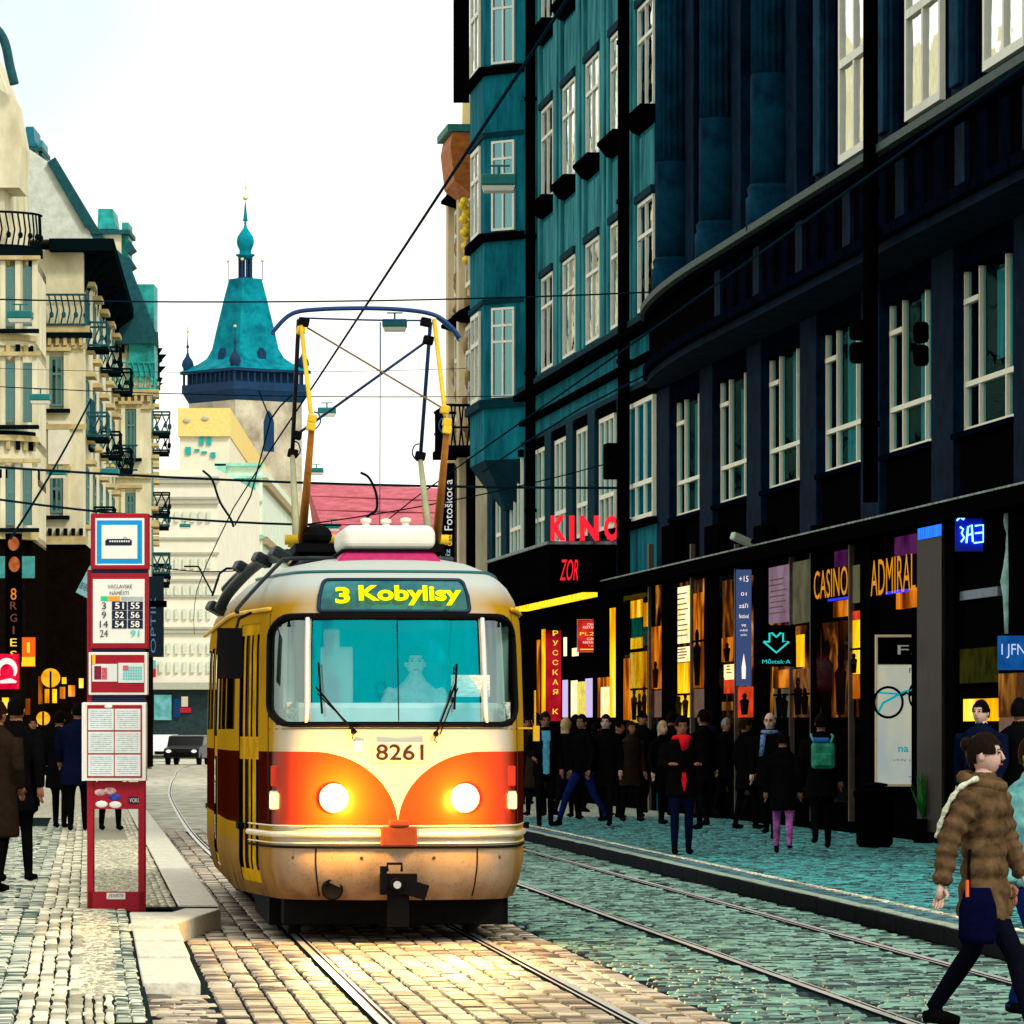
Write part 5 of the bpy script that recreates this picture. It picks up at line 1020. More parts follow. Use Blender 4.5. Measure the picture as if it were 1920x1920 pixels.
# ------------------------------------------------------------------ far side of the square
m_chalk = M('chalk_white_render', (.84, .80, .66), .8, var=.08, scale=1); m_linegrey = M('grey_line', (.42, .42, .34), .8, var=.1); m_mint = M('mint_render', (.28, .68, .54), .8, var=.3, scale=1.5)
def block(name, label, pts, z1, mat, z0=0.0):
    r = empty(name, (0, 0, 0), 0, label, 'building'); MB().prism([(x, y, z0) for x, y in pts], (0, 0, z1 - z0)).build('wall', mat, r); return r
def xw(px, Y): return (px - 960) * Y / F
wb = block('white_block', 'plain white building at the end of the street left of the tram', [(xw(270, 300), 300), (xw(408, 300), 300), (xw(408, 300) + 1, 330), (xw(270, 300), 330)], W(0, 880, 300).z, m_chalk)
for y in (898, 906, 936, 945, 1012, 1040, 1075, 1090, 1120, 1180, 1187): p = W(0, y, 300); Bx('string_course', (xw(270, 300), xw(408, 300) + .1, 299.85 - (.1 if y in (906, 945, 1187) else 0), 300, p.z, p.z + .14), m_linegrey, wb)
for y in (968, 1055, 1105, 1150, 1215, 1250):
    for px in range(286, 404, 15): a_, b_ = W(px - 3.2, y + 11, 299.9), W(px + 3.2, y - 9, 299.9); MB().box(a_.x, b_.x, 299.82, 299.97, a_.z, b_.z).build('window', M('pale_mint_pane', (.62, .70, .58), .4, var=.12), wb)
p = W(0, 1335, 300); q = W(0, 1293, 300); Bx('shopfront', (xw(270, 300), xw(408, 300), 299.7, 300, .1, q.z), M('shop_glass_dark', (.01, .03, .035), .5, var=.5), wb); Bx('awning', (xw(270, 300), xw(410, 300), 298.6, 299.7, q.z, q.z + .4), m_linegrey, wb)
for a in ((289, 321, 1303, 1350, E('teal_advert', (.20, .55, .52), .8, var=1, scale=2, col2=(.05, .25, .2))), (340, 352, 1306, 1325, E('pale_advert', (.7, .62, .4), .8)), (325, 338, 1310, 1345, E('blue_advert', (.01, .05, .12), .8)), (338, 358, 1327, 1336, E('red_advert', (.55, .02, .03), .8)), (278, 292, 1238, 1254, E('teal_advert', (0, 0, 0))), (278, 292, 1254, 1270, E('red_advert', (0, 0, 0)))):
    p, q = W(a[0], a[3], 299.5), W(a[1], a[2], 299.5); Bx('shop_advert', (p.x, q.x, 299.5, 299.68, p.z, q.z), a[4], wb)
Zp = W(0, 768, 400).z
yb_ = block('pale_block', 'pale building with yellow parapet in front of the tower', [(xw(337, 400), 400), (xw(430, 400), 400), (xw(562, 620), 620), (xw(337, 400), 620)], Zp, M('warm_white_render', (.82, .77, .60), .8, var=.08, scale=.6))
MB().prism([(xw(334, 400), 399.6, Zp - 2.1), (xw(432, 400), 399.6, Zp - 2.1), (xw(564, 620), 620, Zp - 2.1), (xw(334, 400), 620, Zp - 2.1)], (0, 0, 2.2)).build('parapet', M('yellow_parapet', (.86, .66, .22), .8, var=.15), yb_)
for (a, b, c, d) in ((374, 396, 805, 812), (374, 382, 818, 834), (388, 396, 818, 834), (346, 353, 805, 813), (348, 358, 838, 852), (365, 374, 842, 846), (378, 388, 846, 850), (395, 404, 848, 858)):
    p, q = W(a, d, 399.9), W(b, c, 399.9); wdw = MB().box(p.x, q.x, 399.8, 399.99, p.z, q.z).build('window', M('turquoise_pane', (.02, .38, .40), .4, var=.2), yb_)
for px, y in ((350, 788), (385, 784)): p = W(px, y, 399.5); MB().ell(tuple(p), (.28, .1, .2), 10, 6).build('parapet_ornament', M('grey_ornament', (.55, .50, .34), .8, var=.2), yb_)
gb = block('mint_building', 'mint green and white building with arched bays behind the wires', [(xw(404, 330), 330), (xw(492, 330), 330), (xw(560, 395), 395), (xw(404, 330), 395)], W(0, 872, 330).z, M('mint_white_render', (.70, .80, .66), .8, var=.12, scale=.8))
for a in ((403, 424, 870, 1290, m_mint), (420, 492, 893, 897, m_mint), (402, 494, 1003, 1010, m_mint), (424, 492, 938, 942, m_mint), (402, 494, 868, 874, m_mint)): p, q = W(a[0], a[3], 329.9), W(a[1], a[2], 329.9); Bx('pilaster' if a[3] - a[2] > 50 else 'cornice', (p.x, q.x, 329.6, 329.95, p.z, q.z), a[4], gb)
for k, px in enumerate((432, 446, 460, 474)):
    pts = [tuple(W(px + 5 * math.cos(R(a)), 918 - 22 * math.sin(R(a)), 329.9)) for a in range(0, 181, 20)]; pts = [tuple(W(px + 5, 940, 329.9)), *pts, tuple(W(px - 5, 940, 329.9))]
    MB().prism(pts, (0, -.2, 0)).build('arched_window', M('mint_shade_pane', (.10, .45, .36), .5, var=.3), gb)
    for y0, y1 in ((955, 985), (1020, 1050), (1062, 1090)): p, q = W(px - 4, y1, 329.9), W(px + 4, y0, 329.9); MB().box(p.x, q.x, 329.7, 329.92, p.z, q.z).build('window', M('mint_pane', (.22, .58, .48), .5, var=.2), gb)
for zf in (.92, .72, .5, .3): MB().prism([(xw(492, 330), 330, 19 * zf), (xw(492, 330) + .3, 330, 19 * zf), (xw(560, 395) + .3, 395, 19 * zf), (xw(560, 395), 395, 19 * zf)], (0, 0, .5)).build('side_cornice', M('brown_cornice_line', (.34, .27, .14), .8, var=.2), gb)  # brown cornice bands along the receding side
rb_ = empty('red_roofed_house', (0, 0, 0), 0, 'house with large rose red tiled roof behind the tram', 'building')
pA, pB, pC, pD = W(575, 905, 445), W(835, 916, 445), W(838, 1010, 430), W(612, 1010, 430)
pk = M('rose_roof_tiles', (.50, .085, .13), .7, var=.3, scale=.9, bump=.6, bscale=3, col2=(.62, .16, .20), stretch=(1, 1, 4))
MB().add([pD, pC, pB, pA, pA + Vector((0, 14, -3.5)), pD + Vector((-1, 28, 0)), pC + Vector((0, 28, 0)), pB + Vector((0, 14, -3.5))], [(0, 1, 2, 3), (3, 2, 7, 4), (4, 7, 6, 5), (0, 3, 4, 5), (1, 6, 7, 2)]).build('roof', pk, rb_)
Bx('wall', (pD.x, pC.x, 430.1, 458, 0, pD.z), m_chalk, rb_)
for f in (.25, .5, .75): MB().tube([pA.lerp(pD, f), pB.lerp(pC, f)], .06, 4).build('snow_guard', M('dark_rose', (.25, .04, .06), .8, var=0), rb_)

# tower
TY = 600.0; tx = xw(460, TY); tw = empty('church_tower', (tx, TY, 0), R(38), 'tall stone tower with turquoise spire and onion dome', 'tower'); s6 = F / TY
tz = lambda y: EYE + (HOR - y) / s6
m_tst = M('tower_stone', (.50, .44, .32), .9, var=.45, scale=.35, bump=.6, bscale=1.5, col2=(.74, .68, .52)); m_tq = M('turquoise_slate', (.0, .17, .27), .7, var=.45, scale=.6, bump=.4, bscale=8, col2=(.004, .32, .40), spec=.03); m_tqd = M('dark_slate_blue', (.004, .035, .10), .7, var=.3, scale=1); m_gold = M('gold_leaf', (.85, .70, .35), .3, metal=.5, var=.1)
hw = 4.75
Bx('shaft', (-hw, hw, -hw, hw, 0, tz(742)), m_tst, tw)
def frus(nm, z0, a0, z1, a1, m): return MB().loft([[(-a0, -a0, z0), (a0, -a0, z0), (a0, a0, z0), (-a0, a0, z0)], [(-a1, -a1, z1), (a1, -a1, z1), (a1, a1, z1), (-a1, a1, z1)]]).build(nm, m, tw)
frus('gallery_corbel', tz(756), hw + .02, tz(737), hw + .55, m_tqd); Bx('gallery_parapet', (-hw - .6, hw + .6, -hw - .6, hw + .6, tz(737), tz(722)), m_tqd, tw)
Bx('gallery_floor', (-hw + .3, hw - .3, -hw + .3, hw - .3, tz(722), tz(702)), m_tqd, tw)
frus('gallery_roof', tz(702), hw + .75, tz(697), hw + .75, m_tqd)
for sx_ in (-1, 1):
    for k in range(12):
        t = -hw - .4 + (2 * hw + .8) * k / 11
        Bx('gallery_post', (t - .11, t + .11, sx_ * (hw + .42) - .1, sx_ * (hw + .42) + .1, tz(722), tz(702)), m_tqd, tw); Bx('gallery_post', (sx_ * (hw + .42) - .1, sx_ * (hw + .42) + .1, t - .11, t + .11, tz(722), tz(702)), m_tqd, tw)
prof = [(697, hw + .8), (690, hw + .15), (683, hw - .75), (672, hw - 1.5), (655, hw - 1.95), (620, hw - 2.3), (560, hw - 2.95), (523, hw - 3.38)]
MB().loft([[(-a, -a, tz(y)), (a, -a, tz(y)), (a, a, tz(y)), (-a, a, tz(y))] for y, a in prof]).build('spire_roof', m_tq, tw)
for sx_, sy_ in ((-1, -1), (1, -1), (1, 1), (-1, 1)):
    c = (sx_ * (hw + .1), sy_ * (hw + .1)); t = empty('corner_turret'); t.parent = tw
    MB().lathe([(.5, tz(697)), (.55, tz(690)), (.72, tz(684)), (.6, tz(676)), (.25, tz(668)), (.1, tz(660)), (.08, tz(652)), (.2, tz(650)), (.08, tz(646)), (.03, tz(625))], 12, (*c, 0)).build('turret_dome', m_tqd, t, True)
    MB().tube([(*c, tz(646)), (*c, tz(612))], .04, 5).build('turret_rod', m_tqd, t); MB().ell((*c, tz(620)), (.18, .18, .18)).build('turret_ball', m_gold, t)
    d = (sx_ * (hw - 3.3), sy_ * (hw - 3.3)); MB().tube([(*d, tz(526)), (*d, tz(488))], .05, 5).build('finial_rod', m_tqd, tw); MB().ell((*d, tz(489)), (.19, .19, .19)).build('finial_ball', m_gold, tw)
MB().lathe([(.95, tz(524)), (.95, tz(521)), (.8, tz(520))], 12).build('lantern_floor', m_tqd, tw)
for k in range(8): a = 2 * math.pi * k / 8 + .39; MB().tube([(.72 * math.cos(a), .72 * math.sin(a), tz(521)), (.72 * math.cos(a), .72 * math.sin(a), tz(484))], .14, 6).build('lantern_post', m_tqd, tw)
MB().lathe([(.85, tz(486)), (.85, tz(482)), (1.1, tz(480)), (1.1, tz(477)), (.72, tz(476)), (.68, tz(470)), (.95, tz(460)), (1.02, tz(453)), (.92, tz(444)), (.6, tz(436)), (.25, tz(428)), (.12, tz(420)), (.18, tz(418)), (.08, tz(416)), (.32, tz(414)), (.24, tz(410)), (.05, tz(378))], 20).build('onion_dome', m_tq, tw, True)
MB().ell((0, 0, tz(371)), (.32, .32, .32)).build('spire_ball', m_gold, tw); mb = MB(); mb.tube([(0, 0, tz(368)), (0, 0, tz(340))], .06, 5); mb.ell((.08, 0, tz(352)), (.2, .05, .25), 6, 4); mb.build('weather_vane', m_gold, tw)
for (px, y, rr) in ((436, 600, .3), (443, 605, .28)): pass
for rz_, off in ((0, 0), (-90, 0)):
    # lancet opening on two faces
    pts = [(-.75, -hw - .02, tz(850)), (.75, -hw - .02, tz(850)), (.75, -hw - .02, tz(795)), (.4, -hw - .02, tz(780)), (0, -hw - .02, tz(773)), (-.4, -hw - .02, tz(780)), (-.75, -hw - .02, tz(795))]
    o = MB().prism(pts, (0, .1, 0)).build('lancet_window', m_tqd, tw); o.rotation_euler = (0, 0, R(rz_))
for rz_ in (0, -90):
    o = MB().prism([(-.5, -hw + 1.2, tz(676)), (.5, -hw + 1.2, tz(676)), (.5, -hw + 1.2, tz(664)), (0, -hw + 1.2, tz(655)), (-.5, -hw + 1.2, tz(664))], (0, 2, 0)).build('roof_dormer', m_tqd, tw); o.rotation_euler = (0, 0, R(rz_))

# ------------------------------------------------------------------ stop sign
SY = 42.9; s4 = F / SY
st = empty('tram_stop_sign', (xw(218, SY), SY, KZ), R(-2), 'tall red tram stop sign with blue tram symbol and timetables on the platform', 'sign')
def sx_of(px): return (px - 218) / s4
def sz_of(py): return EYE + (HOR - py) / s4 - KZ
m_sr = M('stop_red', (.36, .006, .022), .45, var=.15, scale=6); m_swh = M('sign_white_enamel', (.86, .86, .80), .4, var=.04, scale=8); m_sbl = M('sign_blue', (.0, .30, .72), .4, var=.06); m_sbk = M('sign_navy_print', (.006, .012, .05), .5, var=0); m_paper = M('timetable_paper', (.74, .80, .78), .6, var=.12, scale=5)
def sb_(nm, px0, px1, py0, py1, y0, y1, m, par=None, bv=0.0): return Bx(nm, (sx_of(px0), sx_of(px1), y0, y1, sz_of(py1), sz_of(py0)), m, par or st, bv)
for a, b in ((163, 175), (259, 272)): sb_('post', a, b, 1068, 1712, .0, .09, m_sr, bv=.006)
p1 = sb_('symbol_box', 171, 279, 963, 1068, -.05, .10, m_sr, bv=.008)
for k, (a, b, c, d, m) in enumerate(((180, 272, 972, 1060, m_swh), (183, 268, 976, 1057, m_sbl), (192, 259, 985, 1048, m_swh))): sb_('symbol_plate', a, b, c, d, -.055 - .003 * k, -.05, m, p1)
sb_('tram_pictogram', 199, 249, 1013, 1023, -.068, -.06, m_sbk, p1, .004); sb_('tram_pictogram', 202, 246, 1011, 1014, -.067, -.06, m_sbk, p1)
for k in range(9): sb_('pictogram_window', 207 + k * 4.4, 209.8 + k * 4.4, 1014, 1017, -.07, -.068, m_swh, p1)
MB().tube([(sx_of(232), -.065, sz_of(1011)), (sx_of(236), -.065, sz_of(1007)), (sx_of(240), -.065, sz_of(1011))], .002, 4).build('pictogram_pantograph', m_sbk, p1)
sb_('gap_panel', 173, 277, 1068, 1075, -.02, .08, m_sbk)
p2 = sb_('line_box', 170, 278, 1075, 1216, -.03, .08, m_sr, bv=.006); sb_('line_plate', 175, 272, 1086, 1206, -.036, -.03, m_swh, p2)
tt = lambda s, px, py, w, h, m=m_sbk, par=None, bold=0.0: text('lettering', s, m, par or p2, (sx_of(px), -.046, sz_of(py)), w=w / s4, h=h / s4, ext=.0, bold=bold)
tt('VÁCLAVSKÉ', 226, 1099, 46, 9); tt('NÁMĚSTÍ', 225, 1111, 36, 9)
sb_('green_tab', 190, 203, 1118, 1127, -.040, -.036, M('tab_green', (.02, .62, .32), .5, var=.1), p2); sb_('orange_tab', 203, 226, 1118, 1127, -.040, -.036, M('tab_orange', (.9, .38, .05), .5, var=.1), p2); sb_('grey_tab', 228, 270, 1119, 1126, -.039, -.036, M('tab_grey', (.42, .52, .55), .5, var=.2), p2)
for i, row in enumerate((('3', '51', '55'), ('9', '52', '56'), ('14', '54', '58'), ('24', '', '91'))):
    y = 1136 + i * 17.2; tt(row[0], 196, y, 8 if len(row[0]) == 1 else 15, 13)
    for j, s in enumerate(row[1:]):
        if s and i < 3: sb_('line_cell', 211 + j * 30, 239 + j * 30, y - 8, y + 8, -.042, -.036, m_sbk, p2)
        if s: tt(s, 225 + j * 29.5, y, 17, 12, m_swh if i < 3 else M('print_aqua', (.10, .62, .56), .5, var=0), bold=.02)
sb_('gap_panel', 173, 272, 1216, 1224, -.01, .06, m_sbk)
p3 = sb_('notice_case', 167, 277, 1223, 1303, -.04, .08, m_swh, bv=.006); sb_('case_back', 172, 272, 1228, 1298, -.046, -.04, m_sr, p3)
sb_('notice_sheet', 174, 221, 1245, 1278, -.050, -.046, m_paper, p3); sb_('notice_sheet', 223, 271, 1243, 1280, -.051, -.046, m_paper, p3)
sb_('notice_print', 178, 191, 1249, 1274, -.053, -.050, M('maroon_print', (.22, .01, .04), .6, var=.3, scale=60), p3); sb_('notice_print', 192, 202, 1252, 1274, -.053, -.050, M('rose_print', (.65, .12, .14), .6, var=.6, scale=60), p3)
for i in range(8):
    for j in range(5): sb_('calendar_cell', 232 + i * 4.6, 235.4 + i * 4.6, 1250 + j * 5.2, 1254 + j * 5.2, -.054, -.051, M('print_cyan', (.15, .58, .62), .6, var=.2), p3)
sb_('notice_print', 232, 242, 1248, 1257, -.056, -.051, M('rose_print', (0, 0, 0)), p3); sb_('case_clip', 174, 180, 1227, 1246, -.052, -.046, M('yellow_clip', (.9, .55, .02), .5, var=0), p3)
sb_('gap_panel', 172, 272, 1303, 1318, -.005, .05, m_sbk)
p4 = sb_('timetable_case', 156, 275, 1317, 1464, -.06, .06, m_swh, bv=.006); sb_('case_back', 165, 268, 1322, 1458, -.066, -.06, m_sr, p4)
for i in range(3):
    for j in range(2):
        sh = sb_('timetable_sheet', 167 + j * 50, 215 + j * 50, 1329 + i * 43, 1369 + i * 43, -.070, -.066, m_paper, p4)
        for q in range(9): sb_('timetable_line', 171 + j * 50, 211 + j * 50, 1333 + i * 43 + q * 3.8, 1334.4 + i * 43 + q * 3.8, -.0715, -.070, M('pale_print', (.50, .60, .66), .7, var=.5, scale=40), p4)
sb_('case_hinge', 155, 159.5, 1318, 1464, -.068, -.058, m_swh, p4); MB().ell((sx_of(205), -.07, sz_of(1325)), (.035, .012, .018)).build('case_lock', m_swh, p4, True)
p5 = sb_('lower_panel', 165, 271, 1466, 1517, .01, .05, m_sr)
sb_('sticker', 241, 265, 1494, 1507, .004, .01, m_sbk, p5); text('lettering', 'VOKEI', m_swh, p5, (sx_of(253), .002, sz_of(1500.5)), w=.09, h=.035, ext=0)
for k, (px, py, m) in enumerate(((188, 1486, M('sticker_pink', (.75, .35, .36), .6, var=.8, scale=25)), (215, 1495, M('sticker_blue', (.03, .06, .40), .6, var=.8, scale=25)), (190, 1508, m_swh), (216, 1509, m_swh), (206, 1483, M('sticker_pink', (0, 0, 0))))): MB().ell((sx_of(px), .008, sz_of(py)), (.055, .006, .03), 10, 5).build('sticker', m, p5, True)
p6 = sb_('foot_panel', 165, 271, 1672, 1712, .0, .06, m_sr); sb_('sticker', 200, 235, 1674, 1686, -.006, 0, m_swh, p6); text('lettering', "J'EXISTE", m_sbk, p6, (sx_of(217.5), -.011, sz_of(1680)), w=.13, h=.036, slant=.2, ext=0)

# ------------------------------------------------------------------ overhead wires and hanging lamps
m_wire = M('wire', (.003, .016, .030), .8, var=0, spec=0.0)
def wire(label, pts, r, group='overhead wires', sag=0.0):
    P = [Vector(p) for p in pts]; o = empty('overhead_wire', P[0], 0, label, 'wire', group); Q = []
    for i in range(len(P) - 1):
        n = 10
        for k in range(n + (i == len(P) - 2)): t = k / n; q = P[i].lerp(P[i + 1], t); q.z -= sag * 4 * t * (1 - t); Q.append(q - P[0])
    MB().tube(Q, r, 5).build('strand', m_wire, o); return o
wire('contact wire running over the pantograph of the tram', [(p[1], p[0], 5.30) for p in ax1[::8]][:-2], .011)
wire('contact wire above the second tram track on the right', [(p[1] + 2.95, p[0], 5.45) for p in ax1[::8]][:-2], .011)
for px0, y0, Y0, px1, y1, Y1, r, lab in ((-60, 560, 97, 1236, 547, 97, .016, 'highest span wire crossing the sky past the tower spire'), (-60, 722, 118, 1000, 742, 118, .012, 'span wire crossing just below the tower gallery'),
        (-60, 872, 105, 1170, 915, 100, .026, 'thick span wire crossing level with the mint building top'), (-60, 928, 92, 640, 985, 92, .022, 'span wire meeting the top of the stop sign'), (-20, 690, 150, 905, 690, 128, .008, 'thin faint span wire through the middle of the pantograph'),
        (270, 1058, 120, 480, 1066, 120, .014, 'short low span wire behind the tram roof'), (560, 985, 84, 1170, 860, 101, .012, 'slanting wire from the roof box up to the dark pipe'), (20, 1010, 112, 170, 750, 150, .03, 'steep black cable on the left facade')):
    wire(lab, [tuple(W(px0, y0, Y0)), tuple(W(px1, y1, Y1))], r, sag=.12)
wire('long feeder cable slanting along the teal facade', [tuple(W(905, 885, 118)), tuple(W(985, 830, 112)), tuple(W(1090, 765, 105)), tuple(W(1236, 690, 94))], .02)
wire('curved jumper cable hanging behind the pantograph', [tuple(q) for q in spline([tuple(W(676, 886, 92)), tuple(W(692, 896, 92)), tuple(W(705, 925, 92)), tuple(W(706, 955, 92)), tuple(W(690, 968, 92)), tuple(W(682, 985, 92))], 4)], .025)
wire('curved jumper cable in front of the mint building', [tuple(q) for q in spline([tuple(W(380, 882, 105)), tuple(W(398, 900, 105)), tuple(W(412, 940, 105)), tuple(W(432, 972, 105)), tuple(W(438, 988, 105))], 4)], .025)
wire('bracket cable beside the tower window', [tuple(W(485, 733, 100)), tuple(W(507, 787, 100)), tuple(W(470, 930, 100)), tuple(W(440, 985, 100))], .016)
wire('crossing cable before the tower shaft', [tuple(W(548, 740, 100)), tuple(W(525, 762, 100)), tuple(W(507, 787, 100))], .018)
wire('thin low wire between stop sign and tram roof', [tuple(W(345, 1062, 90)), tuple(W(372, 1062, 90)), tuple(W(398, 1112, 90))], .016)
wire('bent dark wire bracket above the tram roof corner', [tuple(W(398, 1118, 88)), tuple(W(412, 1075, 88)), tuple(W(425, 1066, 88)), tuple(W(458, 1066, 88))], .022)
m_lamp = M('lamp_green_metal', (.01, .17, .17), .5, var=.2); m_lglass = M('lamp_diffuser', (.80, .80, .70), .5, var=.05)
def lamp(px, py, wpx, lab, dark=False):
    Y = .62 * F / wpx; o = empty('hanging_lamp', W(px, py, Y), 0, lab, 'lamp', 'lamps hung over the street'); w = .62
    MB().box(-w / 2, w / 2, -.3, .3, -.03, .17).build('housing', m_lamp, o, bevel=.03); MB().loft([[(-w * .42, -.25, -.12), (w * .42, -.25, -.12), (w * .42, .25, -.12), (-w * .42, .25, -.12)], [(-w / 2 + .02, -.28, -.032), (w / 2 - .02, -.28, -.032), (w / 2 - .02, .28, -.032), (-w / 2 + .02, .28, -.032)]]).build('diffuser', m_lglass, o)
    MB().tube([(-.2, 0, .34), (.2, 0, .34)], .02, 6).build('hanger_bar', m_lamp, o); MB().tube([(0, 0, .17), (0, 0, .34)], .025, 6).build('hanger', m_lamp, o)
for a in ((935, 347, 66, 'nearest hanging lamp before the teal oriel'), (740, 612, 46, 'hanging lamp just under the pantograph head'), (613, 774, 34, 'hanging lamp right of the tower shaft'), (593, 885, 27, 'hanging lamp above the rose roof'), (347, 988, 20, 'smallest hanging lamp before the white block'), (622, 990, 30, 'hanging lamp low beside the roof box'),
          (76, 750, 38, 'hanging lamp before the window of the ivory house'), (108, 890, 33, 'hanging lamp on the thick span wire at the left'), (206, 888, 34, 'hanging lamp above the stop sign'), (38, 596, 46, 'hanging lamp nearest the left edge'), (858, 722, 20, 'small hanging lamp against the cream facade'), (432, 1010, 18, 'small hanging lamp in front of the mint building')): lamp(*a)
# ------------------------------------------------------------------ people
m_skin = M('skin', (.30, .13, .075), .6, var=.2, scale=20, spec=.1); m_skinl = M('pale_skin', (.62, .40, .32), .55, var=.15, scale=20, spec=.15); m_eye = M('eye_dark', (.01, .006, .005), .3, var=0); m_lip = M('lips', (.35, .06, .05), .4, var=0)
def cloth(nm, c, v=.25): return M('cloth_' + nm, c, .92, var=v, scale=14, bump=.3, bscale=30, spec=0.0)
c_blk = cloth('black', (.0035, .0032, .004)); c_nav = cloth('navy', (.003, .006, .022)); c_jean = cloth('denim', (.006, .016, .10)); c_brn = cloth('brown', (.10, .060, .030), .6); c_shoe = cloth('shoe', (.004, .004, .004)); c_dkb = cloth('darkbrown', (.02, .012, .008)); c_grn = cloth('darkgreen', (.006, .022, .018))
h_blk = M('hair_black', (.003, .002, .002), .8, var=.3, spec=.02); h_brn = M('hair_brown', (.016, .007, .003), .8, var=.5, spec=.02, scale=40); h_bln = M('hair_blond', (.42, .28, .12), .6, var=.3, scale=30); h_gry = M('hair_grey', (.16, .17, .15), .6, var=.3)
def ring(c, rx, ry, n=16, tilt=0.0): return [(c[0] + rx * math.cos(2 * math.pi * q / n), c[1] + ry * math.sin(2 * math.pi * q / n), c[2]) for q in range(n)]
def head_mesh(mb, c, k, yaw, pitch=0.0):
    """skull with jaw, nose, ears, eyes, brows and mouth looking along -y before yaw; material slots 3 skin, 4 dark, 5 lips"""
    rot = Euler((pitch, 0, yaw)).to_matrix(); C0 = Vector(c); t = MB(); n, kk = 20, 14; rings = []
    for i in range(kk + 1):
        th = -math.pi / 2 + math.pi * min(max(i / kk, .02), .98); z = .118 * math.sin(th); w = math.cos(th); rg = []
        for q in range(n):
            a = 2 * math.pi * q / n; x, y = .076 * w * math.cos(a), .095 * w * math.sin(a) + .008
            if z < 0:
                f = -z / .118; x *= 1 - .28 * f * f; y = y + (.016 * f if y > 0 else -.012 * f)
                if y > 0: y *= 1 - .35 * f
            if y < 0 and -.02 < z < .03: y += .006 * math.exp(-((abs(x) - .032) / .016) ** 2)
            rg.append((x, y, z))
        rings.append(rg)
    t.loft(rings, 3); t.tube([(0, -.084, .022), (0, -.094, .0), (0, -.103, -.02), (0, -.092, -.03)], [.006, .008, .0115, .007], 8, 3)
    for s in (-1, 1):
        t.ell((s * .077, .012, -.005), (.010, .022, .032), 8, 6, 3); t.ell((s * .031, -.0825, .014), (.0125, .008, .0065), 8, 5, 4); t.tube([(s * .016, -.0885, .030), (s * .034, -.086, .034), (s * .05, -.076, .029)], .0036, 5, 4)
    t.tube([(-.024, -.0835, -.056), (0, -.093, -.054), (.024, -.0835, -.056)], [.003, .0065, .003], 6, 5)
    t.v = [tuple(C0 + (rot @ (Vector(v) * k))) for v in t.v]; b = len(mb.v); mb.v += t.v; mb.f += [tuple(i + b for i in f) for f in t.f]; mb.m += t.m
def hair_mesh(par, c, k, yaw, style, mat, pitch=0.0):
    rot = Euler((pitch, 0, yaw)).to_matrix(); C0 = Vector(c); t = MB(); n, kk = 22, 14; V_ = []; F_ = []
    for i in range(kk + 1):
        th = -math.pi / 2 + math.pi * min(max(i / kk, .02), .98)
        for q in range(n):
            a = 2 * math.pi * q / n; b = 1 + random.uniform(-.02, .07); V_.append((.085 * math.cos(th) * math.cos(a) * b, .105 * math.cos(th) * math.sin(a) * b + .012, .127 * math.sin(th) * b + .004))
    for i in range(kk):
        for q in range(n):
            ids = (i * n + q, i * n + (q + 1) % n, (i + 1) * n + (q + 1) % n, (i + 1) * n + q); cx_, cy_, cz_ = [sum(V_[j][d] for j in ids) / 4 for d in range(3)]
            lim = .062 if style != 'hat' else .035
            front = cy_ < -.015; keep = (cz_ > lim if front else cz_ > -.045)
            if abs(cx_) > .045 and -.06 < cy_ < .03 and style in ('short', 'bun'): keep = cz_ > .018
            if style == 'long': keep = (cz_ > .055 if cy_ < -.03 else cz_ > -.12)
            if style == 'bald': keep = (not front) and -.05 < cz_ < .03
            if keep: F_.append(ids)
    t.add(V_, F_)
    if style == 'long': t.loft([[(.08 * math.cos(2 * math.pi * q / 14), .035 + .06 * math.sin(2 * math.pi * q / 14), z) for q in range(14)] if z < 0 else [(.07 * math.cos(2 * math.pi * q / 14), .03 + .05 * math.sin(2 * math.pi * q / 14), z) for q in range(14)] for z in (.05, -.05, -.13, -.2)])
    if style == 'bun': t.ell((0, .11, .06), (.045, .04, .045), 10, 7); t.ell((0, .07, -.05), (.05, .03, .05), 8, 6)
    if style == 'hat': t.tube([(.086 * math.cos(a), .012 + .106 * math.sin(a), .035) for a in np.linspace(0, 2 * math.pi, 20)], .014, 6)
    t.v = [tuple(C0 + (rot @ (Vector(v) * k))) for v in t.v]
    return t.build('hat' if style == 'hat' else 'hair', mat, par, True)
def hand_mesh(mb, w, d, k, side, curl=.5):
    """palm, four unequal bent fingers and a thumb from the side of the palm"""
    d = Vector(d).normalized(); s = Vector((0, -1, 0)) - d * Vector((0, -1, 0)).dot(d)
    if s.length < .2: s = Vector((1, 0, 0)) - d * d.x
    s.normalize(); p = d.cross(s).normalized() * (-side); w = Vector(w)
    mb.tube([w - d * .02 * k, w + d * .03 * k, w + d * .085 * k], [.024 * k, .03 * k, .03 * k], 8, 3, sq=(1.15, .62))
    for i, (o, L) in enumerate(((-.027, .062), (-.009, .074), (.009, .07), (.026, .054))):
        b = w + d * .082 * k - s * o * k; q = b + d * L * .5 * k + p * L * .12 * curl * k; e = q + d * L * .4 * k + p * L * .45 * curl * k
        mb.tube([b, q, e], [.0095 * k, .009 * k, .007 * k], 6, 3)
    b = w + d * .025 * k + s * .026 * k; mb.tube([b, b + d * .03 * k + s * .022 * k, b + d * .06 * k + s * .022 * k + p * .015 * k], [.012 * k, .0105 * k, .008 * k], 6, 3)
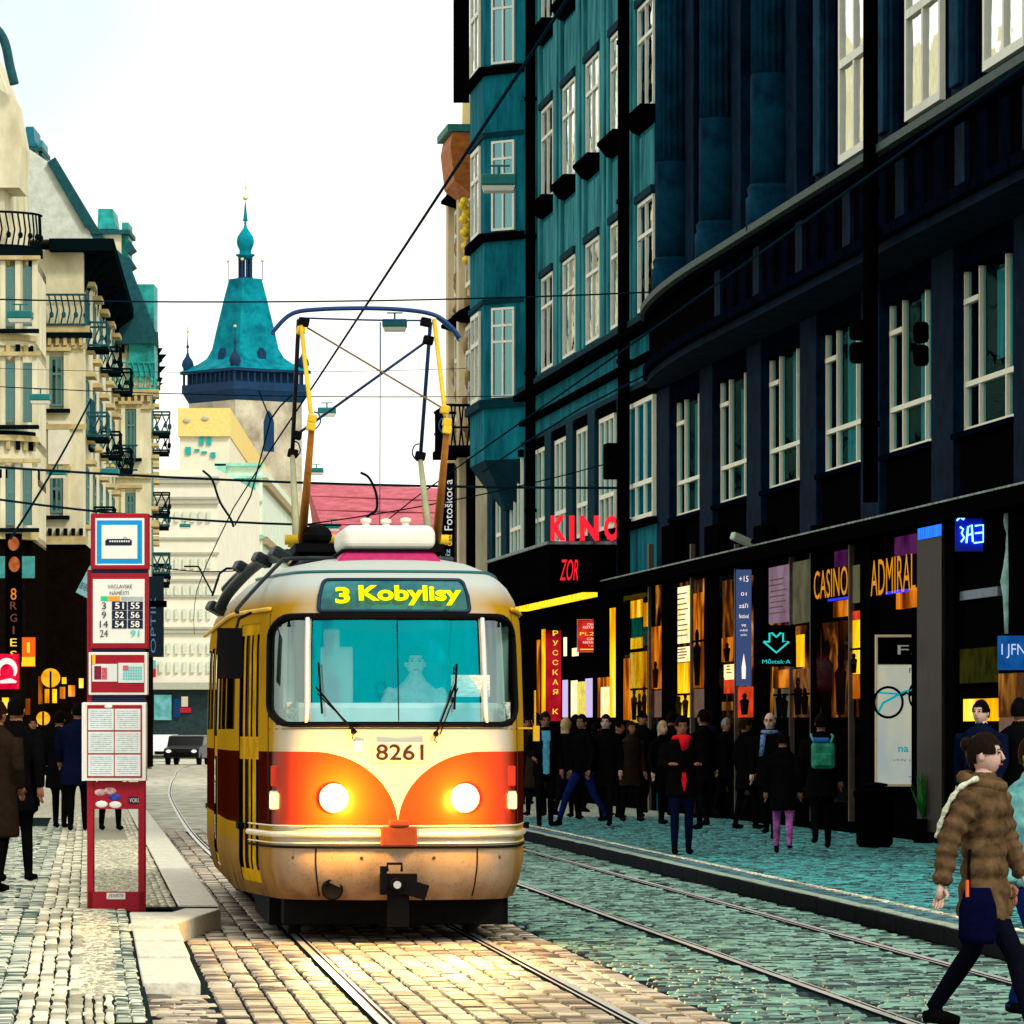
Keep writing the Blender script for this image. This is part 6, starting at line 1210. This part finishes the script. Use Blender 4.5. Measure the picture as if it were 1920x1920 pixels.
def person(label, loc, face=0.0, H=1.74, jacket=None, trousers=None, skin=None, hair='short', hmat=None, stride=(0, 0), arms=None, hem=.80, head_yaw=0.0, shirt=None, puff=0.0, vox=.02, group=None, width=1.0, sit=False, name='person', lean=0.0, hand=True, pitch=0.0, shoe=None, hemw=0.0):
    k = H / 1.75; jacket = jacket or c_blk; trousers = trousers or c_blk; P = lambda x, y, z: Vector((x * k, y * k, z * k))
    if stride == (0, 0) and not sit: stride = random.choice(((.12, -.10), (-.10, .14), (.22, -.20), (.05, -.03), (-.2, .22)))
    lean = lean or random.uniform(-.03, .06)
    root = empty(name, loc, R(face), label, 'person', group); u = MB()
    def ln(z): return -lean * max(0, z - .9)
    tz_ = [.84, .92, 1.0, 1.1, 1.2, 1.3, 1.38, 1.44, 1.485]; rx = [.165, .178, .170, .168, .178, .192, .188, .160, .098]; ry = [.118, .126, .118, .115, .122, .128, .124, .108, .088]
    zz = np.linspace(tz_[0], tz_[-1], 30 if puff else 12)
    u.loft([ring(P(0, ln(z), z), (np.interp(z, tz_, rx) * width + puff * 1.2 * abs(math.sin(z * math.pi / .115))) * k, (np.interp(z, tz_, ry) * width + puff * abs(math.sin(z * math.pi / .115))) * k) for z in zz])
    zh = list(np.linspace(hem, 1.05, 12 if puff else 5)); u.loft([ring(P(0, ln(z), z), ((.168 + (hemw + .02) * min(1, (1.05 - z) / .3) + .05 * (1.0 - z)) * width + puff * 1.2 * abs(math.sin(z * math.pi / .115))) * k, ((.114 + (hemw + .02) * min(1, (1.05 - z) / .3) + .05 * (1.0 - z)) * width + puff * abs(math.sin(z * math.pi / .115))) * k) for z in zh])
    u.tube([P(0, ln(1.42), 1.40), P(0, ln(1.53), 1.525)], [.085 * k, .076 * k], 12); u.tube([P(0, ln(1.5), 1.48), P(0, ln(1.56) - .005, 1.57)], [.056 * k, .054 * k], 10)
    legs = []
    for s, st_ in ((-1, stride[0]), (1, stride[1])):
        hip = P(s * .085, 0, .90)
        if sit: kn = P(s * .13, -.42, .88); an = P(s * .13, -.40, .42); to = an + P(0, -.16, -.03)
        else:
            kn = P(s * .095, -st_ * .52 - (.05 if abs(st_) > .1 else .01), .49); lift = .07 if st_ < -.12 else 0; an = P(s * .10, -st_ + (.03 if st_ < 0 else 0), .085 + lift); to = an + P(s * .02, -.165, -.045 + (-.02 if lift else 0))
        u.tube([hip, hip.lerp(kn, .5), kn, kn.lerp(an, .35), an], [.088 * k * width, .079 * k * width, .060 * k, .058 * k, .044 * k], 10); heel = an + P(0, .055, -.045)
        u.tube([heel, an + P(0, .0, -.042), an + P(0, -.09, -.05), to], [.036 * k, .043 * k, .042 * k, .03 * k], 8); legs.append((hip, kn, an, to))
    arms = arms or random.choice(({}, {'l': ((.07, .05, -.27), (.0, -.08, -.45)), 'r': ((.07, .05, -.27), (.0, -.08, -.45))}, {'l': ((.06, .10, -.27), (.07, .10, -.52)), 'r': ((.05, -.08, -.28), (.03, -.22, -.46))}, {'r': ((.08, .02, -.27), (-.02, -.16, -.30))})); armp = []
    for s, key in ((-1, 'l'), (1, 'r')):
        sh = P(s * .185 * width, ln(1.41), 1.41); e_, h_ = arms.get(key, ((.055, .03, -.29), (.06, -.05, -.54)))
        el = sh + P(s * e_[0], e_[1], e_[2]); wr = sh + P(s * h_[0], h_[1], h_[2]); n = 8 if puff else 3
        path = [sh.lerp(el, t) for t in np.linspace(0, 1, n)] + [el.lerp(wr, t) for t in np.linspace(0, 1, n)][1:]
        rr = [(np.interp(i / (len(path) - 1), (0, .5, 1), (.066, .052, .041)) * (width + (.25 if puff else 0)) + (puff * (.75 if i % 2 else -.25))) * k for i in range(len(path))]
        u.tube(path, rr, 10); armp.append((sh, el, wr, s))
    to_ = u.build('tmp', [jacket]); md = to_.modifiers.new('r', 'REMESH'); md.mode = 'VOXEL'; md.voxel_size = vox; sm = to_.modifiers.new('s', 'SMOOTH'); sm.iterations = 1 if puff else 4; sm.factor = .5
    me0 = bpy.data.meshes.new_from_object(to_.evaluated_get(bpy.context.evaluated_depsgraph_get())); om = to_.data; bpy.data.objects.remove(to_); bpy.data.meshes.remove(om)
    full = MB(); full.v = [tuple(v.co) for v in me0.vertices]
    def dseg(p, a, b): d = b - a; t = max(0, min(1, (p - a).dot(d) / max(d.length_squared, 1e-9))); return (p - a - d * t).length
    for p in me0.polygons:
        c = p.center; z = c.z / k; mi = 0
        near_arm = min(min(dseg(c, a[0], a[1]), dseg(c, a[1], a[2])) for a in armp) < .085 * k
        if not near_arm:
            if sit:
                if c.y < -.16 * k and z < 1.02: mi = 1
                if z < .46: mi = 2
            elif z < hem - .005: mi = 1 if z > .115 else 2
            if min(dseg(c, L[2], L[3]) for L in legs) < .05 * k and z < (.6 if sit else .14): mi = 2
            if z > 1.532 and abs(c.x) < .08 * k: mi = 3
            if shirt and mi == 0 and p.normal.y < -.25 and abs(c.x) < (.05 + .02 * (z - .9)) * k and hem + .02 < z < 1.47: mi = 6
        full.f.append(tuple(p.vertices)); full.m.append(mi)
    bpy.data.meshes.remove(me0)
    hc_ = P(0, ln(1.63) - .015, 1.632); head_mesh(full, hc_, k, R(head_yaw), pitch)
    if hand:
        for sh, el, wr, s in armp: hand_mesh(full, wr, wr - el, k, s)
    b = full.build('body', [jacket, trousers, shoe or c_shoe, skin or m_skin, m_eye, m_lip, shirt or jacket], root, True)
    if hair: hair_mesh(root, hc_, k, R(head_yaw), hair, hmat or h_blk, pitch)
    return root, k
PZ = 0.15
def at(px, py, z=PZ): p = G(px, py, z); return (p.x, p.y, p.z)
walk = (.30, -.28); GR = 'people on the right pavement'; GL = 'people on the stop platform'
phone = {'r': ((.06, -.06, -.28), (-.04, -.26, -.22))}
r, k = person('man in open dark jacket over bright blue shirt looking down', at(1022, 1549), 8, 1.80, c_blk, c_blk, hair='short', hmat=h_brn, shirt=cloth('blueshirt', (.10, .42, .62), .3), arms={'l': ((.08, .03, -.27), (.02, -.17, -.36))}, stride=(.05, -.05), group=GR, hem=.78, pitch=.2)
person('blond person in dark coat seen from behind near the blue-shirted man', at(1062, 1536), 150, 1.72, c_blk, c_blk, hair='long', hmat=h_bln, hem=.6, group=GR)
person('man in blue jeans striding left with legs wide apart', at(1094, 1548), -55, 1.76, c_blk, c_jean, hair='short', stride=(.40, -.36), hem=.84, group=GR, head_yaw=25)
person('woman with headband and long dark coat walking towards the camera', at(1136, 1548), -12, 1.76, c_blk, c_blk, skin=m_skinl, hair='short', hmat=h_brn, stride=(-.15, .2), hem=.62, group=GR)
person('woman with long dark hair and patterned shawl among the crowd', at(1182, 1540), 25, 1.66, c_dkb, c_blk, hair='long', hmat=h_brn, hem=.62, group=GR)
person('person in black with pale hair carrying the floral bag', at(1240, 1545), 35, 1.66, c_blk, c_blk, skin=m_skinl, hair='long', hmat=h_bln, stride=(.12, -.1), hem=.6, group=GR)
r7, k7 = person('man with red scarf standing at the kerb looking at his hands', at(1278, 1602), 8, 1.68, c_blk, c_nav, hair='short', hmat=h_blk, arms={'l': ((.07, -.02, -.27), (-.02, -.22, -.26)), 'r': ((.07, -.02, -.27), (-.02, -.22, -.26))}, hem=.74, group=GR, width=1.1, pitch=.15)
mb = MB(); mb.tube([(.10 * math.cos(a) * k7, (-.02 + .085 * math.sin(a)) * k7, (1.475 - .02 * math.sin(a)) * k7) for a in np.linspace(0, 2 * math.pi, 16)], .033 * k7, 8); mb.prism([(-.075, -.135, 1.46), (.08, -.135, 1.44), (.05, -.155, 1.30), (-.02, -.155, 1.26)], (0, -.025, 0)); mb.build('scarf', cloth('scarletscarf', (.75, .012, .02)), r7, True)
mb = MB(); mb.loft([[(-.02, -.17, 1.0), (.02, -.17, 1.0), (.02, -.15, 1.0), (-.02, -.15, 1.0)], [(-.03, -.19, .9), (.03, -.19, .9), (.03, -.16, .9), (-.03, -.16, .9)], [(-.006, -.19, .78), (.006, -.19, .78), (.006, -.175, .78), (-.006, -.175, .78)]]); mb.build('scarf_end', cloth('scarletscarf', (0, 0, 0)), r7)
person('person in black standing close behind the man with red scarf', at(1318, 1556), 215, 1.82, c_blk, c_blk, hair='short', group=GR, hem=.7)
person('grey haired person reading by the orange shop window', at(1362, 1536), 30, 1.72, c_blk, c_blk, hair='short', hmat=h_gry, arms=phone, group=GR, hem=.7)
person('dark clothed person between the shop window and the bald man', at(1398, 1554), 120, 1.70, c_blk, c_blk, hair='short', hmat=h_brn, group=GR, hem=.62)
r9, k9 = person('bald man with glasses and blue patterned scarf', at(1444, 1572), -15, 1.76, c_blk, c_blk, skin=m_skinl, hair='bald', hmat=h_gry, group=GR, hem=.72, width=1.12)
mb = MB(); mb.tube([(.10 * math.cos(a) * k9, (-.02 + .085 * math.sin(a)) * k9, 1.48 * k9) for a in np.linspace(0, 2 * math.pi, 14)], .03 * k9, 8); mb.prism([(-.10, -.14, 1.45), (-.02, -.15, 1.46), (-.06, -.165, 1.16), (-.12, -.155, 1.15)], (0, -.025, 0)); mb.build('scarf', M('blue_pattern', (.02, .06, .25), .9, var=1, scale=22, col2=(.2, .4, .75)), r9, True)
hd = Vector((0, -.015, 1.632)) * k9; mb = MB()
for s in (-1, 1): mb.tube([(hd.x + (s * .033 + .021 * math.cos(a)) * k9, hd.y - .102 * k9, hd.z + (.014 + .016 * math.sin(a)) * k9) for a in np.linspace(0, 2 * math.pi, 12)], .004, 5)
mb.build('glasses', m_eye, r9)
person('child in pink leggings and dark boots beside the bald man', at(1468, 1600), 175, 1.50, c_blk, cloth('pinklegging', (.36, .10, .34), .7), hair='hat', hmat=c_blk, group=GR, hem=.62, shoe=c_shoe)
r11, k11 = person('person in black walking away with the green backpack', at(1540, 1590), 182, 1.72, c_blk, c_blk, hair='short', hmat=h_blk, stride=(.14, -.2), group=GR, hem=.66, width=1.08)
person('person half hidden behind the tram nose on the pavement', at(988, 1508), 10, 1.78, c_blk, c_blk, hair='short', group=GR, hem=.66)
person('dark haired bearded man behind the woman in brown jacket', at(1842, 1640), -25, 1.82, c_nav, c_blk, skin=m_skinl, hair='short', hmat=h_blk, group=GR, hem=.7, head_yaw=-8, width=1.15)
person('tall person in black at the right edge behind the teal jacket', at(1912, 1640), 150, 1.84, c_blk, c_blk, hair='short', hmat=h_blk, group=GR, hem=.6, width=1.2)
for i, (px, py, where) in enumerate(((1006, 1530, 'left of the man in blue shirt'), (1079, 1532, 'behind the striding man in jeans'), (1116, 1530, 'between the striding man and the headband woman'), (1160, 1534, 'right of the headband woman'), (1204, 1532, 'behind the floral bag'), (1258, 1530, 'left of the man with red scarf'), (1335, 1534, 'right of the man with red scarf'), (1418, 1540, 'left of the bald man'))):
    person('dark silhouette deep in the crowd ' + where, at(px, py), random.choice((-70, -30, 20, 60, 120, 160, 200, 240)), random.uniform(1.62, 1.86), random.choice((c_blk, c_blk, c_dkb, c_nav)), c_blk, hair=random.choice(('short', 'long', 'hat', 'short')), hmat=random.choice((h_blk, h_brn, c_blk)), hem=random.uniform(.45, .75), group='dark silhouettes deep in the crowd', width=random.uniform(1.0, 1.2), stride=random.choice(((0, 0), (.2, -.18), (-.16, .2), (.06, -.05))), vox=.024, arms=random.choice((None, phone)))
# the two women in front
wp_ = (xw(1846, 27.6), 27.6, 0.0)
rw, kw = person('woman in quilted brown jacket walking right in the foreground', wp_, 62, 1.64, c_brn, cloth('blackjean', (.0035, .004, .009)), skin=m_skinl, hair='bun', hmat=M('hair_dark_brown', (.010, .005, .003), .7, var=.6, scale=60, spec=.03), stride=(.34, -.34), hem=.70, puff=.020, vox=.0105, arms={'l': ((.10, .10, -.26), (.16, .12, -.52)), 'r': ((.05, -.05, -.27), (.04, -.16, -.48))}, head_yaw=12, width=.95)
mb = MB(); mb.tube([tuple(q) for q in spline([(-.17 * kw, -.03 * kw, 1.50 * kw), (-.25 * kw, .04 * kw, 1.45 * kw), (-.285 * kw, .10 * kw, 1.36 * kw), (-.285 * kw, .15 * kw, 1.25 * kw), (-.27 * kw, .18 * kw, 1.16 * kw)], 5)], [.014 + .004 * math.sin(i * 1.7) for i in range(21)], 8); mb.build('hood_trim', M('pale_fur', (.62, .66, .50), .9, var=.3, scale=60, bump=1.0), rw, True)
mb = MB(); mb.tube([(.125 * math.cos(a) * kw, (.015 + .105 * math.sin(a)) * kw, (1.475 + .03 * math.sin(a)) * kw) for a in np.linspace(0, 2 * math.pi, 20)], .042 * kw, 8); mb.build('collar', c_brn, rw, True)
rt, kt = person('person in pale turquoise jacket cropped by the right edge', (xw(1936, 28.6), 28.6, 0.0), 40, 1.63, M('cloth_turquoise', (.02, .24, .28), .8, var=.6, scale=5, col2=(.22, .55, .55), spec=.05), c_jean, skin=m_skin, hair='short', hmat=h_brn, hem=.86, puff=.010, vox=.014, stride=(.22, -.22), width=1.05)
# left platform
person('person in dark jacket with back turned at the left edge', at(28, 1652, KZ), 165, 1.82, c_blk, c_blk, hair='short', hmat=h_blk, group=GL, hem=.66, width=1.15, stride=(.1, -.12))
person('dark figure cut off by the left edge of the picture', at(-8, 1672, KZ), 150, 1.76, c_dkb, c_blk, hair='short', hmat=h_brn, group=GL, hem=.5, width=1.15)
person('tall person in dark blue coat left of the stop sign', at(146, 1557, KZ), 185, 1.90, c_nav, c_blk, hair='short', hmat=h_blk, group=GL, hem=.62, width=1.18)
person('person in black beside the tall one on the platform', at(112, 1552, KZ), 170, 1.78, c_blk, c_blk, hair='short', group=GL, hem=.6, width=1.1)
person('person waiting behind the stop sign with only feet in view', at(206, 1556, KZ), 20, 1.70, c_blk, c_blk, hair='short', group=GL, hem=.7)
person('distant person on the far left of the platform', at(62, 1512, KZ), 5, 1.74, c_blk, c_blk, hair='short', group=GL, hem=.6)
# the driver
dl = tram.matrix_basis if False else Matrix.Translation(TF) @ Matrix.Rotation(TR, 4, 'Z'); q = dl @ Vector((.215, 1.25, .55))
person('tram driver in pale shirt seated behind the windscreen', tuple(q), math.degrees(TR), 1.75, cloth('paleshirt', (.72, .74, .72)), c_nav, skin=M('driver_skin', (.80, .66, .58), .5, var=.06), hair='short', hmat=h_brn, sit=True, hem=.9, arms={'l': ((.1, -.12, -.24), (.02, -.38, -.26)), 'r': ((.1, -.12, -.24), (.02, -.38, -.26))})

# ------------------------------------------------------------------ things people carry
bp = empty('backpack', (*at(1540, 1590)[:2], PZ + 1.02), R(182), 'green backpack with blue flap on a walking person', 'backpack'); m_gp = M('green_nylon', (.005, .20, .10), .6, var=.6, scale=9, col2=(.02, .34, .2))
yb2 = .30
MB().obox((0, yb2 - .06, .17), (.30, .17, .34)).build('pack_body', m_gp, bp, bevel=.05); MB().obox((0, yb2 + .045, .12), (.22, .05, .17)).build('front_pocket', m_gp, bp, bevel=.02); MB().obox((.03, yb2 - .05, .37), (.22, .12, .06)).build('flap', M('blue_nylon', (.01, .12, .45), .6, var=.3), bp, bevel=.02)
for s in (-1, 1): MB().tube([(s * .1, yb2 - .12, .32), (s * .14, yb2 - .2, .42), (s * .13, .0, .44)], .016, 6).build('strap', M('teal_strap', (.05, .30, .26), .6, var=.1), bp)
fb = empty('handbag', (*at(1202, 1530)[:2], PZ + .16), R(10), 'floral black and white shoulder bag low in the crowd', 'bag'); MB().obox((0, 0, .27), (.13, .11, .50), (0, .06, 0)).build('bag_body', M('floral_print', (.02, .02, .02), .7, var=.2, scale=13, col2=(.8, .7, .7)), fb, bevel=.03); MB().tube([(-.05, 0, .5), (0, 0, .85), (.06, 0, .5)], .01, 6).build('handle', c_blk, fb)
wb_ = empty('shoulder_bag', (wp_[0] - .06, wp_[1] - .26, .52), R(20), 'dark blue shoulder bag hanging at the side of the brown jacket', 'bag'); MB().loft([ring((0, 0, z), a, .06, 12) for z, a in ((0, .09), (.04, .115), (.2, .11), (.30, .07))]).build('bag_body', cloth('midnightblue', (.002, .003, .018)), wb_, True); MB().tube([(-.05, 0, .28), (-.03, .05, .42), (.0, .1, .5)], .010, 6).build('strap', c_blk, wb_); MB().obox((-.09, -.06, .30), (.014, .014, .09)).build('tag', M('orange_tag', (.8, .12, .02), .5, var=0), wb_)
nw = empty('newspaper', (*at(1396, 1545)[:2], PZ + 1.18), R(30), 'pale folded paper held near the orange shop window', 'paper'); MB().prism([(-.08, -.28, 0), (.12, -.28, .08), (-.06, -.28, .2)], (.02, -.04, 0)).build('sheet', M('newsprint', (.5, .6, .52), .7, var=.3, scale=20), nw)
lb = empty('litter_bin', at(1640, 1588), R(5), 'low black litter bin under the spectacles poster', 'bin'); MB().lathe([(.20, 0), (.24, .05), (.26, .62), (.28, .66), (.28, .72), (.20, .78)], 18).build('bin_body', m_ink, lb, True); MB().lathe([(.10, .78), (.17, .79), (.17, .82), (.05, .84)], 14).build('bin_lid', m_navyd, lb, True)
# plant by the poster
pl_ = empty('potted_plant', at(1731, 1580), 0, 'dark leafy potted plant at the foot of the metal pillar', 'plant'); MB().lathe([(.13, 0), (.17, .3), (.18, .32)], 14).build('pot', m_ink, pl_)
for k_ in range(26):
    a = random.uniform(0, 6.28); h_ = random.uniform(.25, .75); r_ = random.uniform(.08, .22); c1 = Vector((r_ * math.cos(a), r_ * math.sin(a), .3 + h_)); b_ = Vector((0, 0, .3)); sd = Vector((-math.sin(a), math.cos(a), 0)) * .03
    MB().add([b_, b_.lerp(c1, .55) + sd, c1, b_.lerp(c1, .55) - sd], [(0, 1, 2, 3)]).build('leaf', M('leaf_green', (.01, .12, .015), .6, var=.6, scale=9), pl_)

# ------------------------------------------------------------------ cars at the end of the street
def car(label, loc, yaw, paint, group='cars at the end of the street'):
    r = empty('parked_car', loc, R(yaw), label, 'car', group); W2 = .86
    prof = [(-2.1, .35), (-2.12, .62), (-1.95, .80), (-1.05, .92), (-.45, 1.40), (.75, 1.45), (1.55, 1.02), (2.05, .95), (2.1, .5), (2.05, .32)]
    MB().loft([[(x, y, z) for y, z in prof] for x in (-W2, -W2 * .96, 0, W2 * .96, W2)]).build('car_body', paint, r, bevel=.05)
    gls = M('car_glass', (.02, .06, .07), .1, var=0, spec=.5)
    MB().add([(-.68, -.98, .97), (.68, -.98, .97), (.6, -.5, 1.36), (-.6, -.5, 1.36)], [(0, 1, 2, 3)]).build('windscreen', gls, r); 
    for s in (-1, 1):
        MB().add([(s * .868, -.9, .95), (s * .868, 1.3, 1.05), (s * .868, .7, 1.38), (s * .868, -.42, 1.34)], [(0, 1, 2, 3)]).build('side_window', gls, r); MB().ell((s * .62, -2.08, .66), (.14, .06, .09)).build('headlight', E('car_lamp', (1, .95, .8), .9), r)
        for y in (-1.35, 1.3):
            w = MB().lathe([(.05, -.1), (.29, -.1), (.31, -.07), (.31, .07), (.29, .1), (.05, .1)], 18, (s * .76, y, .31), ax='x').build('wheel', m_black, r, True)
    MB().box(-.5, .5, -2.16, -2.1, .40, .56).build('grille', m_black, r)
    return r
p = G(305, 1428); car('white car facing the camera beyond the stop sign', (p.x, p.y, 0), 6, M('white_car_paint', (.70, .76, .72), .3, var=.05)); p = G(352, 1434); car('black car beside the tram at the street end', (p.x, p.y, 0), -5, M('black_car_paint', (.004, .004, .005), .3, var=0)); p = G(350, 1408); car('pale car behind the black one', (p.x + .3, p.y, 0), 10, M('silver_car_paint', (.5, .55, .52), .3, var=.05))
